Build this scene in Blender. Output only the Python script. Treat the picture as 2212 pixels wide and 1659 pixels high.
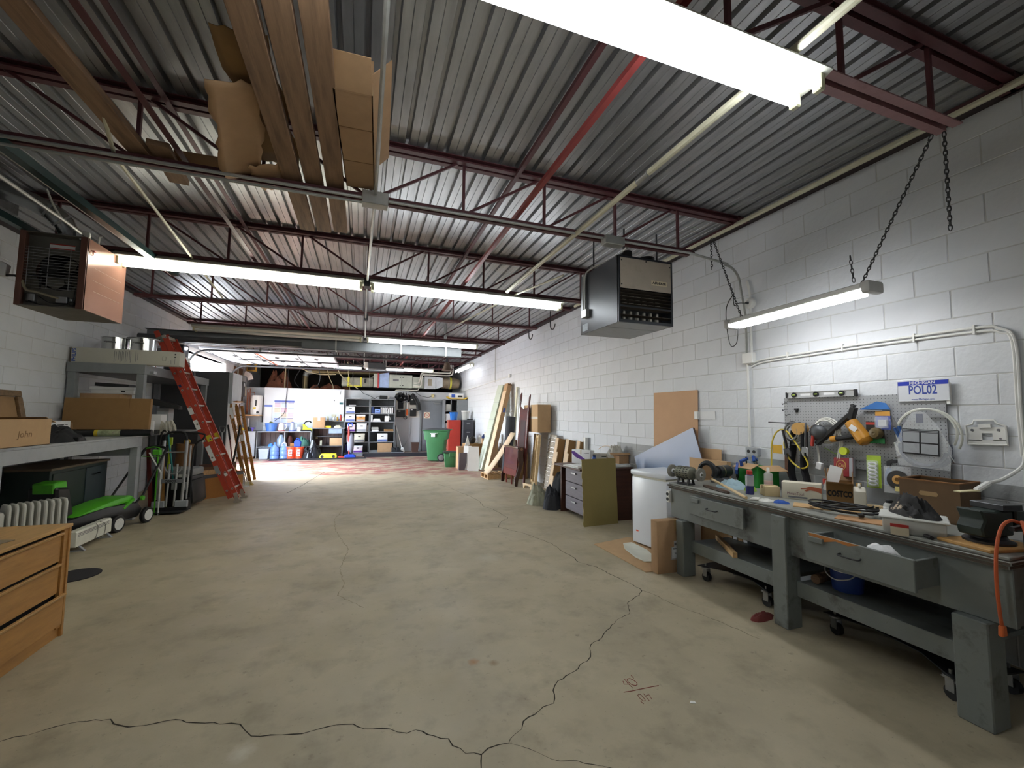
import bpy, bmesh, math, random
from math import pi, sin, cos, radians as rad
from mathutils import Vector, Matrix, Euler

for _o in list(bpy.data.objects):
    bpy.data.objects.remove(_o, do_unlink=True)
rnd = random.Random(11)
S = bpy.context.scene
COL = S.collection

# ------------------------------------------------------------------ camera
CAM_H = 1.524
cam_d = bpy.data.cameras.new('camera')
cam = bpy.data.objects.new('camera', cam_d)
COL.objects.link(cam)
S.camera = cam
cam_d.sensor_fit = 'HORIZONTAL'
cam_d.sensor_width = 36.0
cam_d.lens = 912.7 / 2212 * 36.0
cam_d.clip_start = 0.05
cam_d.clip_end = 200
_p, _y, _r = 0.0743, 0.3383, 0.0103
_R = Vector((cos(_y), -sin(_y), 0))
_F = Vector((sin(_y) * cos(_p), cos(_y) * cos(_p), sin(_p)))
_U = _R.cross(_F)
_R2 = _R * cos(_r) + _U * sin(_r)
_U2 = _U * cos(_r) - _R * sin(_r)
cam.matrix_world = Matrix(((_R2.x, _U2.x, -_F.x, 0), (_R2.y, _U2.y, -_F.y, 0),
                           (_R2.z, _U2.z, -_F.z, CAM_H), (0, 0, 0, 1)))

# ------------------------------------------------------------------ world, sun, exposure
W = bpy.data.worlds.new('sky')
S.world = W
W.use_nodes = True
_nt = W.node_tree
_bg = _nt.nodes['Background']
_sk = _nt.nodes.new('ShaderNodeTexSky')
_sk.sky_type = 'NISHITA'
_sk.sun_disc = False
_sk.sun_elevation = rad(52)
_sk.sun_rotation = rad(-75)
_sk.air_density = 1.0
_sk.dust_density = 2.0
_hs = _nt.nodes.new('ShaderNodeHueSaturation')      # hazy bright sky
_hs.inputs['Saturation'].default_value = 0.75
_nt.links.new(_sk.outputs[0], _hs.inputs['Color'])
_nt.links.new(_hs.outputs[0], _bg.inputs[0])
_bg.inputs[1].default_value = 4.4

_sd = bpy.data.lights.new('sun', 'SUN')
_sd.energy = 5.0
_sd.angle = rad(2)
_sd.color = (1.0, 0.96, 0.9)
sun = bpy.data.objects.new('sun', _sd)
COL.objects.link(sun)
sun.rotation_euler = Vector((0.62, -0.22, -0.95)).to_track_quat('-Z', 'Y').to_euler()

_pd = bpy.data.lights.new('door_portal', 'AREA')      # a sampling portal in the open garage door, gives no light of its own
_pd.shape = 'RECTANGLE'
_pd.size, _pd.size_y = 3.15, 2.95
_pd.cycles.is_portal = True
portal = bpy.data.objects.new('door_portal', _pd)
COL.objects.link(portal)
portal.location = (-4.16, 13.0, 1.5)
portal.rotation_euler = Vector((1, 0, 0)).to_track_quat('-Z', 'Y').to_euler()

TUBE_E = 15.0        # fluorescent tube radiance
LED_E = 15.5         # shop light diffuser radiance
S.view_settings.view_transform = 'Standard'
S.view_settings.look = 'None'
S.view_settings.gamma = 1.0
S.view_settings.use_curve_mapping = False
S.view_settings.exposure = 0.62
S.cycles.max_bounces = 14
S.cycles.diffuse_bounces = 9

# ------------------------------------------------------------------ materials
def lin(c):
    return c / 12.92 if c <= 0.04045 else ((c + 0.055) / 1.055) ** 2.4

def hexc(h):
    return tuple(lin(int(h[i:i + 2], 16) / 255) for i in (0, 2, 4))

_mats = {}

def M(name, col, rough=0.6, metal=0.0, var=0.10, scale=5.0, stretch=None, bump=0.0, bscale=60.0,
      spec=0.5, trans=0.0, alpha=1.0, emit=0.0, coat=0.0, dark=None, dscale=9.0, damt=0.5, dlo=0.55, dhi=0.7):
    """procedural surface: base colour broken up by noise, optional darker wear patches, optional fine relief"""
    if name in _mats:
        return _mats[name]
    m = bpy.data.materials.new(name)
    _mats[name] = m
    m.use_nodes = True
    nt = m.node_tree
    N, L = nt.nodes, nt.links
    b = N['Principled BSDF']
    c = hexc(col)
    m.diffuse_color = (*c, 1)
    tc = N.new('ShaderNodeTexCoord')
    src = tc.outputs['Object']
    if stretch:
        mp = N.new('ShaderNodeMapping')
        mp.inputs['Scale'].default_value = stretch
        L.new(src, mp.inputs[0])
        src = mp.outputs[0]
    if emit:
        b.inputs['Base Color'].default_value = (*c, 1)
        b.inputs['Emission Color'].default_value = (*c, 1)
        b.inputs['Emission Strength'].default_value = emit
        b.inputs['Roughness'].default_value = rough
        return m
    no = N.new('ShaderNodeTexNoise')
    no.inputs['Scale'].default_value = scale
    no.inputs['Detail'].default_value = 5
    no.inputs['Roughness'].default_value = 0.6
    L.new(src, no.inputs['Vector'])
    cr = N.new('ShaderNodeValToRGB')
    cr.color_ramp.elements[0].position = 0.3
    cr.color_ramp.elements[1].position = 0.7
    cr.color_ramp.elements[0].color = (*[x * (1 - var) for x in c], 1)
    cr.color_ramp.elements[1].color = (*[min(1, x * (1 + var)) for x in c], 1)
    L.new(no.outputs['Fac'], cr.inputs[0])
    out = cr.outputs[0]
    if dark:
        n2 = N.new('ShaderNodeTexNoise')
        n2.inputs['Scale'].default_value = dscale
        n2.inputs['Detail'].default_value = 6
        n2.inputs['Roughness'].default_value = 0.65
        L.new(src, n2.inputs['Vector'])
        r2 = N.new('ShaderNodeMapRange')
        r2.inputs[1].default_value = dlo
        r2.inputs[2].default_value = dhi
        r2.inputs[4].default_value = damt
        L.new(n2.outputs['Fac'], r2.inputs[0])
        mx = N.new('ShaderNodeMix')
        mx.data_type = 'RGBA'
        L.new(r2.outputs[0], mx.inputs[0])
        L.new(out, mx.inputs[6])
        mx.inputs[7].default_value = (*hexc(dark), 1)
        out = mx.outputs[2]
    L.new(out, b.inputs['Base Color'])
    b.inputs['Roughness'].default_value = rough
    b.inputs['Metallic'].default_value = metal
    b.inputs['Specular IOR Level'].default_value = spec
    b.inputs['Coat Weight'].default_value = coat
    b.inputs['Transmission Weight'].default_value = trans
    b.inputs['Alpha'].default_value = alpha
    if bump:
        n3 = N.new('ShaderNodeTexNoise')
        n3.inputs['Scale'].default_value = bscale
        n3.inputs['Detail'].default_value = 3
        L.new(src, n3.inputs['Vector'])
        bp = N.new('ShaderNodeBump')
        bp.inputs['Strength'].default_value = bump
        bp.inputs['Distance'].default_value = 0.01
        L.new(n3.outputs['Fac'], bp.inputs['Height'])
        L.new(bp.outputs[0], b.inputs['Normal'])
    return m

# ------------------------------------------------------------------ geometry
def rotm(r):
    if r is None:
        return Matrix.Identity(3)
    if isinstance(r, Matrix):
        return r.to_3x3()
    return Euler(r).to_matrix()

class G:
    """collects simple shapes into one mesh"""
    def __init__(s):
        s.v, s.f, s.mi, s.k = [], [], [], 0
    def add(s, vs, fs):
        o = len(s.v)
        s.v += [tuple(v) for v in vs]
        s.f += [tuple(i + o for i in f) for f in fs]
        s.mi += [s.k] * len(fs)
        return s
    def mat(s, k):
        s.k = k
        return s
    def box(s, c, d, r=None):
        R = rotm(r)
        c = Vector(c)
        h = [x / 2 for x in d]
        vs = [c + R @ Vector((x * h[0], y * h[1], z * h[2])) for x, y, z in
              ((-1, -1, -1), (1, -1, -1), (1, 1, -1), (-1, 1, -1), (-1, -1, 1), (1, -1, 1), (1, 1, 1), (-1, 1, 1))]
        return s.add(vs, [(0, 3, 2, 1), (4, 5, 6, 7), (0, 1, 5, 4), (1, 2, 6, 5), (2, 3, 7, 6), (3, 0, 4, 7)])
    def bb(s, a, b):
        return s.box([(a[i] + b[i]) / 2 for i in range(3)], [abs(b[i] - a[i]) for i in range(3)])
    def bar(s, p, q, w, h, up=(0, 0, 1)):
        p, q = Vector(p), Vector(q)
        d = q - p
        z = d.normalized()
        u = Vector(up)
        if abs(z.dot(u)) > 0.98:
            u = Vector((0, 1, 0))
        x = z.cross(u).normalized()
        y = x.cross(z)
        R = Matrix((x, y, z)).transposed()
        return s.box((p + q) / 2, (w, h, d.length), R)
    def tube(s, pts, r, n=8, closed=False, cap=True):
        pts = [Vector(p) for p in pts]
        m = len(pts)
        rs = r if isinstance(r, (list, tuple)) else [r] * m
        tan = []
        for i in range(m):
            if closed:
                t = pts[(i + 1) % m] - pts[i - 1]
            else:
                t = pts[min(i + 1, m - 1)] - pts[max(i - 1, 0)]
            if t.length < 1e-9:
                t = Vector((0, 0, 1))
            tan.append(t.normalized())
        u = Vector((0, 0, 1))
        if abs(tan[0].dot(u)) > 0.9:
            u = Vector((1, 0, 0))
        u = (u - tan[0] * u.dot(tan[0])).normalized()
        vs = []
        for i in range(m):
            u = u - tan[i] * u.dot(tan[i])
            if u.length < 1e-6:
                u = tan[i].orthogonal()
            u.normalize()
            w = tan[i].cross(u)
            for k in range(n):
                a = 2 * pi * k / n
                vs.append(pts[i] + (u * cos(a) + w * sin(a)) * rs[i])
        fs = []
        for i in range(m if closed else m - 1):
            j = (i + 1) % m
            for k in range(n):
                l = (k + 1) % n
                fs.append((i * n + k, i * n + l, j * n + l, j * n + k))
        if cap and not closed:
            fs.append(tuple(range(n - 1, -1, -1)))
            fs.append(tuple((m - 1) * n + k for k in range(n)))
        return s.add(vs, fs)
    def cyl(s, p, q, r0, r1=None, n=14, cap=True):
        return s.tube([p, q], [r0, r0 if r1 is None else r1], n, cap=cap)
    def lathe(s, prof, c=(0, 0, 0), n=20, R=None, sx=1, sy=1):
        R = rotm(R)
        c = Vector(c)
        vs, fs = [], []
        m = len(prof)
        for r, z in prof:
            for k in range(n):
                a = 2 * pi * k / n
                vs.append(c + R @ Vector((r * cos(a) * sx, r * sin(a) * sy, z)))
        for i in range(m - 1):
            for k in range(n):
                l = (k + 1) % n
                fs.append((i * n + k, i * n + l, (i + 1) * n + l, (i + 1) * n + k))
        if prof[0][0] > 1e-5:
            fs.append(tuple(range(n - 1, -1, -1)))
        if prof[-1][0] > 1e-5:
            fs.append(tuple((m - 1) * n + k for k in range(n)))
        return s.add(vs, fs)
    def prism(s, poly, h, c=(0, 0, 0), R=None):
        R = rotm(R)
        c = Vector(c)
        n = len(poly)
        vs = [c + R @ Vector((x, y, 0)) for x, y in poly] + [c + R @ Vector((x, y, h)) for x, y in poly]
        fs = [tuple(range(n - 1, -1, -1)), tuple(range(n, 2 * n))]
        fs += [(i, (i + 1) % n, n + (i + 1) % n, n + i) for i in range(n)]
        return s.add(vs, fs)
    def ball(s, c, r, n=12, m=8, R=None):
        R = rotm(R)
        c = Vector(c)
        r = (r, r, r) if not isinstance(r, (tuple, list)) else r
        vs = [c + R @ Vector((0, 0, -r[2]))]
        for i in range(1, m):
            t = -pi / 2 + pi * i / m
            for k in range(n):
                a = 2 * pi * k / n
                vs.append(c + R @ Vector((r[0] * cos(t) * cos(a), r[1] * cos(t) * sin(a), r[2] * sin(t))))
        vs.append(c + R @ Vector((0, 0, r[2])))
        fs = [(0, 1 + (k + 1) % n, 1 + k) for k in range(n)]
        for i in range(m - 2):
            for k in range(n):
                l = (k + 1) % n
                fs.append((1 + i * n + k, 1 + i * n + l, 1 + (i + 1) * n + l, 1 + (i + 1) * n + k))
        e = len(vs) - 1
        o = 1 + (m - 2) * n
        fs += [(e, o + k, o + (k + 1) % n) for k in range(n)]
        return s.add(vs, fs)
    def surf(s, nx, ny, fn):
        vs = [fn(i / nx, j / ny) for j in range(ny + 1) for i in range(nx + 1)]
        w = nx + 1
        return s.add(vs, [(j * w + i, j * w + i + 1, (j + 1) * w + i + 1, (j + 1) * w + i) for j in range(ny) for i in range(nx)])
    def obox(s, c, d, t=0.006, R=None):
        """open-topped box: floor and four walls, c = centre of the base"""
        R3 = rotm(R)
        c = Vector(c)
        x, y, z = d
        for cc, dd in (((0, 0, t / 2), (x, y, t)), ((-x / 2 + t / 2, 0, z / 2), (t, y, z)), ((x / 2 - t / 2, 0, z / 2), (t, y, z)),
                       ((0, -y / 2 + t / 2, z / 2), (x - 2 * t, t, z)), ((0, y / 2 - t / 2, z / 2), (x - 2 * t, t, z))):
            s.box(c + R3 @ Vector(cc), dd, R3)
        return s
    def mesh(s, name):
        me = bpy.data.meshes.new(name)
        me.from_pydata(s.v, [], s.f)
        me.polygons.foreach_set('material_index', s.mi)
        me.update()
        return me

def ob(name, g, mats, parent=None, loc=(0, 0, 0), rot=(0, 0, 0), bev=0.0, seg=1, smooth=35, solid=0.0, sub=0):
    me = g.mesh(name) if isinstance(g, G) else g
    if isinstance(g, G):
        for m in (mats if isinstance(mats, (list, tuple)) else [mats]):
            me.materials.append(m)
        bm = bmesh.new()
        bm.from_mesh(me)
        bmesh.ops.recalc_face_normals(bm, faces=bm.faces)
        if bev:
            es = [e for e in bm.edges if len(e.link_faces) == 2 and e.calc_face_angle(0) > rad(50)]
            if es:
                bmesh.ops.bevel(bm, geom=es, offset=bev, segments=seg, affect='EDGES', profile=0.5, clamp_overlap=True)
        bm.to_mesh(me)
        bm.free()
        if smooth:
            me.polygons.foreach_set('use_smooth', [True] * len(me.polygons))
            me.set_sharp_from_angle(angle=rad(smooth))
        me.update()
    o = bpy.data.objects.new(name, me)
    o.location = loc
    o.rotation_euler = rot
    if parent is not None:
        o.parent = parent
    COL.objects.link(o)
    if solid:
        md = o.modifiers.new('thickness', 'SOLIDIFY')
        md.thickness = solid
    if sub:
        md = o.modifiers.new('smooth', 'SUBSURF')
        md.levels = md.render_levels = sub
    return o

def tag(o, label=None, cat=None, group=None, kind=None):
    if label:
        o['label'] = label
    if cat:
        o['category'] = cat
    if group:
        o['group'] = group
    if kind:
        o['kind'] = kind
    return o

def T(name, label, cat, loc=(0, 0, 0), rot=(0, 0, 0), group=None):
    o = bpy.data.objects.new(name, None)
    o.empty_display_size = 0.1
    COL.objects.link(o)
    o.location = loc
    o.rotation_euler = rot
    return tag(o, label, cat, group)

def dup(root, loc, rot=None, label=None, scale=None):
    r = root.copy()
    COL.objects.link(r)
    r.location = loc
    if rot is not None:
        r.rotation_euler = rot
    if scale:
        r.scale = scale
    if label:
        r['label'] = label
    for ch in list(root.children):
        c = ch.copy()
        COL.objects.link(c)
        c.parent = r
        for g in list(ch.children):
            d = g.copy()
            COL.objects.link(d)
            d.parent = c
    return r

def txt(name, s, size, m, parent=None, loc=(0, 0, 0), rot=(0, 0, 0), ext=0.0005, align='CENTER', w=None, shear=0.0, bold=0.0):
    cu = bpy.data.curves.new(name, 'FONT')
    cu.body = s
    cu.size = size
    cu.extrude = ext
    cu.align_x = align
    cu.align_y = 'CENTER'
    cu.shear = shear
    cu.offset = bold
    cu.resolution_u = 2
    t = bpy.data.objects.new(name, cu)
    COL.objects.link(t)
    dg = bpy.context.evaluated_depsgraph_get()
    me = bpy.data.meshes.new_from_object(t.evaluated_get(dg))
    bpy.data.objects.remove(t, do_unlink=True)
    bpy.data.curves.remove(cu)
    if w and len(me.vertices):
        xs = [v.co.x for v in me.vertices]
        k = w / max(1e-6, max(xs) - min(xs))
        for v in me.vertices:
            v.co.x *= k
    me.materials.clear()
    me.materials.append(m)
    o = bpy.data.objects.new(name, me)
    o.location = loc
    o.rotation_euler = rot
    if parent is not None:
        o.parent = parent
    COL.objects.link(o)
    return o

def arc(c, r, a0, a1, n, ax=(1, 0, 0), ay=(0, 0, 1)):
    c, ax, ay = Vector(c), Vector(ax), Vector(ay)
    return [c + (ax * cos(a0 + (a1 - a0) * i / n) + ay * sin(a0 + (a1 - a0) * i / n)) * r for i in range(n + 1)]

def smoothpath(pts, k=5, closed=False):
    P = [Vector(p) for p in pts]
    n = len(P)
    out = []
    for i in range(n if closed else n - 1):
        if closed:
            a, b, c, d = P[i - 1], P[i], P[(i + 1) % n], P[(i + 2) % n]
        else:
            a, b, c, d = P[max(i - 1, 0)], P[i], P[i + 1], P[min(i + 2, n - 1)]
        for j in range(k):
            t = j / k
            out.append(0.5 * ((2 * b) + (c - a) * t + (2 * a - 5 * b + 4 * c - d) * t * t + (3 * b - a - 3 * c + d) * t ** 3))
    if not closed:
        out.append(P[-1])
    return out

def hump(nx, ny, sx, sy, h, seed, rough=0.35, edge=0.02):
    """crumpled heap (cloth, bag): a dome broken up by folds, closed underneath"""
    from mathutils import noise
    r = random.Random(seed)
    off = Vector((r.uniform(-50, 50), r.uniform(-50, 50), 0))
    def fn(u, v):
        x, y = (u - 0.5) * 2, (v - 0.5) * 2
        q = math.sqrt(x * x + y * y)
        if q > 1e-6:
            k = max(abs(x), abs(y)) / q
            px, py = x * k, y * k
        else:
            px, py = 0, 0
        rr = min(1, math.sqrt(px * px + py * py))
        wob = 1 + 0.22 * noise.noise(Vector((px * 1.4, py * 1.4, 3)) + off)
        f = noise.noise(Vector((px * 2.1, py * 2.1, 0)) + off)
        f2 = 1 - abs(noise.noise(Vector((px * 4.6, py * 4.6, 9)) + off)) * 2
        z = h * max(0, (1 - rr ** 2.8)) ** 0.75 * (0.72 + rough * 1.2 * f + rough * 0.7 * f2) * (1 - 0.25 * rr * rr)
        return (px * sx / 2 * wob, py * sy / 2 * wob, max(0.001, z))
    g = G().surf(nx, ny, fn)
    n0 = len(g.v)
    w = nx + 1
    ring = [i for i in range(w)] + [j * w + nx for j in range(1, ny + 1)] + [ny * w + i for i in range(nx - 1, -1, -1)] + [j * w for j in range(ny - 1, 0, -1)]
    g.f.append(tuple(ring))
    g.mi.append(0)
    return g
# ================================================================== palette
XR, XL = 3.885, -3.94
CRS, BLK = 0.2032, 0.4064

def wall_paint(name, band):
    m = M(name, 'D9DCE0', rough=0.62, var=0.03, scale=2.0, bump=0.30, bscale=26)
    if band:
        nt = m.node_tree
        N, L = nt.nodes, nt.links
        b = N['Principled BSDF']
        old = b.inputs['Base Color'].links[0].from_socket
        ge = N.new('ShaderNodeNewGeometry')
        sp = N.new('ShaderNodeSeparateXYZ')
        L.new(ge.outputs['Position'], sp.inputs[0])
        a = N.new('ShaderNodeMath'); a.operation = 'LESS_THAN'; a.inputs[1].default_value = 1.115
        L.new(sp.outputs[2], a.inputs[0])
        y = N.new('ShaderNodeMath'); y.operation = 'LESS_THAN'; y.inputs[1].default_value = 5.9
        L.new(sp.outputs[1], y.inputs[0])
        mu = N.new('ShaderNodeMath'); mu.operation = 'MULTIPLY'
        L.new(a.outputs[0], mu.inputs[0]); L.new(y.outputs[0], mu.inputs[1])
        mx = N.new('ShaderNodeMix'); mx.data_type = 'RGBA'
        L.new(mu.outputs[0], mx.inputs[0]); L.new(old, mx.inputs[6])
        mx.inputs[7].default_value = (*hexc('A3A5A6'), 1)
        L.new(mx.outputs[2], b.inputs['Base Color'])
    return m

def concrete():
    m = M('concrete_floor', 'AFA48B', rough=0.5, var=0.16, scale=1.3, bump=0.06, bscale=90, dark='6F6754', dscale=3.2, damt=0.45, dlo=0.50, dhi=0.72)
    nt = m.node_tree
    N, L = nt.nodes, nt.links
    b = N['Principled BSDF']
    old = b.inputs['Base Color'].links[0].from_socket
    ge = N.new('ShaderNodeNewGeometry')
    pos = ge.outputs['Position']
    def mix(fac, a, col):
        mx = N.new('ShaderNodeMix'); mx.data_type = 'RGBA'
        L.new(fac, mx.inputs[0]); L.new(a, mx.inputs[6])
        mx.inputs[7].default_value = (*hexc(col), 1)
        return mx.outputs[2]
    def ramp(v, lo, hi, a=0.0, bb=1.0):
        r = N.new('ShaderNodeMapRange')
        r.inputs[1].default_value, r.inputs[2].default_value = lo, hi
        r.inputs[3].default_value, r.inputs[4].default_value = a, bb
        L.new(v, r.inputs[0])
        return r.outputs[0]
    def noise(sc, det=4, st=None):
        n = N.new('ShaderNodeTexNoise'); n.inputs['Scale'].default_value = sc; n.inputs['Detail'].default_value = det
        n.inputs['Roughness'].default_value = 0.65
        if st:
            mp = N.new('ShaderNodeMapping'); mp.inputs['Scale'].default_value = st
            L.new(pos, mp.inputs[0]); L.new(mp.outputs[0], n.inputs[0])
        else:
            L.new(pos, n.inputs[0])
        return n.outputs[0]
    def math2(op, a, bb):
        q = N.new('ShaderNodeMath'); q.operation = op
        L.new(a, q.inputs[0])
        if isinstance(bb, (int, float)):
            q.inputs[1].default_value = bb
        else:
            L.new(bb, q.inputs[1])
        return q.outputs[0]
    out = mix(ramp(noise(14, 6), 0.62, 0.74, 0, 0.55), old, '5F5848')       # small scuffs
    out = mix(ramp(noise(0.55, 3), 0.5, 0.75, 0, 0.35), out, 'C2B596')
    out = mix(ramp(noise(45, 3), 0.66, 0.72, 0, 0.5), out, '6A6454')
    # worn red floor paint towards the back of the shop
    sp = N.new('ShaderNodeSeparateXYZ'); L.new(pos, sp.inputs[0])
    yy = math2('ADD', sp.outputs[1], math2('MULTIPLY', noise(0.8, 3), 3.0))
    yy = math2('ADD', yy, math2('MULTIPLY', sp.outputs[0], 0.35))
    red = math2('MULTIPLY', ramp(yy, 12.6, 13.4), ramp(noise(1.7, 8, (1, 1.6, 1)), 0.42, 0.56, 0, 0.85))
    out = mix(red, out, '8E4848')
    # rust spots and a pale scrape
    def spot(x, y, r0, col, amt, out):
        d = N.new('ShaderNodeVectorMath'); d.operation = 'DISTANCE'
        L.new(pos, d.inputs[0]); d.inputs[1].default_value = (x, y, 0)
        dd = math2('ADD', d.outputs['Value'], math2('MULTIPLY', noise(30, 4), r0))
        return mix(ramp(dd, r0 * 1.5, r0 * 0.6, 0, amt), out, col)
    out = spot(0.70, 2.655, 0.045, 'A5733F', 0.8, out)
    out = spot(0.815, 2.607, 0.04, '86693F', 0.7, out)
    out = spot(1.32, 4.48, 0.16, 'B8B7A4', 0.5, out)
    out = spot(-0.46, 2.30, 0.07, 'C9C4B2', 0.8, out)
    L.new(out, b.inputs['Base Color'])
    L.new(ramp(noise(2.2, 5), 0.3, 0.7, 0.38, 0.62), b.inputs['Roughness'])
    return m

m_wallR = wall_paint('painted_block_two_tone', True)
m_wallL = wall_paint('painted_block_white', False)
m_mortar = M('painted_mortar', 'C9CAC8', rough=0.8, var=0.05)
m_floor = concrete()
m_deck = M('galvanised_deck', 'A9AAAC', rough=0.36, metal=0.7, var=0.14, scale=18, dark='4E4F50', dscale=2.5, damt=0.35, dlo=0.5, dhi=0.75)
m_roof = M('roof_underside', '4A4A4A', rough=0.9)
m_joist = M('red_oxide_primer', '5A3034', rough=0.55, var=0.2, scale=9, dark='3B2124', damt=0.6)
m_joistp = M('faded_oxide_primer', '93696B', rough=0.55, var=0.12, scale=9, dark='6B4244', damt=0.5)  # paler, pinker tone for the bottom chord of the nearest joist
m_bridge = M('bright_oxide_primer', '8F3A38', rough=0.5, var=0.15)
m_ledger = M('dark_steel_angle', '332629', rough=0.6, var=0.2)
m_galv = M('galvanised_conduit', 'A9AAA6', rough=0.4, metal=0.6, var=0.08, scale=20)
m_cream = M('cream_painted_pipe', 'CFCBB2', rough=0.5, var=0.06, scale=14)
m_whitep = M('white_enamel', 'E6E6E2', rough=0.45, var=0.03)
m_tube = M('lit_tube', 'F6FBFF', emit=TUBE_E)
m_tubew = M('lit_tube_warm', 'FDFBEA', emit=TUBE_E)
m_tubef = M('aged_lit_tube', 'F8FAFF', emit=TUBE_E * 0.4)  # far tubes turned down so the back of the shop does not overexpose
m_tubeoff = M('unlit_tube', 'DADCDA', rough=0.25)
m_led = M('led_diffuser', 'FBFDFF', emit=LED_E)
m_fix = M('light_housing', 'D0D0C6', rough=0.45, var=0.05)
m_sock = M('tube_socket', 'C9C9A8', rough=0.5)
m_black = M('black_rubber', '17181A', rough=0.6, var=0.15)
m_blackp = M('black_plastic', '1D1E20', rough=0.38, var=0.1)
m_steel = M('bare_steel', 'A6A8AA', rough=0.32, metal=0.9, var=0.08, scale=20)
m_dsteel = M('dark_steel', '4A4B4D', rough=0.42, metal=0.8, var=0.15, scale=12)
m_chrome = M('chrome', 'D2D5D8', rough=0.12, metal=1.0, var=0.02)
m_grey = M('grey_paint', '7E8285', rough=0.5, var=0.06, scale=6, dark='5E6062', damt=0.3)
m_lgrey = M('light_grey_paint', 'A2A6AA', rough=0.5, var=0.06, scale=6, dark='7B7E82', damt=0.35)
m_dgrey = M('dark_grey_paint', '4C4E51', rough=0.5, var=0.1)
m_card = M('cardboard', 'AE8C68', rough=0.85, var=0.06, scale=10)
m_card2 = M('brown_cardboard', '906E44', rough=0.85, var=0.06, scale=10)
m_card3 = M('pale_cardboard', 'BC9B74', rough=0.85, var=0.05, scale=10)
m_cardw = M('blond_cardboard', 'D8BFA0', rough=0.85, var=0.05, scale=10)
m_flute = M('cardboard_edge', '6E4F2E', rough=0.9, var=0.2, scale=60)
m_tape = M('packing_tape', 'B39468', rough=0.25, var=0.05)
m_ctape = M('clear_tape', 'D9D2C4', rough=0.2, var=0.05)
m_ink = M('black_ink', '1F1F22', rough=0.7)
m_inkg = M('grey_ink', '77777A', rough=0.7)
m_pencil = M('pencil_mark', '8A6B48', rough=0.8)
m_blue = M('blue_print', '2F55B4', rough=0.5)
m_purple = M('purple_print', '5B2C8C', rough=0.5)
m_paper = M('white_paper', 'E8E8E6', rough=0.7, var=0.02)
m_whitec = M('white_carton', 'E2E3E4', rough=0.6, var=0.03)
m_wood = M('pine_board', 'C6A272', rough=0.6, var=0.18, scale=4, stretch=(9, 1, 9), dark='7D5632', dscale=3, damt=0.5)
m_lumber = M('old_lumber', '917358', rough=0.8, var=0.22, scale=4, stretch=(8, 0.7, 8), dark='46342A', dscale=2.2, damt=0.6, dlo=0.48)
m_blond = M('blond_wood', 'D9BE92', rough=0.55, var=0.12, scale=4, stretch=(1, 1, 8))
m_oak = M('oak_veneer', 'B58448', rough=0.45, var=0.14, scale=5, stretch=(1, 1, 7), dark='96622C', damt=0.4)
m_mahog = M('mahogany', '5A2420', rough=0.28, var=0.22, scale=4, stretch=(1, 1, 7), coat=0.3)
m_mahogd = M('dark_mahogany', '33140F', rough=0.3, var=0.2, scale=4, stretch=(1, 1, 7), coat=0.3)
m_walnut = M('walnut_laminate', '4A2D22', rough=0.45, var=0.2, scale=4, stretch=(1, 1, 9))
m_red = M('red_paint', 'B5382C', rough=0.45, var=0.08)
m_yellow = M('yellow_plastic', 'DCC238', rough=0.45, var=0.06)
m_orange = M('orange_plastic', 'E2502C', rough=0.42, var=0.05)
m_green = M('green_plastic', '3F7A4C', rough=0.45, var=0.07)
m_dgreen = M('dark_green_plastic', '3A5A34', rough=0.45, var=0.07)
m_lime = M('lime_green_plastic', '57B82B', rough=0.4, var=0.06)
m_bluep = M('blue_plastic', '2E74C8', rough=0.4, var=0.06)
m_navy = M('navy_fabric', '23335F', rough=0.85, var=0.1)
m_clear = M('clear_plastic', 'E9EDF0', rough=0.12, alpha=0.28, var=0.02)
m_frost = M('frosted_plastic', 'DCDDD6', rough=0.35, alpha=0.55, var=0.03)
m_waterp = M('blue_clear_plastic', '7FA0DC', rough=0.15, alpha=0.62, var=0.05)
m_glass = M('window_glass', 'F4F8FF', rough=0.03, alpha=0.15, var=0.0)
m_cloth = M('dark_cloth', '202124', rough=0.9, var=0.2, scale=20, bump=0.2, bscale=200)
m_tarp = M('grey_green_cloth', '9C9C88', rough=0.9, var=0.15, scale=12)
m_brownst = M('brown_panel', '6B4A30', rough=0.8, var=0.2)
m_mat = M('black_rubber_mat', '26242A', rough=0.7, var=0.1)

# ================================================================== shell
def struct(name, g, m, label, bev=0.0):
    return tag(ob(name, g, m, bev=bev, smooth=0), label, None, None, 'structure')

flo = struct('floor', G().bb((XL - 0.2, -2.2, -0.12), (XR + 0.2, 19.6, 0)), m_floor, 'worn concrete shop floor with cracks and patches of red paint at the back')
struct('driveway', G().bb((-16, 4, -0.14), (XL - 0.2, 24, -0.02)), M('outside_concrete', 'C9C6BE', rough=0.8), 'pale concrete drive outside the open garage door')
struct('wall_outside', G().bb((-16.2, 4, -0.02), (-16, 24, 2.2)), M('outside_wall', 'B9B6AE', rough=0.85), 'pale wall across the drive outside')

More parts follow.
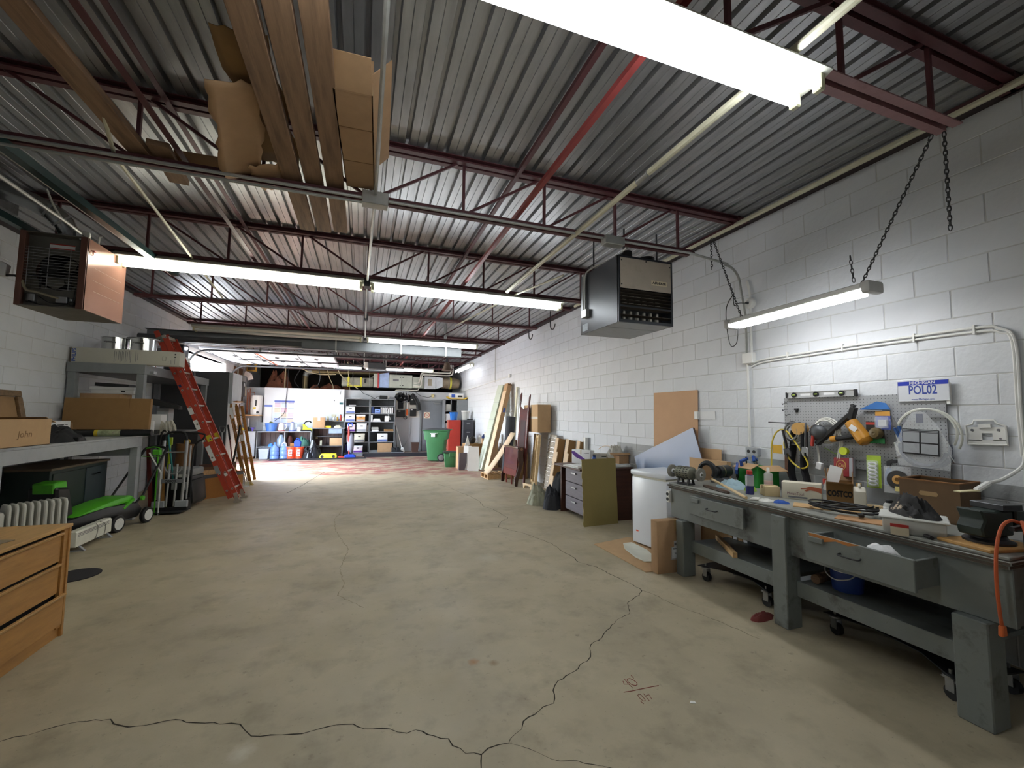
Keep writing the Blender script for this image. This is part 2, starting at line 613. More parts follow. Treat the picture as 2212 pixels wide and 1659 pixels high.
# cracks: thin recess-dark ribbons lying in the slab
def ribbon(pts, w, seed, z=0.0006):
    r = random.Random(seed)
    g = G()
    P = []
    for i in range(len(pts) - 1):
        a, b = Vector((*pts[i], 0)), Vector((*pts[i + 1], 0))
        n = max(1, int((b - a).length / 0.035))
        for j in range(n):
            q = a.lerp(b, j / n)
            if j:
                d = (b - a).normalized()
                q += Vector((-d.y, d.x, 0)) * r.uniform(-0.009, 0.009)
            P.append(q)
    P.append(Vector((*pts[-1], 0)))
    vs = []
    for i, p in enumerate(P):
        d = (P[min(i + 1, len(P) - 1)] - P[max(i - 1, 0)])
        d = d.normalized() if d.length > 1e-6 else Vector((1, 0, 0))
        nrm = Vector((-d.y, d.x, 0)) * w * r.uniform(0.25, 1.0)
        vs += [p + nrm + Vector((0, 0, z)), p - nrm + Vector((0, 0, z))]
    g.add(vs, [(2 * i, 2 * i + 1, 2 * i + 3, 2 * i + 2) for i in range(len(P) - 1)])
    return g

m_crack = M('crack_shadow', '38342A', rough=1.0)
m_crackf = M('faint_crack', '6E6655', rough=1.0)
C1 = [(-2.4,2.35),(-1.9,2.6),(-1.526,2.729),(-1.393,2.752),(-1.268,2.774),(-1.128,2.747),(-1.096,2.702),(-1.048,2.671),(-0.982,2.647),(-0.861,2.646),(-0.827,2.642),(-0.768,2.603),(-0.678,2.567),(-0.609,2.536),(-0.514,2.503),(-0.482,2.451),(-0.444,2.399),(-0.361,2.378),(-0.262,2.350),(-0.179,2.344),(-0.073,2.350),(0.009,2.329),(0.029,2.304),(0.097,2.267),(0.176,2.240),(0.252,2.184),(0.294,2.193),(0.345,2.144),(0.434,2.086),(0.445,2.038),(0.491,1.975),(0.556,1.946)]
C2 = [(0.5,1.5),(0.537,1.877),(0.557,1.946),(0.595,1.971),(0.695,1.970),(0.712,1.993),(0.783,2.032),(0.810,2.079),(0.882,2.106),(0.947,2.145),(1.010,2.152),(1.053,2.250),(1.115,2.318),(1.248,2.369),(1.307,2.414),(1.376,2.440),(1.445,2.518),(1.493,2.600),(1.611,2.654),(1.704,2.735),(1.838,2.830),(1.993,2.890),(2.081,3.017),(2.096,3.062),(2.193,3.116),(2.284,3.158),(2.372,3.242)]
C3 = [(0.695,1.970),(0.736,1.940),(0.803,1.875),(0.847,1.821),(0.946,1.781),(1.007,1.736),(1.2,1.6)]
C4 = [(2.372,3.242),(2.362,3.407),(2.342,3.543),(2.305,3.694),(2.294,3.870),(2.188,4.037),(2.203,4.260),(2.178,4.422),(2.189,4.723),(2.114,4.970),(2.033,5.238),(1.894,5.454),(1.801,5.620),(1.895,5.835),(2.099,6.091),(2.081,6.327),(2.059,6.712),(1.964,6.945),(2.005,7.378),(1.970,7.803),(1.853,8.394),(1.751,8.946),(1.618,9.449)]
C5 = [(2.372,3.242),(2.413,3.153),(2.434,3.003),(2.480,2.832),(2.581,2.560),(2.642,2.299)]
C6 = [(-1.312,9.175),(-1.170,9.961),(-1.047,10.931),(-0.895,12.135)]
C7 = [(1.801,5.620),(1.531,5.612),(1.234,5.545)]
WET = [(-0.25,7.3),(-0.334,6.724),(-0.273,6.038),(-0.103,5.239),(-0.159,4.532),(-0.100,4.202),(-0.145,3.947),(0.060,3.644)]
for i, (c, w, m) in enumerate(((C1, .0046, m_crack), (C2, .0042, m_crack), (C3, .0025, m_crack), (C4, .005, m_crack), (C5, .004, m_crackf), (C6, .01, m_crack), (C7, .004, m_crackf))):
    ob('crack', ribbon(c, w, 40 + i), m, flo)
ob('stain_edge', ribbon(WET, .006, 60), M('faint_stain', '948A72', rough=0.8), flo)
m_chalk = M('red_crayon', '8A3F38', rough=0.9)
m_chalkf = M('faded_red_crayon', '91665A', rough=0.9)
for i, (c, m) in enumerate((([(1.471,2.196),(1.461,2.171),(1.482,2.164)], m_chalk), ([(1.490,2.208),(1.486,2.170),(1.488,2.131)], m_chalk),
        ([(1.499,2.197),(1.511,2.206),(1.524,2.204),(1.535,2.182),(1.538,2.158),(1.529,2.143),(1.515,2.139),(1.499,2.153),(1.495,2.177),(1.499,2.197)], m_chalk),
        ([(1.548,2.227),(1.546,2.200)], m_chalk), ([(1.418,2.112),(1.459,2.106),(1.530,2.104),(1.593,2.101),(1.641,2.098)], m_chalk),
        ([(1.476,2.064),(1.488,2.072),(1.495,2.062),(1.493,2.025),(1.486,2.012),(1.475,2.015),(1.472,2.044),(1.476,2.064)], m_chalkf),
        ([(1.461,2.020),(1.464,1.996)], m_chalkf), ([(1.515,2.065),(1.507,2.005)], m_chalkf), ([(1.520,2.049),(1.538,2.048),(1.529,2.013)], m_chalkf))):
    ob('crayon_mark', G().tube([(x, y, 0.0004) for x, y in c], 0.0022, 5), m, flo)

# block walls: backing plus one block per masonry unit
DOOR_Y0, DOOR_Y1, DOOR_Z = 11.4, 14.62, 2.98
wr = struct('wall_right', G().bb((XR + 0.004, -2.2, 0), (XR + 0.2, 19.6, 18 * CRS)), m_mortar, 'long painted concrete block wall on the right, grey band low down behind the workbench')
gl = G().bb((XL - 0.2, -2.2, 0), (XL - 0.004, DOOR_Y0, 18 * CRS)).bb((XL - 0.2, DOOR_Y1, 0), (XL - 0.004, 19.6, 18 * CRS)).bb((XL - 0.2, DOOR_Y0, DOOR_Z), (XL - 0.004, DOOR_Y1, 18 * CRS))
wl = struct('wall_left', gl, m_mortar, 'long painted concrete block wall on the left with the open garage door')

def block_geo(g, c, sgn, ly=BLK):
    t, b, h, w = 0.018, 0.0035, CRS / 2 - 0.0028, ly / 2 - 0.0028
    x0, x1 = c[0] + sgn * t, c[0]
    vs = []
    for x, k in ((x0, 0), (x1 + sgn * b, 0), (x1, b)):
        for y, z in ((-w + k, -h + k), (w - k, -h + k), (w - k, h - k), (-w + k, h - k)):
            vs.append((x, c[1] + y, c[2] + z))
    fs = []
    for o in (0, 4):
        fs += [(o + i, o + (i + 1) % 4, o + 4 + (i + 1) % 4, o + 4 + i) for i in range(4)]
    fs.append((8, 9, 10, 11))
    g.add(vs, fs)

def block_wall(parent, x, sgn, m, near, first, skip=None):
    g = G()
    block_geo(g, (0, 0, 0), sgn)
    me = g.mesh('block')
    me.materials.append(m)
    bm = bmesh.new(); bm.from_mesh(me); bmesh.ops.recalc_face_normals(bm, faces=bm.faces)
    f0 = max(bm.faces, key=lambda f: f.calc_area())
    if f0.normal.x * sgn > 0:
        bmesh.ops.reverse_faces(bm, faces=bm.faces)
    bm.to_mesh(me); bm.free()
    cells = []
    for k in range(18):
        off = first + (0 if k % 2 else BLK / 2)
        i = -40
        while True:
            y = off + (i + 0.5) * BLK
            i += 1
            if y < -1.9:
                continue
            if y > 19.3:
                break
            z = (k + 0.5) * CRS
            w = BLK
            if skip:
                a, b = y - w / 2, y + w / 2
                if z < DOOR_Z and a < DOOR_Y1 and b > DOOR_Y0:
                    if a < DOOR_Y0 - 0.05:
                        b = DOOR_Y0
                    elif b > DOOR_Y1 + 0.05:
                        a = DOOR_Y1
                    else:
                        continue
                    y, w = (a + b) / 2, b - a
            cells.append((y, z, w))
    cells.sort(key=lambda c: 0 if near(c) else 1)
    n = min(300, sum(1 for c in cells if near(c)))
    for y, z, w in cells[:n]:
        o = bpy.data.objects.new('block', me)
        o.parent = parent
        o.location = (x + sgn * rnd.uniform(-0.0004, 0.0012), y, z)
        o.scale = (1, w / BLK, 1)
        COL.objects.link(o)
    g = G()
    for y, z, w in cells[n:]:
        block_geo(g, (x, y, z), sgn, w)
    o = ob('blocks', g, m, parent, smooth=0)
    o['kind'] = 'stuff'

block_wall(wr, XR, 1, m_wallR, lambda c: 0.9 < c[0] < 7.6, 3.36 - 2 * BLK)
block_wall(wl, XL, -1, m_wallL, lambda c: 4.9 < c[0] < 11.3 and c[1] > 0.6, 3.3, True)
struct('wall_front', G().bb((XL - 0.2, -2.4, 0), (XR + 0.2, -2.2, 3.9)), m_wallL, 'white block wall behind the camera')

# rear: partition with door, raised step, dark void above it
m_backw = M('grey_white_wall', 'B7BBC0', rough=0.6, var=0.03)
struct('wall_back', G().bb((XL, 17.0, 0), (2.16, 17.12, 2.42)).bb((3.12, 17.0, 0), (XR, 17.12, 2.42)).bb((2.16, 17.0, 2.1), (3.12, 17.12, 2.42)).bb((2.16, 17.06, 0), (3.12, 17.12, 2.1)), m_backw, 'pale grey partition wall across the back of the shop')
struct('trim_1', G().bb((-3.27, 16.82, 0.02), (-0.66, 16.995, 2.42)), M('white_panel', 'D6DBE0', rough=0.5, var=0.015), 'smooth white panel standing proud of the back partition', 0.008)
struct('wall_attic', G().bb((XL, 19.4, 0), (XR, 19.6, 3.9)).bb((XL, 17.12, 2.28), (XR, 19.4, 2.40)), M('sooty_wall', '26231F', rough=0.95, var=0.3), 'dark unlit wall of the roof space above the back partition')  # near-black colour makes the roof space a dark void
st = struct('floor_step', G().bb((0.05, 16.25, 0), (XR, 17.0, 0.10)), M('worn_step', '8D8078', rough=0.7, var=0.15, dark='6B4A48', damt=0.5), 'low raised step in front of the back door')
ob('nosing', G().bb((0.05, 16.225, 0), (XR, 16.25, 0.105)), m_mat, st)

d = tag(ob('door_1', G().bb((2.2, 17.0, 0.1), (3.1, 17.045, 2.06)), M('grey_steel_door', '7B8086', rough=0.45, var=0.04), bev=0.004), 'grey steel door with a no smoking sign in the back wall', None, None, 'structure')
fr = ob('door_frame', G().bb((2.13, 16.97, 0.1), (2.2, 17.02, 2.12)).bb((3.1, 16.97, 0.1), (3.17, 17.02, 2.12)).bb((2.2, 16.97, 2.06), (3.1, 17.02, 2.12)), m_grey, d)
ob('door_closer', G().bb((2.68, 16.93, 1.94), (2.93, 16.985, 2.0)).bar((2.7, 16.95, 2.0), (2.55, 16.93, 2.04), 0.02, 0.01), m_steel, d)
sg = ob('no_smoking_sign', G().bb((2.29, 16.99, 1.38), (2.53, 16.998, 1.62)), M('cream_sign', 'E9DFC8', rough=0.5), d)
ob('red_ring', G().tube(arc((2.41, 16.985, 1.5), 0.095, 0, 2 * pi, 24), 0.009, 5).bar((2.345, 16.985, 1.565), (2.475, 16.985, 1.435), 0.018, 0.006), M('sign_red', 'B03A2E', rough=0.5), sg)
ob('cigarette', G().bar((2.35, 16.988, 1.49), (2.46, 16.988, 1.49), 0.014, 0.004).bar((2.465, 16.988, 1.5), (2.475, 16.988, 1.54), 0.008, 0.004), m_ink, sg)

# ================================================================== roof deck
ce = struct('ceiling', G().bb((XL - 0.2, -2.4, 3.73), (XR + 0.2, 19.6, 3.9)), m_roof, 'corrugated galvanised steel roof deck on bar joists')
def deck_profile():
    out = [(0, 0)]
    for k in range(6):
        a = k * 0.1524
        out += [(a + 0.054, 0), (a + 0.057, 0.005), (a + 0.060, 0), (a + 0.114, 0), (a + 0.122, 0.038), (a + 0.144, 0.038), (a + 0.1524, 0)]
    return out
_g = G()
_pr = deck_profile()
_vs = [(x, 0, z) for x, z in _pr] + [(x, 1, z) for x, z in _pr]
_n = len(_pr)
_g.add(_vs, [(i, _n + i, _n + i + 1, i + 1) for i in range(_n - 1)])
_me = _g.mesh('deck_sheet')
_me.materials.append(m_deck)
for i in range(9):
    for y0, y1 in ((-2.3, 3.40), (3.36, 9.46), (9.42, 15.5), (15.46, 19.5)):
        o = bpy.data.objects.new('deck_sheet', _me)
        o.parent = ce
        o.location = (-4.14 + i * 0.9144, y0, 3.662 + (0.0015 if y0 in (3.36, 15.46) else 0))
        o.scale = (1, y1 - y0, 1)
        COL.objects.link(o)

# ledger angles on the wall heads
for nm, x0, x1 in (('trim_2', XR - 0.10, XR - 0.002), ('trim_3', XL + 0.002, XL + 0.10)):
    struct(nm, G().bb((x0, -2.2, 3.615), (x1, 19.4, 3.655)), m_ledger, 'dark steel ledger angle along the head of the %s wall' % ('right' if x0 > 0 else 'left'))

# ================================================================== bar joists
JY = [1.34, 3.36, 5.38, 7.40, 9.36, 11.44, 13.46, 15.48, 17.6]
JL = ['pale faded steel bar joist nearest the camera, carrying the brightest lamp',
      'dark red steel bar joist with a conduit and junction box along it',
      'dark red steel bar joist carrying the two nearest end-to-end strip lights',
      'dark red steel bar joist just behind the nearest pair of strip lights',
      'dark red steel bar joist carrying the strip lights over the middle of the shop',
      'dark red steel bar joist over the near rail of the garage door',
      'dark red steel bar joist over the raised garage door',
      'dark red steel bar joist over the far rail of the garage door',
      'dark red steel bar joist above the back partition']
for ji, y in enumerate(JY):
    t = T('bar_joist', JL[ji], 'joist', (0, y, 3.175), group='open web roof joists')
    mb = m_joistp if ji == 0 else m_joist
    g = G()
    for s in (-1, 1):
        g.bb((-3.88, s * 0.012, 0.436), (3.83, s * 0.060, 0.443)).bb((-3.88, s * 0.012, 0.443), (3.83, s * 0.018, 0.484))
    g.bb((-3.9, -0.06, 0.44), (-3.72, 0.06, 0.486)).bb((3.68, -0.06, 0.44), (3.86, 0.06, 0.486))
    g.bb((-3.88, -0.060, 0.478), (3.83, 0.060, 0.485))
    ob('top_chord', g, m_joist, t, smooth=0)
    g = G()
    for s in (-1, 1):
        g.bb((-3.14, s * 0.013, 0), (3.10, s * 0.058, 0.007)).bb((-3.14, s * 0.013, 0.007), (3.10, s * 0.020, 0.045))
    ob('bottom_chord', g, mb, t, smooth=0)
    for k in range(-4, 5):
        x = k * 0.735
        ob('web_bar', G().bar((x, 0, 0.02), (x, 0, 0.46), 0.022, 0.022), m_joist, t, smooth=0)
    for k in range(0, 5):
        for s in (-1, 1):
            if k < 4:
                p, q = (s * (k * 0.735 + 0.03), 0, 0.03), (s * ((k + 1) * 0.735 - 0.05), 0, 0.45)
            else:
                p, q = (s * (k * 0.735 + 0.03), 0, 0.03), (s * 3.72, 0, 0.45)
            ob('web_bar', G().bar(p, q, 0.02, 0.02), m_joist, t, smooth=0)

def rod(name, pts, r, m, label, cat, n=7, group=None):
    return tag(ob(name, G().tube(pts, r, n), m), label, cat, group)

for x, z, m, lb in ((1.2, 3.60, m_joist, 'dark red steel bridging rod tight under the deck, right of centre'), (1.2, 3.235, m_bridge, 'red steel bridging angle along the lower chords, right of centre'),
                    (-1.2, 3.235, m_joist, 'dark red steel bridging angle along the lower chords, left of centre'), (-1.31, 3.60, m_joist, 'dark red steel bridging rod tight under the deck, left of centre')):
    tag(ob('bridging_bar', G().bb((x - 0.018, -1.9, z - 0.004), (x + 0.018, 16.9, z + 0.004)).bb((x - 0.018, -1.9, z), (x - 0.012, 16.9, z + 0.03)), m, smooth=0), lb, 'brace')

# ================================================================== strip lights
def strip_light(label, x0, x1, y, z, lit=True, mt=None, rz=0.0, c=None):
    L = x1 - x0
    c = c or ((x0 + x1) / 2, y, z)
    t = T('strip_light', label, 'light', c, (0, 0, rz), 'fluorescent strip lights')
    g = G()
    h = L / 2
    prof = [(-0.045, 0.075), (-0.105, 0.03), (-0.105, 0.022), (-0.045, 0.0), (0.045, 0.0), (0.105, 0.022), (0.105, 0.03), (0.045, 0.075)]
    g.prism(prof, L, (-h, 0, 0), Matrix(((0, 0, 1), (1, 0, 0), (0, 1, 0))))
    ob('housing', g, m_fix, t, smooth=0)
    for s in (-1, 1):
        ob('tube', G().cyl((-h + 0.05, s * 0.058, -0.034), (h - 0.05, s * 0.058, -0.034), 0.019, n=10), (mt or m_tube) if lit else m_tubeoff, t)
        for e in (-1, 1):
            ob('tube_socket', G().bb((e * (h - 0.05), s * 0.058 - 0.022, -0.062), (e * (h - 0.015), s * 0.058 + 0.022, 0.02)), m_sock, t, bev=0.006)
    return t

strip_light('bright twin-tube strip light overhead at the top of the picture', -0.52, 1.98, 1.34, 3.10)
strip_light('lit strip light beside the copper-coloured heater, left of the pair', -2.46, -0.04, 5.40, 3.10, mt=m_tubew)
strip_light('lit strip light near the black grilled heater, right of the pair', 0.03, 2.64, 5.40, 3.10)
strip_light('unlit strip light above the red ladder', -3.05, -0.06, 9.36, 3.10, lit=False)
strip_light('lit strip light over the middle of the shop, right of centre', 0.02, 2.44, 9.36, 3.10)
strip_light('lit strip light just in front of the metal duct at the back', 0.02, 2.36, 15.2, 3.10, mt=m_tubef)
strip_light('short stub of lit strip light left of the duct, near the raised door', -1.0, -0.05, 15.2, 3.10, mt=m_tubef)
strip_light('lit strip light running lengthwise along the far end of the right wall', -1.25, 1.25, 0, 0, rz=pi / 2, c=(3.48, 15.3, 3.25), mt=m_tubef)

# shop light on chains
t = T('shop_light', 'white LED shop light hanging on chains beside the block wall', 'light', (3.3, 2.47, 2.415), (rad(-1.2), 0, 0))
prof = [(-0.075, 0.0), (-0.05, -0.03), (0.05, -0.03), (0.075, 0.0), (0.06, 0.045), (-0.06, 0.045)]
Rxz = Matrix(((1, 0, 0), (0, 0, 1), (0, 1, 0)))
ob('housing', G().prism([(-0.078, 0.0), (0.078, 0.0), (0.062, 0.045), (-0.062, 0.045)], 1.12, (0, -0.56, 0), Rxz), m_whitep, t, bev=0.008)
ob('diffuser', G().prism([(-0.070, -0.001), (-0.055, -0.034), (0.055, -0.034), (0.070, -0.001)], 1.06, (0, -0.53, 0), Rxz), m_led, t)
for s in (-1, 1):
    ob('end_cap', G().bb((-0.082, s * 0.56, -0.036), (0.082, s * 0.62, 0.05)), M('pale_grey_cap', 'BEBEBC', rough=0.45), t, bev=0.018, seg=2)

def chain(pts, name, label, pitch=0.026, r=0.0032):
    P = [Vector(p) for p in pts]
    g = G()
    odd = 0
    for a, b in zip(P[:-1], P[1:]):
        n = max(1, int((b - a).length / pitch))
        d = (b - a).normalized()
        u = d.orthogonal().normalized()
        w = d.cross(u)
        for i in range(n):
            c = a.lerp(b, (i + 0.5) / n)
            s = u if odd else w
            odd ^= 1
            L = pitch * 0.72
            loop = [c + d * (L * cos(q)) + s * (0.0085 * sin(q)) for q in [2 * pi * k / 8 for k in range(8)]]
            g.tube(loop, r, 4, closed=True)
    return tag(ob(name, g, m_dsteel), label, 'chain')
chain([(3.06, 1.40, 3.17), (3.29, 1.94, 2.47)], 'hanging_chain', 'steel chain slanting down to the near end of the shop light')
chain([(3.09, 1.36, 3.17), (3.11, 1.37, 2.60)], 'hanging_chain', 'loose steel chain dangling straight down from the nearest joist end')
chain([(3.28, 1.98, 2.50), (3.285, 2.0, 2.70)], 'hanging_chain', 'short spare length of chain beside the slanting chain', 0.03)
chain([(3.33, 3.30, 3.36), (3.31, 2.96, 2.46)], 'hanging_chain', 'steel chain slanting down to the far end of the shop light')
chain([(3.33, 3.32, 3.36), (3.33, 3.32, 3.04)], 'hanging_chain', 'loose chain end hanging beside the far shop light chain')
ob_ = G().tube(smoothpath([(3.31, 3.05, 2.70), (3.33, 3.15, 2.60), (3.34, 3.16, 2.4), (3.34, 3.12, 2.22), (3.33, 3.04, 2.24), (3.31, 3.0, 2.40)], 5), 0.004, 6)
ob_.tube(smoothpath([(3.31, 3.05, 2.70), (3.40, 3.12, 2.62), (3.55, 3.2, 2.68), (3.84, 3.34, 2.74)], 5), 0.004, 6)
tag(ob('power_cord', ob_, m_black), 'black cord looping from the shop light to the round wall outlet', 'cord')

# ================================================================== conduits and pipes
t = T('cross_conduit', 'grey steel conduit running across the room under the second joist', 'conduit', (0, 0, 0))
ob('pipe', G().tube([(-3.9, 3.27, 3.15), (3.0, 3.27, 3.15), (3.55, 3.33, 3.13)] + arc((3.55, 3.36, 2.93), 0.2, pi / 2, 0, 6, (1, 0, 0), (0, 0, 1)) + [(3.86, 3.40, 2.6), (3.86, 3.40, 2.22)], 0.0125, 8), m_galv, t)
ob('pipe', G().tube([(-3.9, 3.29, 3.10), (0.0, 3.29, 3.12)], 0.010, 8), m_galv, t)
ob('junction_box', G().bb((-0.06, 3.22, 3.09), (0.13, 3.31, 3.19)), m_galv, t, bev=0.004)
ob('junction_box', G().bb((2.02, 3.22, 3.09), (2.22, 3.31, 3.17)), m_galv, t, bev=0.004)
t = T('lengthwise_conduit', 'grey conduit running down the middle of the roof from light to light', 'conduit', (0, 0, 0))
ob('pipe', G().tube([(0.035, -1.9, 3.16), (0.035, 3.2, 3.16)], 0.0125, 8), m_galv, t)
ob('pipe', G().tube([(0.03, 3.32, 3.135), (0.0, 5.3, 3.135)], 0.0125, 8), m_galv, t)
ob('pipe', G().tube([(-0.005, 5.5, 3.12), (-0.01, 9.3, 3.12)], 0.0125, 8), m_galv, t)
ob('pipe', G().tube([(-0.01, 9.5, 3.10), (-0.01, 15.1, 3.10)], 0.0125, 8), m_galv, t)
for y in (5.42, 9.4, 7.4):
    ob('junction_box', G().bb((-0.035, y - 0.06, 3.08), (0.03, y + 0.06, 3.19)), m_dsteel, t, bev=0.004)
t = T('cream_pipe', 'cream pipe with a steel coupling under the deck, right of centre', 'pipe', (0, 0, 0))
ob('pipe', G().tube([(1.76, -1.9, 3.155), (1.745, 5.2, 3.155)], 0.021, 10), m_cream, t)
ob('coupling', G().cyl((1.752, 2.26, 3.155), (1.752, 2.38, 3.155), 0.028, n=12), m_steel, t)
rod('thin_pipe', [(2.15, 4.35, 3.16), (1.9, 5.3, 3.16), (1.55, 7.6, 3.16)], 0.012, m_cream, 'thin cream pipe running back from the black grilled heater', 'pipe')
rod('wall_head_pipe', [(3.70, -1.9, 3.585), (3.70, 7.0, 3.585)], 0.024, m_cream, 'pale pipe running along the top of the right wall', 'pipe', 9)
rod('left_ceiling_pipe', [(-1.95, 7.0, 3.16), (-1.60, 3.4, 3.2), (-1.45, 2.9, 3.24)], 0.012, m_cream, 'pale painted strip under the deck behind the lone left plank', 'pipe')
# wall conduits above the bench
t = T('wall_conduit', 'white painted conduit down the block wall to an outlet, left of the pegboard', 'conduit', (0, 0, 0))
ob('pipe', G().tube([(3.868, 3.40, 2.10), (3.868, 3.405, 1.22)], 0.012, 8), m_whitep, t)
ob('pipe', G().tube([(3.868, 3.345, 2.20), (3.868, 3.345, 2.69)], 0.012, 8), m_whitep, t)
ob('pipe', G().tube([(3.868, 3.375, 3.0), (3.868, 3.345, 2.85), (3.868, 3.345, 2.8)], 0.012, 8), m_whitep, t)
ob('junction_box', G().bb((3.83, 3.31, 2.10), (3.883, 3.44, 2.215)), m_whitep, t, bev=0.005)
ob('round_outlet', G().lathe([(0.058, 0), (0.058, 0.035), (0.045, 0.05), (0, 0.05)], (3.883, 3.345, 2.745), 18, Matrix(((0, 0, -1), (0, 1, 0), (1, 0, 0)))), m_whitep, t)
ob('plug', G().cyl((3.835, 3.345, 2.745), (3.79, 3.335, 2.74), 0.014, 0.008, 8), m_black, t)
ox = ob('outlet_box', G().bb((3.83, 3.285, 1.13), (3.883, 3.43, 1.215)), m_lgrey, t, bev=0.004)
for yy in (3.325, 3.39):
    ob('socket', G().lathe([(0.018, 0), (0.018, 0.004), (0, 0.004)], (3.831, yy, 1.175), 12, Matrix(((0, 0, -1), (0, 1, 0), (1, 0, 0)))), m_black, ox)
t = T('bench_conduit', 'pair of white cables clipped along the block wall above the number plate', 'conduit', (0, 0, 0))
for dz, r in ((0.0, 0.009), (-0.028, 0.008)):
    ob('cable', G().tube(smoothpath([(3.872, 3.36, 2.09 + dz), (3.872, 3.22, 2.125 + dz), (3.872, 2.8, 2.135 + dz), (3.872, 2.2, 2.145 + dz), (3.872, 1.62, 2.145 + dz), (3.872, 1.50, 2.12 + dz), (3.872, 1.435 - dz * 0.5, 2.02), (3.872, 1.435 - dz * 0.5, 1.6), (3.872, 1.43 - dz * 0.5, 1.30)], 5), r, 7), m_whitep, t)
for y in (2.95, 2.45, 1.95, 1.62):
    ob('clip', G().bb((3.86, y - 0.006, 2.10), (3.883, y + 0.006, 2.165)), m_whitep, t)
t = T('plug_cable', 'white cable with a beaded plug hanging down by the vise', 'cable', (0, 0, 0))
ob('cord', G().tube(smoothpath([(3.865, 1.43, 1.31), (3.85, 1.44, 1.24), (3.78, 1.50, 1.16), (3.70, 1.53, 1.135)], 5), 0.011, 8), m_whitep, t)
ob('plug', G().bar((3.70, 1.53, 1.135), (3.60, 1.55, 1.09), 0.035, 0.028), m_whitep, t, bev=0.008)
ob('tag', G().bar((3.60, 1.55, 1.09), (3.47, 1.58, 1.085), 0.04, 0.006), M('aged_paper', 'D9CFA6', rough=0.7), t)
# thin pipe on the far right wall
t = T('far_wall_pipe', 'thin white pipe on the right wall dropping from the roof to a side outlet', 'pipe', (0, 0, 0))
ob('pipe', G().tube([(3.868, 12.6, 3.60), (3.868, 12.6, 2.55)], 0.014, 8), m_whitep, t)
ob('pipe', G().tube([(3.868, 11.2, 2.62), (3.868, 17.0, 2.5)], 0.012, 8), m_whitep, t)
ob('outlet_box', G().bb((3.83, 11.1, 2.58), (3.883, 11.22, 2.68)), m_whitep, t, bev=0.004)
for i, y in enumerate((7.55, 8.7)):
    tag(ob('ceiling_hook', G().tube([(3.45, y, 3.6), (3.45, y, 3.35)] + arc((3.45, y - 0.11, 3.32), 0.11, 0, -pi * 0.95, 10, (0, 1, 0), (0, 0, 1)), 0.011, 7), m_dsteel),
        ('large steel ceiling hook beside the heater', 'large steel ceiling hook farther from the heater')[i], 'hook', 'steel hooks by the right wall')
# large vent pipe / steel beam across the room in front of the garage door
t = T('steel_beam', 'grey steel beam hung across the room in front of the raised garage door', 'beam', (0, 9.75, 2.98))
ob('flange', G().bb((-3.9, -0.10, 0.10), (2.15, 0.10, 0.112)), m_dgrey, t)
ob('web', G().bb((-3.9, -0.006, -0.10), (2.15, 0.006, 0.10)), m_grey, t)
ob('flange', G().bb((-3.9, -0.10, -0.112), (2.15, 0.10, -0.10)), m_dgrey, t)
for x in (-0.6, 0.75, 1.75):
    ob('strap', G().bb((x, -0.108, -0.116), (x + 0.03, -0.102, 0.65)).bb((x, 0.102, -0.116), (x + 0.03, 0.108, 0.65)).bb((x, -0.108, -0.119), (x + 0.03, 0.108, -0.113)), m_galv, t)
rod('vent_pipe', [(-3.86, 9.35, 2.88), (-1.2, 9.35, 2.9)], 0.06, m_dgrey, 'dark round pipe parallel to the grey steel beam near the left wall', 'pipe', 14)
t = T('pendant_horn', 'brown bell-shaped horn hanging under the deck near the right wall', 'horn', (2.35, 12.6, 2.95))
ob('bell', G().lathe([(0.15, -0.10), (0.16, -0.105), (0.135, -0.06), (0.10, 0.03), (0.085, 0.12), (0.04, 0.16), (0.0, 0.165)], n=20), M('bronze_paint', '6F5F50', rough=0.5, var=0.1), t)
ob('bracket', G().cyl((0, 0, 0.15), (0, 0, 0.5), 0.035, n=10), m_dsteel, t)
# ================================================================== workbench
def nodes_of(m):
    nt = m.node_tree
    return nt.nodes, nt.links, nt.nodes['Principled BSDF']

def dot_grid(m, pitch, r, col):
    """round holes on a square grid over the object's Y-Z plane"""
    N, L, b = nodes_of(m)
    old = b.inputs['Base Color'].links[0].from_socket
    tc = N.new('ShaderNodeTexCoord')
    sp = N.new('ShaderNodeSeparateXYZ'); L.new(tc.outputs['Object'], sp.inputs[0])
    ds = []
    for k in (1, 2):
        a = N.new('ShaderNodeMath'); a.operation = 'DIVIDE'; a.inputs[1].default_value = pitch; L.new(sp.outputs[k], a.inputs[0])
        f = N.new('ShaderNodeMath'); f.operation = 'FRACT'; L.new(a.outputs[0], f.inputs[0])
        s = N.new('ShaderNodeMath'); s.operation = 'SUBTRACT'; s.inputs[1].default_value = 0.5; L.new(f.outputs[0], s.inputs[0])
        p = N.new('ShaderNodeMath'); p.operation = 'MULTIPLY'; L.new(s.outputs[0], p.inputs[0]); L.new(s.outputs[0], p.inputs[1])
        ds.append(p)
    ad = N.new('ShaderNodeMath'); L.new(ds[0].outputs[0], ad.inputs[0]); L.new(ds[1].outputs[0], ad.inputs[1])
    lt = N.new('ShaderNodeMath'); lt.operation = 'LESS_THAN'; lt.inputs[1].default_value = (r / pitch) ** 2; L.new(ad.outputs[0], lt.inputs[0])
    mx = N.new('ShaderNodeMix'); mx.data_type = 'RGBA'
    L.new(lt.outputs[0], mx.inputs[0]); L.new(old, mx.inputs[6]); mx.inputs[7].default_value = (*hexc(col), 1)
    L.new(mx.outputs[2], b.inputs['Base Color'])
    return m

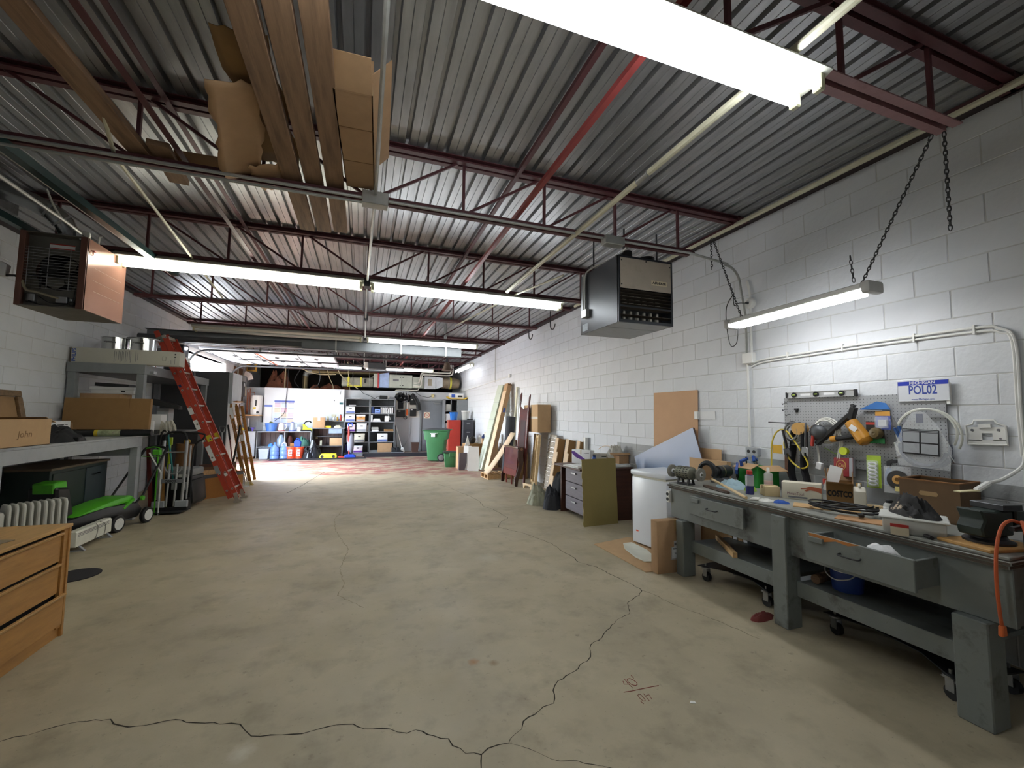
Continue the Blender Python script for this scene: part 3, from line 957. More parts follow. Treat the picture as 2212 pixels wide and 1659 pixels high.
m_bench = M('bench_grey_paint', '757A77', rough=0.5, var=0.1, scale=5, dark='3B3530', dscale=5, damt=0.7, dlo=0.56, dhi=0.68)
m_btop = M('bench_top_paint', '8E9089', rough=0.5, var=0.08, scale=5, dark='5C5446', dscale=4, damt=0.5)
m_bedge = M('worn_bench_edge', '4E443A', rough=0.75, var=0.25, scale=14, dark='2A241F', damt=0.7)
BZ = 0.86
t = T('workbench', 'long grey painted wooden workbench with two drawers along the right wall', 'workbench', (3.42, 2.39, 0))
ob('worktop', G().mat(0).bb((-0.44, -1.21, 0.842), (0.445, 1.21, BZ)).mat(1).bb((-0.455, -1.22, 0.822), (0.445, 1.22, 0.842)).bb((-0.447, -1.21, 0.80), (0.445, 1.21, 0.822)), [m_btop, m_bedge], t, bev=0.004)
ob('apron', G().bb((-0.42, -1.21, 0.52), (-0.385, 1.21, 0.80)), m_bench, t, bev=0.004)
ob('apron', G().bb((-0.385, 1.165, 0.52), (0.44, 1.20, 0.80)), m_bench, t, bev=0.004)
ob('apron', G().bb((-0.385, -1.20, 0.52), (0.44, -1.165, 0.80)), m_bench, t, bev=0.004)
for y, w in ((1.03, 0.10), (-0.015, 0.115), (-1.06, 0.14)):
    ob('leg', G().bb((-0.475, y - w / 2, 0), (-0.33, y + w / 2, 0.80 if w == 0.115 else 0.52)), m_bench, t, bev=0.006)
    ob('leg', G().bb((0.32, y - w / 2, 0), (0.43, y + w / 2, 0.80)), m_bench, t, bev=0.006)
for y0, y1 in ((0.043, 0.98), (-0.99, -0.073)):
    ob('lower_shelf', G().bb((-0.35, y0, 0.30), (0.43, y1, 0.33)).bb((-0.375, y0, 0.225), (-0.335, y1, 0.335)), m_bench, t, bev=0.003)
m_rawd = M('split_raw_wood', 'B9773A', rough=0.7, var=0.15, stretch=(8, 1, 8))
for y0, y1, x, nm in ((0.29, 0.89, -0.475, 0), (-0.94, -0.36, -0.66, 1)):
    dr = ob('drawer', G().mat(0).bb((x, y0, 0.615), (x + 0.022, y1, 0.785)).bb((x + 0.022, y0 + 0.01, 0.625), (-0.43, y0 + 0.028, 0.775)).bb((x + 0.022, y1 - 0.028, 0.625), (-0.43, y1 - 0.01, 0.775)).bb((x + 0.022, y0 + 0.028, 0.625), (-0.43, y1 - 0.028, 0.635)), m_bench, t, bev=0.003)
    yc = (y0 + y1) / 2 + 0.02
    ob('handle', G().tube(smoothpath([(x, yc - 0.055, 0.71), (x - 0.03, yc - 0.05, 0.705), (x - 0.03, yc + 0.05, 0.705), (x, yc + 0.055, 0.71)], 4), 0.005, 6), m_dsteel, dr)
    ob('latch_block', G().bb((x - 0.018, y1 - 0.12, 0.735), (x, y1 - 0.03, 0.768)), m_bench, dr, bev=0.003)
    if nm:
        ob('split_edge', G().prism([(0, 0), (0.30, 0), (0.24, -0.02), (0.17, -0.012), (0.10, -0.035), (0.02, -0.03)], 0.003, (x - 0.002, y1 - 0.02, 0.786), Matrix(((0, 0, 1), (-1, 0, 0), (0, 1, 0)))), m_rawd, dr)
        ob('drawer_rag', hump(10, 10, 0.1, 0.18, 0.05, 5), m_whitec, dr, (x + 0.1, y0 + 0.2, 0.755))
ox = ob('outlet_box', G().bb((-0.45, 1.20, 0.655), (-0.36, 1.245, 0.775)), m_whitep, t, bev=0.012, seg=2)
for z in (0.69, 0.74):
    ob('socket', G().lathe([(0.017, 0), (0.017, 0.004), (0, 0.004)], (-0.451, 1.222, z), 12, Matrix(((0, 0, -1), (0, 1, 0), (1, 0, 0)))), m_black, ox)

def moving_dolly(label, loc, rz, L=0.86, Wd=0.62):
    t = T('moving_dolly', label, 'dolly', loc, (0, 0, rz), 'black wheel dollies under the workbench')
    h, w = L / 2, Wd / 2
    plate = [(-h, -w * 0.8), (-h * 0.35, -w * 0.4), (h * 0.35, -w * 0.4), (h, -w * 0.8), (h, w * 0.8), (h * 0.35, w * 0.4), (-h * 0.35, w * 0.4), (-h, w * 0.8)]
    ob('plate', G().prism(plate, 0.008, (0, 0, 0.125)), m_blackp, t, bev=0.002)
    for sx in (-1, 1):
        for sy in (-1, 1):
            x, y = sx * (h - 0.05), sy * (w * 0.8 - 0.05)
            c = ob('caster', G().lathe([(0.035, 0.112), (0.035, 0.125)], (x, y, 0), 12).bb((x - 0.03, y - 0.026, 0.045), (x + 0.012, y - 0.021, 0.115)).bb((x - 0.03, y + 0.021, 0.045), (x + 0.012, y + 0.026, 0.115)).bb((x - 0.03, y - 0.026, 0.108), (x + 0.03, y + 0.026, 0.114)).cyl((x, y, 0.13), (x, y, 0.155), 0.008, n=8), m_steel, t)
            ob('wheel', G().cyl((x - 0.012, y - 0.019, 0.04), (x - 0.012, y + 0.019, 0.04), 0.039, n=16), m_black, c)
    return t
moving_dolly('black wheeled moving dolly under the far half of the workbench', (3.32, 2.98, 0), pi / 2 + 0.12, 0.68)
moving_dolly('black wheeled moving dolly under the near half of the workbench', (3.36, 1.80, 0), pi / 2 - 0.18, 0.80)

t = T('plastic_pail', 'white and blue pail with a wire handle on the bench shelf', 'bucket', (3.25, 2.10, 0.33))
ob('body', G().mat(0).lathe([(0.088, 0), (0.10, 0.135)], n=24).mat(1).lathe([(0.10, 0.135), (0.108, 0.185), (0.102, 0.185), (0.084, 0.02), (0.0, 0.02)], n=24).mat(1).lathe([(0.113, 0.16), (0.113, 0.178)], n=24), [M('pail_blue', '34509E', rough=0.4), m_whitep], t)
ob('handle', G().tube(smoothpath([(-0.05, 0.108, 0.16), (-0.10, 0.08, 0.11), (-0.125, 0, 0.085), (-0.10, -0.08, 0.11), (-0.05, -0.108, 0.16)], 5), 0.004, 6), m_whitep, t)
tag(ob('timber_offcut', G().bb((-0.019, -0.28, 0), (0.019, 0.28, 0.045)), m_wood, None, (3.17, 3.08, 0.335), (0, 0, -0.55), bev=0.002), 'pine batten sticking out of the lower shelf of the workbench', 'timber')
t = T('shelf_binders', 'few striped ring binders standing on the bench shelf far back', 'binder', (3.62, 3.14, 0.33))
for i in range(4):
    ob('binder', G().bb((-0.12, i * 0.06, 0), (0.12, i * 0.06 + 0.05, 0.17)), (m_whitec, m_card3)[i % 2], t, bev=0.003)
tag(ob('log_end', G().cyl((-0.2, 0, 0), (0.2, 0, 0), 0.032, n=14), m_lumber, None, (3.33, 2.26, 0.365), (0, 0, 0.1)), 'short round wooden stake lying on the bench shelf beside the pail', 'stake')
tag(ob('red_rag', hump(16, 12, 0.24, 0.10, 0.045, 3), M('dusty_red_cloth', '7A3A36', rough=0.95, var=0.2), None, (2.93, 2.52, 0.0), (0, 0, 0.1)), 'crumpled dusty red rag on the floor at the middle bench leg', 'rag')
tag(ob('paper_scrap', G().prism([(0, 0), (0.035, 0.004), (0.03, 0.022), (0.008, 0.02)], 0.002), m_paper, None, (1.70, 1.92, 0.001), (0, 0, -0.5)), 'tiny white paper scrap alone on the floor in front of the workbench', 'paper')

# ---- left end of the bench: grinders, clamps, rag, cans
t = T('bench_grinder', 'old bare steel double-ended bench grinder with a slotted motor', 'grinder', (3.05, 3.44, BZ), (0, 0, rad(8)))
g = G().mat(0).cyl((0, -0.085, 0.115), (0, 0.085, 0.115), 0.062, n=24).cyl((0, -0.10, 0.115), (0, -0.085, 0.115), 0.04, 0.062, n=24).cyl((0, 0.085, 0.115), (0, 0.10, 0.115), 0.062, 0.04, n=24).cyl((0, -0.2, 0.115), (0, 0.2, 0.115), 0.012, n=10).mat(1)
for k in range(18):
    a = 2 * pi * k / 18
    for y in (-0.055, -0.02, 0.02, 0.055):
        g.box((0.062 * cos(a), y, 0.115 + 0.062 * sin(a)), (0.003, 0.018, 0.008), Matrix.Rotation(-a, 3, 'Y'))
ob('motor', g, [M('pitted_grey_metal', '6F7063', rough=0.45, metal=0.5, var=0.15, scale=14), m_black], t)
ob('base', G().bb((-0.05, -0.07, 0.0), (0.05, 0.07, 0.012)).bar((-0.04, 0.06, 0.01), (-0.02, 0.06, 0.075), 0.02, 0.012).bar((0.04, 0.06, 0.01), (0.02, 0.06, 0.075), 0.02, 0.012).bar((-0.04, -0.06, 0.01), (-0.02, -0.06, 0.075), 0.02, 0.012).bar((0.04, -0.06, 0.01), (0.02, -0.06, 0.075), 0.02, 0.012), m_black, t)
wf = Matrix(((1, 0, 0), (0, 0, 1), (0, 1, 0)))      # extrudes towards +Y
wb = Matrix(((1, 0, 0), (0, 0, -1), (0, 1, 0)))     # extrudes towards -Y
for y in (-0.175, 0.165):
    ob('grinding_wheel', G().mat(0).cyl((0, y - 0.011, 0.115), (0, y + 0.011, 0.115), 0.062, n=24).mat(1).cyl((0, y - 0.014, 0.115), (0, y + 0.014, 0.115), 0.024, n=16), [M('grindstone', '77756C', rough=0.9, var=0.15, scale=40), m_whitec], t)
t = T('bench_motor_grinder', 'black bench grinder with a guarded wheel behind the bare steel one', 'grinder', (3.42, 3.40, BZ), (0, 0, rad(100)))
ob('motor', G().cyl((0, -0.16, 0.115), (0, 0.02, 0.115), 0.062, n=24).cyl((0, -0.175, 0.115), (0, -0.16, 0.115), 0.05, 0.062, n=24).cyl((0, 0.02, 0.115), (0, 0.12, 0.115), 0.045, n=20), m_blackp, t, bev=0.002)
ob('name_band', G().cyl((0, -0.05, 0.115), (0, -0.035, 0.115), 0.0635, n=24), M('brass_band', '8A8060', rough=0.4, metal=0.6), t)
ob('wheel_guard', G().tube(arc((0, 0.16, 0.13), 0.08, -0.4, pi + 0.6, 16, (1, 0, 0), (0, 0, 1)), 0.026, 8), m_black, t)
ob('grinding_wheel', G().cyl((0, 0.147, 0.125), (0, 0.173, 0.125), 0.075, n=24), M('tan_grindstone', '9B7A58', rough=0.9), t)
ob('base', G().prism([(-0.09, 0), (0.09, 0), (0.05, 0.06), (-0.05, 0.06)], 0.12, (0, -0.12, 0), wf), m_dgrey, t, bev=0.004)
ob('power_lead', G().tube(smoothpath([(0, -0.17, 0.10), (0.05, -0.22, 0.02), (0.12, -0.2, 0.008), (0.16, -0.1, 0.008)], 5), 0.006, 6), m_black, t)

t = T('clamp_box', 'green box with flaps, full of blue bar clamps, below the wall outlet', 'box', (3.68, 3.16, BZ), (0, 0, rad(-8)))
ob('carton', G().obox((0, 0, 0.0), (0.24, 0.26, 0.19), 0.006), M('bright_green_card', '2F9A3C', rough=0.6), t)
ob('flap', G().box((-0.155, -0.02, 0.20), (0.10, 0.24, 0.005), (0, rad(-25), 0)).box((0.0, -0.19, 0.19), (0.23, 0.12, 0.005), (rad(20), 0, 0)), m_card3, t)
for i, (x, y, rx, ry) in enumerate(((-0.04, 0.05, 0.2, -0.3), (0.03, -0.03, -0.3, 0.4), (-0.10, 0.12, 0.1, -0.75))):
    c = T('bar_clamp', ('blue and black bar clamp standing upright in the green box', 'blue and black bar clamp leaning over in the green box', 'blue bar clamp slanting out over the left side of the green box')[i], 'clamp', (3.66 + x, 3.17 + y, BZ + 0.03), (rx, ry, 0.3 * i), 'bar clamps in the green box')
    ob('bar', G().bb((-0.007, -0.003, 0), (0.007, 0.003, 0.27)), m_dsteel, c)
    ob('jaw', G().bb((-0.075, -0.011, 0.235), (0.02, 0.011, 0.262)).bb((-0.08, -0.013, 0.20), (-0.055, 0.013, 0.262)), M('clamp_blue', '2A4F9C', rough=0.4), c, bev=0.004)
    ob('grip', G().bb((-0.015, -0.012, 0.10), (0.05, 0.012, 0.15)).bb((0.0, -0.014, 0.05), (0.028, 0.014, 0.12)), m_blackp, c, bev=0.005)
tag(ob('grey_cover', G().prism([(-0.09, 0), (0.10, 0), (0.10, 0.18), (0.06, 0.215), (-0.05, 0.215), (-0.09, 0.17)], 0.035, (0, 0, 0), Matrix(((0, 0, 1), (1, 0, 0), (0, 1, 0)))), M('grey_plastic', '8D949C', rough=0.5), None, (3.83, 3.43, BZ), bev=0.006), 'rounded grey plastic cover against the wall behind the green box', 'cover')
def can(name, label, loc, r, h, mb, mc, caph=0.03, neck=0.6, band=None):
    t = T(name, label, 'bottle', loc)
    ob('body', G().lathe([(r * 0.96, 0), (r, 0.004), (r, h - 0.012), (r * 0.8, h), (r * neck, h + 0.006)], n=20), mb, t)
    ob('cap', G().lathe([(r * neck, h + 0.004), (r * neck, h + caph), (r * neck * 0.8, h + caph + 0.005), (0, h + caph + 0.005)], n=16), mc, t)
    if band:
        ob('label_band', G().lathe([(r + 0.0006, h * band[0]), (r + 0.0006, h * band[1])], n=20), band[2], t)
    return t
c = can('spray_can', 'dark blue spray can with a red cap on the bench', (3.215, 2.845, BZ), 0.033, 0.165, M('can_blue', '3A3F7A', rough=0.3, metal=0.3), m_red, 0.035, 0.75, (0.45, 0.98, M('can_silver', 'C8CCD4', rough=0.3, metal=0.5)))
can('spray_bottle', 'clear white spray bottle with a pointed nozzle behind the blue can', (3.54, 2.93, BZ), 0.036, 0.16, m_frost, m_whitep, 0.045, 0.35, (0.25, 0.6, M('label_pink', 'D8B7AE', rough=0.5)))
tag(ob('cleaning_rag', hump(22, 18, 0.30, 0.26, 0.075, 8), M('pale_blue_cloth', '9FB9C4', rough=0.95, var=0.08), None, (3.36, 3.17, BZ), (0, 0, 0.5)), 'crumpled pale blue rag on the bench in front of the grinders', 'rag')
tag(ob('green_rag', hump(14, 12, 0.12, 0.10, 0.055, 14), M('lime_cloth', '9CBB4A', rough=0.95), None, (3.36, 2.97, BZ), (0, 0, 0.2)), 'small lime green cloth at the edge of the pale blue rag', 'rag')
tag(ob('file_handle', G().prism([(-0.19, -0.012), (-0.12, -0.024), (0.06, -0.026), (0.19, -0.012), (0.19, 0.012), (0.06, 0.024), (-0.12, 0.026), (-0.19, 0.014)], 0.022), M('dark_wood', '4A3526', rough=0.5, var=0.2, stretch=(1, 8, 8)), None, (3.08, 3.09, BZ), (0, 0, rad(78)), bev=0.006), 'dark wooden paddle handle on the front edge of the bench', 'handle')
tag(ob('dowel', G().cyl((-0.38, 0, 0), (0.38, 0, 0), 0.012, n=10), m_blond, None, (3.135, 3.02, BZ + 0.036), (0, rad(-3.5), rad(66))), 'pale wooden dowel slanting across the bench edge', 'dowel')
t = T('work_glove', 'white work glove with a blue cuff on the bench', 'glove', (3.09, 2.53, BZ), (0, 0, rad(-60)))
ob('hand', hump(16, 10, 0.15, 0.085, 0.022, 21, 0.5), M('glove_white', 'D6D6CF', rough=0.95), t, (-0.04, 0, 0))
ob('cuff', hump(12, 10, 0.12, 0.085, 0.028, 23, 0.3), M('glove_blue', '2B54A5', rough=0.85), t, (0.06, 0, 0))
for i in range(4):
    ob('finger', G().tube([(-0.09, -0.03 + i * 0.02, 0.010), (-0.125, -0.036 + i * 0.023, 0.009), (-0.15, -0.036 + i * 0.024, 0.007)], [0.010, 0.009, 0.006], 8), M('glove_white', 'D6D6CF'), t)

def carton(name, label, loc, d, rz=0.0, m=None, cat='box', tape=None, group=None, rot=None, seam=True, tm=None):
    """closed cardboard box: body with slightly rounded edges, top flap seam and tape strip"""
    t = T(name, label, cat, loc, rot or (0, 0, rz), group)
    x, y, z = d
    ob('carton', G().bb((-x / 2, -y / 2, 0), (x / 2, y / 2, z)), m or m_card, t, bev=min(0.006, min(d) * 0.06), seg=2)
    if seam:
        ob('flap_seam', G().bb((-x / 2 + 0.004, -0.0015, z), (x / 2 - 0.004, 0.0015, z + 0.0006)), m_flute, t)
    if tape:
        w = tape
        g = G().bb((-x / 2 - 0.0008, -w / 2, z), (x / 2 + 0.0008, w / 2, z + 0.0012))
        g.bb((-x / 2 - 0.0015, -w / 2, z * 0.7), (-x / 2, w / 2, z)).bb((x / 2, -w / 2, z * 0.7), (x / 2 + 0.0015, w / 2, z))
        ob('tape', g, tm or m_tape, t)
    return t
FX = (pi / 2, 0, -pi / 2)      # text standing on a face that looks towards -X
FY = (pi / 2, 0, 0)            # text standing on a face that looks towards -Y
t = carton('small_box', 'small cream box with an open top beside the glove box', (3.33, 2.745, BZ), (0.12, 0.11, 0.085), rad(-30), M('cream_card', 'CDB98E', rough=0.8), tape=0.02)
t = carton('glove_carton', 'long cream glove box with a hand printed on it, on the bench', (3.455, 2.555, BZ), (0.13, 0.27, 0.135), rad(33), M('cream_carton', 'DCD6C2', rough=0.6), seam=False)
ob('purple_end', G().bb((-0.064, 0.135, 0.002), (0.064, 0.1365, 0.133)), M('mauve_print', 'A58AA0', rough=0.6), t)
txt('print', 'MirionTotal', 0.032, M('plum_ink', '7E4A5C', rough=0.6), t, (-0.0658, 0.04, 0.045), FX, w=0.115)
ob('printed_hand', G().prism([(-0.005, 0.045), (0.03, 0.05), (0.06, 0.066), (0.10, 0.06), (0.135, 0.055), (0.135, 0.015), (0.10, 0.03), (0.06, 0.035), (0.035, 0.022), (0.02, 0.03), (0.04, 0.042), (0.0, 0.038)], 0.0012, (-0.0655, 0.0, 0.05), Matrix(((0, 0, -1), (-1, 0, 0), (0, 1, 0)))), M('skin_print', 'B9674A', rough=0.6), t)
ob('bar_label', G().bb((-0.0665, -0.04, 0.012), (-0.0655, 0.09, 0.026)), m_inkg, t)
# open brown carton with printed name
t = T('open_carton', 'open brown carton with bold black lettering in front of the pegboard', 'box', (3.66, 2.39, BZ), (0, 0, rad(33)))
ob('carton', G().obox((0, 0, 0), (0.26, 0.17, 0.155), 0.004), m_card2, t)
ob('flap', G().box((-0.18, 0, 0.165), (0.11, 0.165, 0.003), (0, rad(12), 0)), m_card2, t)
ob('flap', G().box((0.0, 0.085, 0.205), (0.25, 0.003, 0.10), (rad(-8), 0, 0)).box((0.135, 0.0, 0.20), (0.003, 0.165, 0.09), (0, rad(10), 0)).box((0.02, -0.085, 0.195), (0.24, 0.003, 0.08)), m_card, t)
txt('print', 'COSTCO', 0.062, m_ink, t, (-0.1308, 0.0, 0.075), FX, w=0.158, bold=0.003)
txt('print', 'CO', 0.062, m_ink, t, (-0.075, -0.0858, 0.075), FY, w=0.075, bold=0.003)
tag(ob('paper_roll', G().box((0, 0, 0.11), (0.004, 0.085, 0.21), (0.25, 0.22, 0.5)), m_paper, None, (3.60, 2.40, BZ + 0.07)), 'white paper sheet sticking up out of the open brown carton', 'paper')
tag(ob('red_cap_bottle', G().lathe([(0.016, 0), (0.018, 0.02), (0.017, 0.045), (0, 0.045)], n=14), m_red, None, (3.585, 2.45, BZ + 0.13)), 'small round red cap poking out of the open brown carton', 'cap')
# jug, bottle
t = T('plastic_jug', 'white plastic jug with a side handle and a brown-stained cap', 'jug', (3.61, 2.215, BZ), (0, 0, rad(35)))
ob('body', G().prism([(-0.055, 0), (0.055, 0), (0.058, 0.09), (0.05, 0.125), (0.018, 0.145), (-0.03, 0.145), (-0.055, 0.115)], 0.075, (0, 0.0375, 0), wb), M('off_white_plastic', 'D9D5C6', rough=0.4, var=0.04), t, bev=0.012, seg=2)
ob('handle', G().tube(smoothpath([(-0.03, 0, 0.14), (-0.035, 0, 0.155), (-0.01, 0, 0.165), (0.015, 0, 0.16), (0.012, 0, 0.142)], 4), 0.008, 8), M('off_white_plastic', 'D9D5C6'), t)
ob('cap', G().lathe([(0.017, 0.143), (0.018, 0.168), (0, 0.168)], (0.035, 0, 0), 14), M('stained_cap', 'B99A60', rough=0.5), t)
ob('label_panel', G().bb((-0.042, -0.0392, 0.025), (0.045, -0.0382, 0.105)), m_paper, t)
for i in range(5):
    ob('print_line', G().bb((-0.034, -0.0398, 0.04 + i * 0.012), (0.03 - 0.008 * (i % 2), -0.0392, 0.043 + i * 0.012)), m_inkg, t)
can('glass_bottle', 'small squat clear bottle with a black cap near the brown box', (3.50, 1.96, BZ), 0.034, 0.075, m_frost, m_black, 0.022, 0.62, (0.12, 0.72, m_paper))
# brown open box
t = T('deep_brown_box', 'deep open brown box with a hand slot below the number plate', 'box', (3.69, 1.775, BZ), (0, 0, rad(4)))
m_bb = M('brown_fibreboard', '6A5238', rough=0.8, var=0.12)
ob('carton', G().obox((0, 0, 0), (0.27, 0.31, 0.26), 0.008), m_bb, t)
ob('rim', G().bb((-0.137, -0.157, 0.255), (-0.125, 0.157, 0.263)).bb((0.125, -0.157, 0.255), (0.137, 0.157, 0.263)).bb((-0.125, -0.157, 0.255), (0.125, -0.145, 0.263)).bb((-0.125, 0.145, 0.255), (0.125, 0.157, 0.263)), M('torn_edge', '8A6038', rough=0.8), t)
ob('hand_slot', G().prism([(-0.05, 0), (-0.042, 0.014), (0.042, 0.014), (0.05, 0), (0.042, -0.014), (-0.042, -0.014)], 0.002, (-0.1365, 0.0, 0.175), Matrix(((0, 0, 1), (-1, 0, 0), (0, 1, 0)))), M('slot_wear', 'A98B62', rough=0.8), t)
ob('contents', G().bb((-0.12, -0.14, 0.008), (0.12, 0.14, 0.235)), M('dark_contents', '2B2226', rough=0.8), t)
# boards, cable, tub, gloves
tag(ob('thin_plywood', G().bb((-0.09, -0.20, 0), (0.09, 0.20, 0.006)), m_wood, None, (3.27, 2.24, BZ), (0, 0, rad(35))), 'thin pale plywood offcut lying under the black cable', 'board')
tag(ob('thin_board', G().bb((-0.085, -0.17, 0), (0.085, 0.17, 0.006)), M('tan_board', 'B98D62', rough=0.6, var=0.1), None, (3.13, 1.87, BZ), (0, 0, rad(24))), 'thin tan board lying on the bench edge beside the plastic tub', 'board')
r5 = random.Random(5)
pth = []
for k in range(64):
    a = 2 * pi * k / 13
    R = 0.15 + 0.035 * sin(k * 0.7)
    pth.append((R * cos(a) * 0.8, R * sin(a) * 1.15, 0.008 + 0.012 * abs(sin(k * 0.43)) + 0.0006 * k))
t = T('coiled_cable', 'black power cable in loose coils on the bench', 'cable', (3.24, 2.09, BZ + 0.006), (0, 0, 0.3))
ob('cord', G().tube(smoothpath(pth, 3), 0.006, 6), m_black, t)
ob('plug', G().bar((-0.13, -0.12, 0.025), (-0.17, -0.14, 0.02), 0.03, 0.022), m_black, t, bev=0.005)
tag(ob('leaflet', G().bb((-0.06, -0.09, 0), (0.06, 0.09, 0.004)), m_paper, None, (3.45, 2.06, BZ + 0.001), (0, 0, 0.5)), 'white printed leaflet lying behind the coiled cable', 'leaflet')
t = T('storage_tub', 'clear plastic tub with a white lid and red label on the bench', 'tub', (3.09, 1.615, BZ), (0, 0, rad(28)))
ob('tub', G().prism([(-0.10, 0), (0.10, 0), (0.115, 0.085), (-0.115, 0.085)], 0.27, (0, -0.135, 0), Rxz), m_frost, t, bev=0.012, seg=2)
ob('lid', G().bb((-0.125, -0.15, 0.085), (0.125, 0.15, 0.098)), M('lid_white', 'DFE0DA', rough=0.4), t, bev=0.005)
lb = ob('label_panel', G().mat(0).bb((-0.112, 0.02, 0.008), (-0.1095, 0.10, 0.056)).mat(1).bb((-0.112, 0.02, 0.056), (-0.1095, 0.10, 0.074)), [M('label_cream', 'D9CBAE', rough=0.6), M('label_red', 'B5322C', rough=0.5)], t, rot=(0, rad(-8), 0))
g = hump(26, 22, 0.30, 0.20, 0.085, 33, 0.6)
tag(ob('glove_heap', g, M('black_white_gloves', '1E1D1E', rough=0.7, var=0.3, scale=9, dark='C7B49C', dscale=11, damt=0.9, dlo=0.6, dhi=0.64), None, (3.12, 1.63, BZ + 0.098), (0, 0, rad(60))), 'heap of black and pale work gloves on the white tub lid', 'gloves')
# vise
t = T('bench_vise', 'dark green iron bench vise bolted on a plywood pad', 'vise', (3.20, 1.33, BZ), (0, 0, rad(-12)))
m_vise = M('vise_green', '2C3833', rough=0.5, var=0.15, dark='1B1F1D', damt=0.5)
ob('pad', G().bb((-0.20, -0.13, 0), (0.15, 0.11, 0.018)), M('plywood_pad', 'C79A5C', rough=0.6, var=0.12, stretch=(8, 1, 1)), t, bev=0.003)
ob('base', G().lathe([(0.10, 0.018), (0.10, 0.03), (0.075, 0.04), (0.07, 0.055)], (-0.02, 0, 0), 18), m_dsteel, t)
ob('fixed_jaw', G().prism([(-0.13, 0.055), (-0.02, 0.055), (0.06, 0.06), (0.06, 0.19), (-0.03, 0.19), (-0.05, 0.185), (-0.14, 0.195), (-0.115, 0.14), (-0.14, 0.10)], 0.12, (0, 0.06, 0), Matrix(((1, 0, 0), (0, 0, -1), (0, 1, 0)))), m_vise, t, bev=0.008)
ob('jaw_plate', G().bb((-0.02, -0.075, 0.19), (0.10, 0.075, 0.222)), m_dsteel, t, bev=0.003)
ob('moving_jaw', G().bb((0.075, -0.06, 0.08), (0.14, 0.06, 0.19)).cyl((0.06, 0, 0.10), (0.2, 0, 0.10), 0.03, n=12), m_vise, t, bev=0.006)
tag(ob('metal_rod', G().cyl((-0.05, 0, 0.012), (0.05, 0, 0.012), 0.011, n=8), m_black, None, (3.02, 1.52, BZ), (0, 0, 0.9)), 'short black rubber grip lying on the bench near the vise', 'grip')
tag(ob('parts_box', G().bb((-0.06, -0.10, 0), (0.06, 0.10, 0.075)), m_whitec, None, (3.52, 1.30, BZ), (0, 0, 0.15), bev=0.003), 'small red and white parts box behind the vise', 'box')
# orange cord hung on the bench end
t = T('extension_lead', 'thick orange extension cord looped over the near end of the bench', 'cord', (3.02, 1.17, 0))
m_cord = M('orange_cord', 'C25A2C', rough=0.5, var=0.06)
g = G()
r6 = random.Random(9)
g.tube(smoothpath([(0.10, 0.0, 1.00), (0.03, 0.02, 1.03), (-0.04, 0.03, 1.00), (-0.085, 0.035, 0.90), (-0.105, 0.035, 0.76), (-0.11, 0.03, 0.62), (-0.098, 0.03, 0.54)], 5), 0.0075, 8)
for k in range(9):
    x0 = 0.02 + 0.014 * k
    zb = 0.50 + r6.uniform(-0.06, 0.08)
    y0 = -0.045 - 0.006 * (k % 3)
    g.tube(smoothpath([(x0 + 0.10, y0 + 0.05, 0.94), (x0 + 0.06, y0 + 0.05, 1.02), (x0, y0 + 0.02, 1.0), (x0 - 0.012, y0 - 0.005, 0.86), (x0 + 0.015 + r6.uniform(0, .02), y0 - 0.02, 0.68), (x0 + 0.05, y0 - 0.02, zb), (x0 + 0.10, y0 - 0.02, zb + 0.02), (x0 + 0.13, y0, 0.72), (x0 + 0.13, y0 + 0.03, 0.90)], 4), 0.0075, 8)
ob('cord', g, m_cord, t)
ob('plug', G().prism([(-0.014, 0), (0.014, 0), (0.02, -0.05), (-0.02, -0.05)], 0.02, (-0.095, 0.04, 0.545), Matrix(((1, 0, 0), (0, 0, -1), (0, 1, 0)))), M('orange_plug', 'D86A30', rough=0.45), t, bev=0.004)
ob('hook', G().tube([(0.02, 0.02, 0.99), (0.24, 0.02, 0.995)], 0.012, 8).bar((0.2, 0.03, 0.87), (0.2, 0.03, 1.0), 0.03, 0.03), m_dsteel, t)

# ---- pegboard wall
m_peg = dot_grid(M('pegboard_grey', 'A4A6A8', rough=0.55, var=0.05), 0.0254, 0.0032, '3A3B3D')
tag(ob('pegboard', G().bb((-0.004, -0.605, 0), (0.004, 0.605, 0.60)), m_peg, None, (3.868, 2.395, 1.115)), 'grey perforated pegboard on the wall above the workbench', 'pegboard')
t = T('spirit_level', 'silver spirit level lying along the top of the pegboard', 'level', (3.845, 2.65, 1.715))
ob('body', G().bb((-0.012, -0.30, 0), (0.012, 0.30, 0.006)).bb((-0.012, -0.30, 0.049), (0.012, 0.30, 0.055)).bb((-0.005, -0.30, 0.006), (0.005, 0.30, 0.049)), M('level_silver', 'B9BBBD', rough=0.35, metal=0.5), t)
RX = Matrix(((0, 0, -1), (0, 1, 0), (1, 0, 0)))     # lathe axis pointing at -X
for y in (0.225, 0.02, -0.195):
    v = ob('vial', G().lathe([(0.024, 0), (0.024, 0.012), (0.015, 0.012), (0.015, 0.006), (0, 0.006)], (-0.004, y, 0.0275), 16, RX), m_black, t)
    ob('bubble_tube', G().cyl((-0.012, y - 0.013, 0.0275), (-0.012, y + 0.013, 0.0275), 0.006, n=8), M('vial_green', '9DB25A', rough=0.2), v)
for y in (0.12, -0.09):
    ob('hand_slot', G().bb((-0.0065, y - 0.045, 0.018), (-0.0055, y + 0.045, 0.038)), m_whitec, t)
for s in (-1, 1):
    ob('end_cap', G().bb((-0.013, s * 0.30 - 0.008, 0), (0.013, s * 0.30 + 0.008, 0.055)), m_black, t)
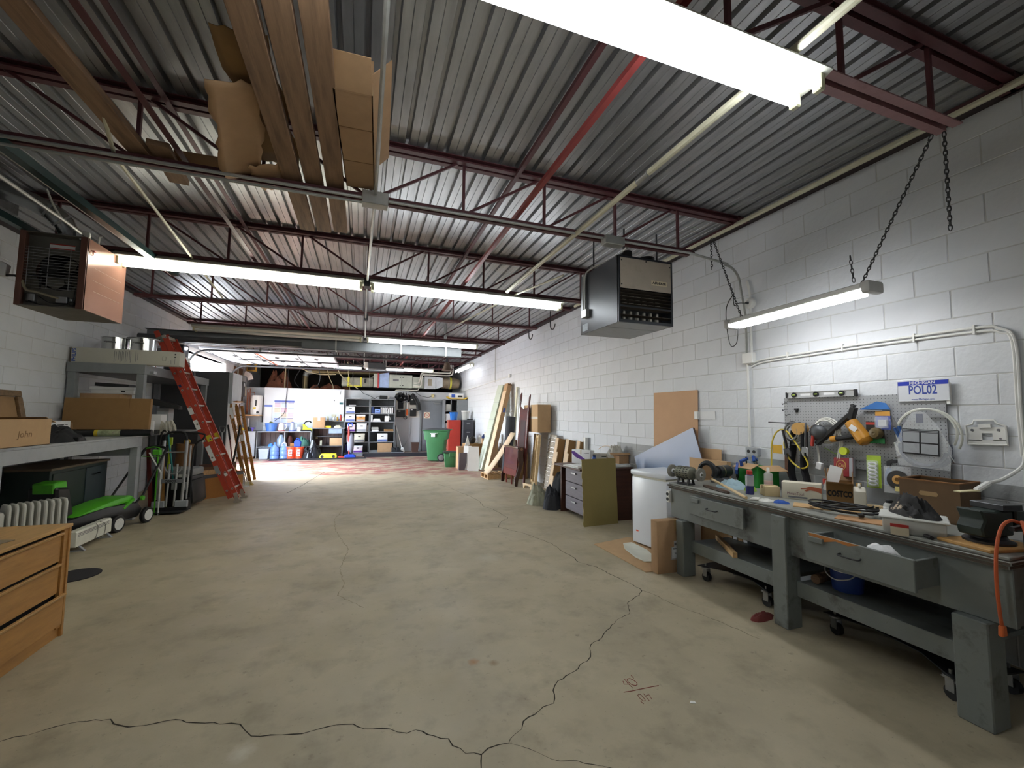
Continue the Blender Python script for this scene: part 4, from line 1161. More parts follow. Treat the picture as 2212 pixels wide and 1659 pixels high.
# number plate: the characters as they stand on it
t = T('number_plate', 'white and blue number plate fixed on the wall above the pegboard', 'number plate', (3.852, 1.91, 1.735), (0, 0, 0))
ob('plate', G().mat(0).bb((-0.0015, -0.152, -0.076), (0.0015, 0.152, 0.076)).mat(1).bb((-0.0022, -0.148, 0.042), (-0.0015, 0.148, 0.074)), [M('plate_white', 'D7DADF', rough=0.3, var=0.02), M('plate_blue', '2C3FAE', rough=0.35)], t, bev=0.001)
ob('rim', G().tube([(-0.002, -0.150, -0.074), (-0.002, 0.150, -0.074), (-0.002, 0.150, 0.074), (-0.002, -0.150, 0.074)], 0.0022, 5, closed=True), m_whitec, t)
ob('bracket', G().bb((0.002, -0.15, -0.10), (0.026, -0.13, 0.05)).bb((0.002, 0.10, -0.07), (0.026, 0.12, 0.05)), m_whitep, t)
m_pb = M('plate_letters', '3B4FA2', rough=0.4)
txt('lettering', 'MICHIGAN', 0.030, m_whitec, t, (-0.0026, 0, 0.058), FX, w=0.150, bold=0.0006)
txt('lettering', 'POL02', 0.092, m_pb, t, (-0.002, 0.0, 0.004), FX, w=0.165, bold=0.0015)
txt('lettering', 'www.Michigan.gov', 0.018, m_pb, t, (-0.002, 0.0, -0.062), FX, w=0.135)
# white wall bracket with cut-outs
t = T('wall_bracket', 'empty white plastic mounting bracket on the wall right of the pegboard', 'bracket', (3.872, 1.60, 1.44), (rad(-2), 0, 0))
YZ = Matrix(((0, 0, -1), (-1, 0, 0), (0, 1, 0)))
def yz(pts):
    return [(-y, z) for y, z in pts]
g = G()
out = [(0.095, -0.075), (0.095, 0.05), (0.06, 0.06), (0.05, 0.085), (-0.045, 0.085), (-0.055, 0.065), (-0.095, 0.045), (-0.095, -0.075)]
g.tube([(0, y, z) for y, z in out], 0.007, 5, closed=True)
g.bb((0.0, -0.09, -0.07), (0.004, 0.09, -0.045)).bb((0.0, -0.09, 0.0), (0.004, 0.09, 0.04)).bb((0, -0.09, -0.05), (0.004, -0.03, 0.0)).bb((0, 0.02, -0.05), (0.004, 0.09, 0.0)).bb((-0.012, -0.03, 0.035), (0.004, 0.03, 0.06))
ob('frame', g, m_whitep, t, bev=0.0)
ob('screw_slot', G().lathe([(0.008, 0), (0.008, 0.003), (0, 0.003)], (0.0, 0.065, 0.02), 10, RX).lathe([(0.008, 0), (0.008, 0.003), (0, 0.003)], (0.0, -0.06, 0.02), 10, RX).lathe([(0.006, 0), (0.006, 0.003), (0, 0.003)], (0.0, -0.065, -0.035), 10, RX), m_inkg, t)
t = T('wall_thermostat', 'small white switch box with a bare paper patch on the block wall', 'switch', (3.878, 4.10, 1.545))
ob('box', G().bb((-0.03, 0.02, -0.045), (0.003, 0.075, 0.05)), m_whitep, t, bev=0.004)
ob('patch', G().bb((-0.004, -0.23, -0.045), (0.003, 0.02, 0.05)), m_whitec, t)

# things hung on the pegboard
t = T('nail_gun', 'orange and black nail gun hung on the pegboard', 'nail gun', (3.80, 2.34, 1.43))
m_ngo = M('tool_orange', 'C58A2C', rough=0.4, var=0.06)
ob('magazine', G().bar((0, 0.03, 0.13), (-0.02, 0.30, -0.13), 0.035, 0.05, (1, 0, 0)).bar((0.0, 0.0, 0.19), (0, 0.03, 0.09), 0.045, 0.05, (1, 0, 0)), m_blackp, t, bev=0.006)
ob('driver_nose', G().bar((0, 0.0, 0.15), (0, 0.015, 0.215), 0.02, 0.02, (1, 0, 0)).cyl((0, 0.0, 0.195), (0, -0.004, 0.21), 0.014, n=8), m_dsteel, t)
ob('body', G().cyl((0, 0.03, 0.07), (-0.01, -0.075, -0.075), 0.048, 0.056, 18).cyl((-0.01, -0.075, -0.075), (-0.012, -0.088, -0.095), 0.056, 0.045, 18), m_ngo, t, bev=0.003)
ob('handle', G().tube([(-0.01, -0.03, -0.03), (-0.01, 0.06, -0.06), (-0.01, 0.15, -0.075)], [0.024, 0.021, 0.02], 10), m_black, t)
ob('handle_end', G().cyl((-0.01, 0.14, -0.073), (-0.01, 0.185, -0.08), 0.026, n=12), m_ngo, t)
ob('rating_label', G().box((-0.058, -0.02, 0.02), (0.002, 0.055, 0.04), (rad(35), 0, 0)), m_paper, t)
t = T('try_square', 'blue folding square hung at the top of the pegboard', 'square', (3.845, 2.20, 1.62))
ob('blade', G().prism(yz([(0.13, -0.02), (0.0, 0.045), (-0.06, 0.03), (-0.09, -0.02)]), 0.004, (0, 0, 0), YZ), M('tool_blue', '3F78BE', rough=0.4), t)
ob('hook', G().tube([(0.02, 0.05, -0.03), (-0.05, 0.05, -0.03), (-0.05, -0.06, -0.03), (0.02, -0.06, -0.03)], 0.004, 6), m_steel, t)
def blister(name, label, loc, w, h, mcard, rx=0.0):
    t = T(name, label, 'packet', loc, (rx, 0, 0), 'carded packets on the pegboard')
    ob('card', G().bb((-0.001, -w / 2, -h / 2), (0.001, w / 2, h / 2)), mcard, t)
    return t
t = blister('outlet_packet', 'white and blue carded electrical packet on the pegboard', (3.80, 2.14, 1.515), 0.10, 0.14, M('packet_blue', '5566B8', rough=0.4, var=0.15, scale=30, dark='D8DAE2', damt=0.9))
ob('white_insert', G().bb((-0.012, -0.03, -0.045), (-0.001, 0.03, 0.005)), m_whitec, t, bev=0.003)
ob('orange_band', G().bb((-0.002, -0.05, 0.035), (-0.001, 0.05, 0.07)), M('packet_orange', 'D9A04A', rough=0.4), t)
ob('clear_shell', G().bb((-0.028, -0.045, -0.06), (-0.013, 0.045, 0.03)), m_clear, t, bev=0.006)
t = blister('light_packet', 'black and green carded packet with a round light on the pegboard', (3.805, 2.20, 1.42), 0.125, 0.17, M('packet_black', '2A2A28', rough=0.4))
ob('green_band', G().bb((-0.002, -0.062, -0.084), (-0.001, 0.062, -0.045)), M('packet_green', '2E8C4E', rough=0.4), t)
ob('red_band', G().bb((-0.002, -0.0, 0.06), (-0.001, 0.062, 0.08)), m_red, t)
ob('round_light', G().lathe([(0.043, 0), (0.046, 0.02), (0.034, 0.045), (0.012, 0.05), (0, 0.045)], (-0.002, -0.015, -0.005), 18, RX), M('brown_lens', '6A5B3A', rough=0.35, var=0.2), t)
t = T('garden_shears', 'blue handled shears hung right of the carded packets', 'shears', (3.81, 2.03, 1.40), (rad(-24), 0, 0))
ob('blade', G().bb((-0.004, -0.012, 0.07), (0.004, 0.012, 0.19)), m_steel, t)
ob('handle', G().bb((-0.010, -0.025, -0.10), (0.010, 0.0, 0.075)).bb((-0.010, 0.006, -0.10), (0.010, 0.027, 0.075)), M('handle_blue', '2F5288', rough=0.4), t, bev=0.006)
# hoses in a bag
t = T('hose_bag', 'clear bag of coiled grey hose with a printed card, hung on the pegboard', 'hose', (3.79, 1.88, 1.38))
g = G()
for k, (R, dz, dx) in enumerate(((0.135, -0.045, 0.0), (0.145, -0.05, -0.018), (0.128, -0.052, -0.03), (0.15, -0.045, 0.015))):
    g.tube(arc((dx, 0, dz), R, pi * 0.95 + 0.2 * k, 2 * pi + 0.25 - 0.1 * k, 20, (0, 1, 0), (0, 0, 1)), 0.011, 8)
ob('grey_hose', g, M('grey_hose', '6E7686', rough=0.45, var=0.08), t)
g = G()
for R, dz, dy in ((0.185, 0.035, 0.0), (0.172, 0.05, 0.012)):
    g.tube(arc((0.03, dy, dz), R, -0.25, pi * 1.15, 28, (0, 1, 0), (0, 0, 1)), 0.008, 8)
g.tube(smoothpath([(0.03, 0.17, -0.02), (0.03, 0.19, -0.08), (0.03, 0.15, -0.13), (0.02, 0.20, -0.03)], 5), 0.008, 8)
ob('white_tube', g, M('white_tubing', 'D5D6CC', rough=0.4), t)
ob('clear_bag', G().prism(yz([(0.045, 0.20), (-0.03, 0.20), (-0.10, 0.10), (-0.165, -0.05), (-0.15, -0.20), (0.14, -0.19), (0.16, -0.05), (0.10, 0.10)]), 0.003, (-0.05, 0, 0), YZ), m_clear, t)
cd = ob('printed_card', G().bb((-0.060, -0.105, -0.105), (-0.0575, 0.105, 0.075)), m_black, t, rot=(rad(2), 0, 0))
for yy in (-0.052, 0.052):
    for zz in (-0.06, 0.018):
        ob('panel', G().bb((-0.0615, yy - 0.047, zz - 0.034), (-0.060, yy + 0.047, zz + 0.034)), m_lgrey, cd)
for zz in (0.058, 0.068):
    ob('panel', G().bb((-0.0615, -0.1, zz - 0.002), (-0.060, 0.1, zz + 0.002)), m_lgrey, cd)
ob('brass_fitting', G().cyl((-0.04, -0.14, -0.10), (-0.04, -0.165, -0.15), 0.012, n=10).cyl((-0.04, 0.13, -0.13), (-0.04, 0.16, -0.14), 0.012, n=10), m_chrome, t)
ob('hang_tag', G().bb((-0.052, -0.018, 0.12), (-0.049, 0.022, 0.185)), M('tag_navy', '3B4468', rough=0.4, var=0.2, scale=40), t)
t = T('tape_reel', 'small lime yellow reel of trimmer line on the pegboard', 'reel', (3.83, 2.44, 1.255))
ob('reel', G().lathe([(0.03, 0), (0.03, 0.008), (0.02, 0.009), (0.02, 0.025), (0.032, 0.026), (0.032, 0.034), (0, 0.034)], (0, 0, 0), 18, RX), M('neon_yellow', 'C9D836', rough=0.4), t)
ob('line_tail', G().tube(smoothpath([(0, 0.02, -0.02), (0, 0.08, -0.03), (0, 0.14, 0.0), (0, 0.17, 0.015)], 5), 0.003, 5), M('neon_green', '93C24A', rough=0.4), t)
t = T('red_box', 'flat red box with a gold oval emblem below the lime reel', 'box', (3.80, 2.44, 1.045), (rad(-3), rad(8), 0))
ob('box', G().mat(0).bb((-0.015, -0.045, 0), (0.015, 0.075, 0.155)).mat(1).bb((-0.015, -0.075, 0), (0.015, -0.045, 0.155)), [M('deep_red_card', '8F2328', rough=0.5), m_lgrey], t, bev=0.002)
ob('gold_oval', G().tube([(-0.016, 0.015 + 0.036 * cos(a), 0.09 + 0.042 * sin(a)) for a in [2 * pi * k / 20 for k in range(20)]], 0.003, 5, closed=True), M('gold_print', 'CFA85A', rough=0.4), t)
txt('lettering', 'Cru', 0.045, M('gold_print', 'CFA85A'), t, (-0.0162, 0.015, 0.09), FX, w=0.05, shear=0.25)
t = T('ring_packet', 'tall lime green packet of white rubber rings hung low on the pegboard', 'packet', (3.79, 2.215, 1.115), (rad(-2), rad(6), 0))
ob('card', G().bb((-0.001, -0.05, -0.125), (0.001, 0.05, 0.125)), M('lime_card', 'AECB3A', rough=0.45), t)
for i in range(6):
    ob('ring', G().tube([(-0.016, 0.028 * cos(a), 0.055 - 0.029 * i + 0.013 * sin(a)) for a in [2 * pi * k / 14 for k in range(14)]], 0.006, 6, closed=True), m_whitec, t)
ob('clear_shell', G().bb((-0.026, -0.04, -0.118), (-0.004, 0.04, 0.085)), m_clear, t, bev=0.008)
t = T('pipe_wrench', 'pipe pliers with blue handles hanging low on the pegboard', 'pliers', (3.81, 2.10, 1.17), (rad(6), 0, 0))
ob('jaw', G().prism(yz([(0.04, 0.03), (0.0, 0.055), (-0.03, 0.05), (-0.03, 0.03), (0.005, 0.02), (0.01, -0.02), (0.035, -0.02)]), 0.014, (0.005, 0, 0), YZ), m_dsteel, t, bev=0.003)
ob('handle', G().tube(smoothpath([(0, 0.02, -0.01), (0, 0.012, -0.07), (0, -0.005, -0.15)], 4), 0.010, 7).tube(smoothpath([(0, 0.02, -0.01), (0, 0.035, -0.07), (0, 0.03, -0.15)], 4), 0.010, 7), M('handle_sky', '3C6FA8', rough=0.4), t)
t = T('grinding_disc_pack', 'clear pack holding a black grinding disc with a yellow hub', 'packet', (3.775, 2.055, 1.075), (rad(-4), rad(10), 0))
ob('clear_shell', G().bb((-0.003, -0.085, -0.10), (0.003, 0.085, 0.10)), m_clear, t)
ob('disc', G().mat(0).lathe([(0.068, 0), (0.068, 0.006), (0.032, 0.008)], (-0.004, -0.005, 0), 24, RX).mat(1).lathe([(0.032, 0.008), (0.014, 0.010), (0.014, 0.004), (0, 0.004)], (-0.004, -0.005, 0), 24, RX), [M('disc_black', '33312E', rough=0.8, var=0.2, scale=40), M('disc_gold', 'B98A44', rough=0.5)], t)
ob('label_panel', G().bb((-0.012, -0.055, -0.085), (-0.010, 0.01, -0.05)), M('label_yellow', 'CFC27A', rough=0.5), t)
# left cluster
t = T('wire_coil', 'coil of bright steel wire hung at the left end of the pegboard', 'coil', (3.76, 2.84, 1.40))
g = G()
for R, dx in ((0.085, 0), (0.075, -0.015), (0.062, -0.03), (0.05, -0.01)):
    g.tube([(dx, R * cos(a), R * 1.15 * sin(a)) for a in [2 * pi * k / 24 for k in range(24)]], 0.007, 6, closed=True)
g.tube(smoothpath([(0, -0.085, 0.03), (0, -0.095, -0.06), (0, -0.05, -0.11), (0, 0.02, -0.115)], 5), 0.007, 6)
ob('wire', g, m_steel, t)
ob('hook', G().tube([(0.10, 0.0, 0.085), (-0.05, 0.02, 0.08), (-0.06, 0.20, 0.085)], 0.005, 6), m_dsteel, t)
t = T('sanding_belt', 'tan and black sanding belts hung on a peg left of the wrench', 'belt', (3.79, 2.79, 1.24), (0, 0, rad(-10)))
ob('roll', G().cyl((0.02, 0.0, 0.19), (-0.06, -0.03, 0.19), 0.055, n=20), M('tan_abrasive', 'C49A5A', rough=0.8), t)
def strip(name, pts, w, m, par):
    P = smoothpath(pts, 5)
    g = G()
    vs = []
    for p in P:
        vs += [p + Vector((-w / 2, 0, 0)), p + Vector((w / 2, 0, 0))]
    g.add(vs, [(2 * i, 2 * i + 1, 2 * i + 3, 2 * i + 2) for i in range(len(P) - 1)])
    return ob(name, g, m, par, solid=0.003)
strip('belt', [(-0.02, 0.055, 0.17), (-0.02, 0.075, 0.0), (-0.02, 0.10, -0.16), (-0.02, 0.08, -0.30), (-0.02, -0.02, -0.33), (-0.02, -0.075, -0.30), (-0.02, -0.04, -0.15), (-0.02, -0.05, 0.0), (-0.02, -0.06, 0.16)], 0.075, m_cloth, t)
t = T('extension_lead', 'yellow cord with a yellow warning tag hanging at the left of the pegboard', 'cord', (3.74, 2.92, 1.22))
ob('cord', G().tube(smoothpath([(0, 0.14, -0.36), (0, 0.135, -0.1), (0, 0.12, 0.08), (0, 0.06, 0.18), (0, -0.02, 0.19), (0, -0.10, 0.10), (0, -0.20, -0.05), (0, -0.215, -0.12), (0, -0.14, -0.14), (0, -0.04, -0.06), (0, 0.0, 0.06), (0, -0.03, 0.14)], 6), 0.007, 7), m_yellow, t)
ob('warning_tag', G().bb((-0.010, 0.01, -0.03), (-0.008, 0.11, 0.05)), M('tag_yellow', 'D6A823', rough=0.5), t)
def spanner(name, label, loc, rx, L, m):
    t = T(name, label, 'wrench', loc, (rx, 0, 0))
    ob('shank', G().bar((0, 0, 0.04), (0, 0, L), 0.026, 0.010, (0, 1, 0)), m, t, bev=0.003)
    ob('head', G().prism(yz([(0.03, 0.05), (0.035, 0.0), (0.02, -0.035), (0.006, -0.03), (0.012, 0.0), (-0.008, 0.0), (-0.014, -0.03), (-0.03, -0.03), (-0.032, 0.01), (-0.018, 0.05)]), 0.016, (0.008, 0, 0), YZ), m, t, bev=0.002)
    return t
spanner('adjustable_wrench', 'chrome adjustable wrench hanging jaw down left of the nail gun', (3.73, 2.71, 1.22), rad(3), 0.27, m_steel)
spanner('pipe_pliers', 'dark steel pliers hanging in front of the steel wire coil', (3.71, 2.86, 1.20), rad(-12), 0.22, m_dsteel)
tag(ob('red_multitool', G().bb((-0.012, -0.012, -0.06), (0.012, 0.012, 0.06)), m_red, None, (3.75, 2.655, 1.34), (0.15, 0, 0), bev=0.005), 'small red handled tool hanging beside the chrome wrench', 'tool')
tag(ob('old_handsaw', G().prism(yz([(0.03, 0.17), (0.05, 0.17), (0.055, -0.10), (0.02, -0.18), (-0.01, -0.18), (0.0, -0.02)]), 0.008, (0, 0, 0), YZ), M('rusty_blade', '6B4A3A', rough=0.6, var=0.3, scale=12, metal=0.3), None, (3.83, 2.93, 1.15)), 'rusty brown saw blade hanging behind the yellow cord', 'saw')
t = T('white_cable_coil', 'coil of white electrical cable hung behind the nail gun', 'cable', (3.81, 2.58, 1.42))
g = G()
for R, dx in ((0.10, 0.0), (0.09, -0.015), (0.11, 0.015)):
    g.tube([(dx, R * cos(a), R * sin(a)) for a in [2 * pi * k / 24 for k in range(24)]], 0.007, 6, closed=True)
for dy in (0, 0.016):
    g.tube(smoothpath([(0, -0.10 + dy, 0.02), (0, -0.13 + dy, -0.08), (0, -0.115 + dy, -0.17), (0, -0.10 + dy, -0.24)], 5), 0.007, 6)
ob('cable', g, M('white_cable', 'CFCEC6', rough=0.5), t)
t = T('wire_strainer', 'dark wire strainer basket hung left of the nail gun', 'strainer', (3.79, 2.62, 1.40), (0, rad(-20), 0))
ob('basket', G().lathe([(0.075, 0), (0.068, 0.03), (0.04, 0.055), (0, 0.062)], (0, 0, 0), 20, RX), M('dark_mesh', '5A5C5E', rough=0.5, metal=0.6), t)
ob('rim', G().tube([(0, 0.077 * cos(a), 0.077 * sin(a)) for a in [2 * pi * k / 24 for k in range(24)]], 0.004, 6, closed=True), m_chrome, t)
t = T('hanging_socket', 'white cable tail with a square white plug hanging below the chrome wrench', 'cable', (3.80, 2.66, 1.30))
ob('cord', G().tube(smoothpath([(0, 0, 0.06), (0, -0.012, -0.06), (0, -0.02, -0.16)], 5), 0.008, 7), M('white_cable', 'CFCEC6'), t)
ob('plug', G().box((-0.005, -0.022, -0.19), (0.03, 0.05, 0.06), (0.2, 0, 0)), m_whitec, t, bev=0.004)
for i, (y, z) in enumerate(((2.97, 1.66), (2.97, 1.60), (2.94, 1.55))):
    tag(ob('peg_hook', G().tube(smoothpath([(0.02, 0, 0.01), (-0.02, 0, 0.01), (-0.045, 0, -0.005), (-0.05, 0, 0.012)], 4), 0.003, 5), m_dsteel, None, (3.85, y, z)), ('small wire peg hook at the top left of the pegboard', 'small wire peg hook second from the top left of the pegboard', 'small wire peg hook above the steel wire coil')[i], 'hook', 'peg hooks on the pegboard')
tag(ob('black_clip', G().bb((-0.012, -0.016, -0.005), (0.006, 0.016, 0.012)).bb((-0.010, -0.005, -0.025), (0.004, 0.005, 0)), m_black, None, (3.855, 2.87, 1.605)), 'small black plastic clip on the upper left of the pegboard', 'clip')
for i, (x, y, dx, dy, dz) in enumerate(((3.70, 2.12, 0.16, 0.02, 0.016), (3.66, 2.05, 0.03, 0.26, 0.022))):
    tag(ob('batten', G().bb((-dx / 2 - 0.01, -dy / 2, 0), (dx / 2 + 0.01, dy / 2, dz)), (M('pvc_black', '232323', rough=0.4), m_blond)[i], None, (x, y, BZ), (0, 0, (0.2, 0.35)[i])), ('short black pipe offcut lying behind the white jug', 'pale wooden batten lying behind the leaflet')[i], 'offcut')
# ================================================================== hung heaters
t = T('unit_heater', 'black and beige hanging unit heater with open louvres by the right wall', 'heater', (2.655, 3.88, 2.45))
m_hblk = M('heater_black', '3A3D42', rough=0.3, metal=0.35, var=0.1, scale=3)
m_hbei = M('heater_beige', 'B3A898', rough=0.5, var=0.05, dark='8C7C68', damt=0.3)
w, dp, h = 0.325, 0.38, 0.675
ob('side_panel', G().bb((-w, -dp, 0), (-w + 0.006, dp, h)), m_hblk, t, bev=0.002)
ob('side_panel', G().bb((w - 0.006, -dp, 0), (w, dp, h)), m_hblk, t, bev=0.002)
ob('top_panel', G().bb((-w + 0.006, -dp, h - 0.006), (w - 0.006, dp, h)), m_hblk, t)
ob('back_panel', G().bb((-w + 0.006, dp - 0.006, 0.01), (w - 0.006, dp, h - 0.006)), m_hblk, t)
for k in range(3):
    y0 = -dp + k * 0.2533
    ob('bottom_panel', G().bb((-w + 0.006, y0 + 0.003, 0.001 - 0.002 * (k == 1)), (w - 0.006, y0 + 0.25, 0.008)), m_lgrey, t, bev=0.002)
fp = ob('front_panel', G().bb((-w + 0.02, -dp - 0.006, 0.345), (w - 0.02, -dp + 0.004, h - 0.02)), m_hbei, t, bev=0.003)
ob('front_frame', G().bb((-w, -dp - 0.004, 0), (-w + 0.02, -dp + 0.02, h)).bb((w - 0.02, -dp - 0.004, 0), (w, -dp + 0.02, h)).bb((-w + 0.02, -dp - 0.004, h - 0.02), (w - 0.02, -dp + 0.02, h)).bb((-w + 0.02, -dp - 0.004, 0), (w - 0.02, -dp + 0.02, 0.03)), m_hblk, t)
np_ = ob('name_badge', G().bb((0.06, -dp - 0.010, 0.405), (0.25, -dp - 0.006, 0.455)), M('badge_cream', 'D8CDAE', rough=0.4), fp)
txt('badge_letters', 'AIR-EASE', 0.034, m_ink, fp, (0.155, -dp - 0.0106, 0.430), FY, w=0.165, bold=0.001)
ob('screw', G().cyl((-w + 0.035, -dp - 0.010, h - 0.05), (-w + 0.035, -dp - 0.005, h - 0.05), 0.007, n=8).cyl((0, -dp - 0.010, h - 0.035), (0, -dp - 0.005, h - 0.035), 0.007, n=8).cyl((w - 0.035, -dp - 0.010, h - 0.06), (w - 0.035, -dp - 0.005, h - 0.06), 0.007, n=8).cyl((-w + 0.035, -dp - 0.010, 0.38), (-w + 0.035, -dp - 0.005, 0.38), 0.007, n=8), m_ink, fp)
ob('inner_back', G().bb((-w + 0.008, -dp + 0.16, 0.03), (w - 0.008, -dp + 0.17, 0.34)), m_black, t)
for k in range(7):
    x = -w + 0.055 + k * 0.081
    for z in (0.30, 0.255):
        ob('heat_fin', G().prism([(-0.03, 0), (0.03, 0), (0.018, -0.04), (-0.018, -0.04)], 0.03, (x, -dp + 0.11, z), Matrix(((1, 0, 0), (0, 0, -1), (0, 1, 0)))), M('pale_metal', 'B8B3A6', rough=0.4, metal=0.3), t, bev=0.002)
    g = G().bb((x - 0.012, -dp + 0.10, 0.10), (x + 0.012, -dp + 0.13, 0.145))
    ob('burner_port', G().bb((x - 0.012, -dp + 0.10, 0.06), (x + 0.012, -dp + 0.13, 0.09)), M('pale_metal', 'B8B3A6'), t)
    ob('burner_port', g, M('pale_metal', 'B8B3A6', rough=0.4, metal=0.3), t, bev=0.002)
m_lou = M('louvre_brown', '4A4238', rough=0.45, metal=0.4)
for k, z in enumerate((0.325, 0.29, 0.255, 0.22, 0.185, 0.15, 0.075)):
    ob('louvre', G().box((0, -dp + 0.02, z), (2 * w - 0.045, 0.05, 0.004), (rad(-14), 0, 0)), m_lou, t)
ob('crossbar', G().bb((-w + 0.02, -dp, 0.155), (w - 0.02, -dp + 0.02, 0.175)), m_hblk, t)
ob('control_box', G().bb((-w - 0.045, dp - 0.20, 0.17), (-w, dp - 0.09, 0.26)), m_galv, t, bev=0.004)
ob('conduit', G().tube(smoothpath([(-w - 0.02, dp - 0.14, 0.26), (-w - 0.02, dp - 0.14, 0.62), (-w - 0.0, 0.15, 0.70), (-w + 0.06, -0.2, 0.71), (-w + 0.02, -0.50, 0.70)], 6), 0.011, 7).tube([(-w - 0.02, dp - 0.10, 0.26), (-w - 0.02, dp - 0.10, h)], 0.011, 7), m_galv, t)
ob('sticker', G().bb((-w - 0.001, dp - 0.16, 0.03), (-w, dp - 0.04, 0.11)), M('silver_sticker', '9AA5B0', rough=0.4, var=0.2, scale=40), t)
ob('hanger', G().cyl((-0.2, -0.3, h), (-0.2, -0.3, 0.99), 0.009, n=7).cyl((0.2, -0.3, h), (0.2, -0.3, 0.99), 0.009, n=7).cyl((-0.2, 0.3, h), (-0.2, 0.3, 1.2), 0.009, n=7).cyl((0.2, 0.3, h), (0.2, 0.3, 1.2), 0.009, n=7), m_dsteel, t)
ob('flue', G().cyl((0.16, -0.18, h), (0.16, -0.18, h + 0.09), 0.085, n=18).cyl((-0.16, -0.28, h), (-0.16, -0.28, h + 0.08), 0.06, n=14), m_blackp, t)

t = T('unit_heater', 'copper-pink hanging unit heater with a caged fan on the left', 'heater', (-2.665, 5.19, 2.445))
m_cop = M('copper_pink_enamel', 'B08372', rough=0.22, metal=0.25, var=0.04, scale=2, coat=0.4)
m_copd = M('copper_brown_edge', '704C40', rough=0.4, metal=0.2)
m_hin = M('dusty_steel', '75736C', rough=0.6, metal=0.4, var=0.15, scale=8)
w, dp, h = 0.235, 0.335, 0.67
ob('side_panel', G().bb((w - 0.008, -dp, 0), (w, dp, h)), m_cop, t, bev=0.003)
ob('side_panel', G().bb((-w, -dp, 0), (-w + 0.008, dp, h)), m_copd, t, bev=0.003)
ob('edge_strip', G().bb((w - 0.05, -dp - 0.004, 0), (w, -dp + 0.02, h)), m_copd, t, bev=0.002)
ob('edge_strip', G().bb((-w, -dp - 0.004, 0), (-w + 0.04, -dp + 0.02, h)), m_copd, t, bev=0.002)
ob('top_panel', G().bb((-w + 0.008, -dp, h - 0.008), (w - 0.008, dp, h)), m_hin, t)
ob('bottom_panel', G().bb((-w + 0.008, -dp, 0), (w - 0.008, dp, 0.01)), m_hin, t)
ob('groove', G().bb((w, -0.2, 0.42), (w + 0.001, 0.25, 0.423)).bb((w, -0.22, 0.30), (w + 0.001, 0.25, 0.303)).bb((w, -0.2, 0.20), (w + 0.001, 0.25, 0.203)), M('scored_line', 'CBA999', rough=0.3), t)
g = G()
n = 28
cx, cz, R = 0.0, 0.34, 0.165
xs = []
for k in range(n):
    a = 2 * pi * k / n + pi / n
    q = max(abs(cos(a)), abs(sin(a)))
    xs.append(((cx + R * cos(a), -dp + 0.10, cz + R * sin(a)), (cx + 0.19 * cos(a) / q, -dp + 0.10, cz + 0.19 * sin(a) / q)))
g.add([p for ab in xs for p in ab], [(2 * k, 2 * k + 1, 2 * ((k + 1) % n) + 1, 2 * ((k + 1) % n)) for k in range(n)])
g.bb((-w + 0.008, -dp + 0.095, 0.53), (w - 0.008, -dp + 0.10, h - 0.008)).bb((-w + 0.008, -dp + 0.095, 0.01), (w - 0.008, -dp + 0.10, 0.15)).bb((-w + 0.008, -dp + 0.095, 0.15), (-0.19, -dp + 0.10, 0.53)).bb((0.19, -dp + 0.095, 0.15), (w - 0.008, -dp + 0.10, 0.53))
ob('fan_shroud', g, m_hin, t, smooth=0)
ob('inner_back', G().bb((-w + 0.01, -dp + 0.25, 0.012), (w - 0.01, -dp + 0.26, h - 0.012)), m_black, t)
fan = ob('fan_hub', G().cyl((0, -dp + 0.12, cz), (0, -dp + 0.2, cz), 0.03, n=12), m_black, t)
for k in range(4):
    a = pi / 2 * k + 0.5
    ob('fan_blade', G().prism([(0.025, -0.03), (0.09, -0.07), (0.15, -0.045), (0.155, 0.03), (0.08, 0.055), (0.025, 0.02)], 0.004, (0, -dp + 0.15, cz), Matrix.Rotation(a, 3, 'Y') @ Euler((rad(68), 0, 0)).to_matrix()), m_hin, fan)
ob('motor', G().cyl((-0.02, -dp + 0.005, cz + 0.02), (-0.02, -dp + 0.12, cz + 0.01), 0.062, n=20), m_black, t, bev=0.004)
ob('motor_strap', G().bb((-0.19, -dp + 0.06, cz - 0.06), (0.16, -dp + 0.072, cz - 0.045)).bb((0.10, -dp + 0.06, 0.17), (0.11, -dp + 0.07, cz)).bb((-0.11, -dp + 0.06, 0.17), (-0.10, -dp + 0.07, cz)), m_dsteel, t)
g = G()
for k in range(15):
    z = 0.165 + 0.026 * k
    g.tube([(-0.20, -dp + 0.03, z), (-0.20, -dp + 0.005, z), (0.185, -dp + 0.005, z), (0.185, -dp + 0.03, z)], 0.0022, 4)
for x in (-0.17, -0.03, 0.12):
    g.cyl((x, -dp + 0.003, 0.16), (x, -dp + 0.003, 0.535), 0.0025, n=5)
ob('wire_guard', g, m_steel, t)
ob('warning_label', G().mat(0).bb((-0.08, -dp + 0.092, 0.56), (0.10, -dp + 0.095, 0.60)).mat(1).bb((-0.08, -dp + 0.0915, 0.595), (0.10, -dp + 0.0925, 0.605)).bb((-0.08, -dp + 0.0915, 0.555), (0.10, -dp + 0.0925, 0.565)), [m_paper, m_red], t)
ob('gas_valve', G().bb((0.02, -dp + 0.04, 0.05), (0.10, -dp + 0.095, 0.11)).bb((-0.19, -dp + 0.05, 0.05), (-0.13, -dp + 0.095, 0.12)).cyl((0.12, -dp + 0.07, 0.04), (0.12, -dp + 0.07, 0.10), 0.02, n=10), m_steel, t, bev=0.004)
ob('gas_pipe', G().tube(smoothpath([(-0.24, -dp + 0.03, 0.23), (-0.20, -dp + 0.01, 0.22), (-0.16, -dp + 0.0, 0.14), (-0.10, -dp + 0.01, 0.13), (0.0, -dp + 0.02, 0.10), (0.04, -dp + 0.05, 0.09)], 5), 0.011, 7), M('brass_pipe', 'A7A08A', rough=0.35, metal=0.7), t)
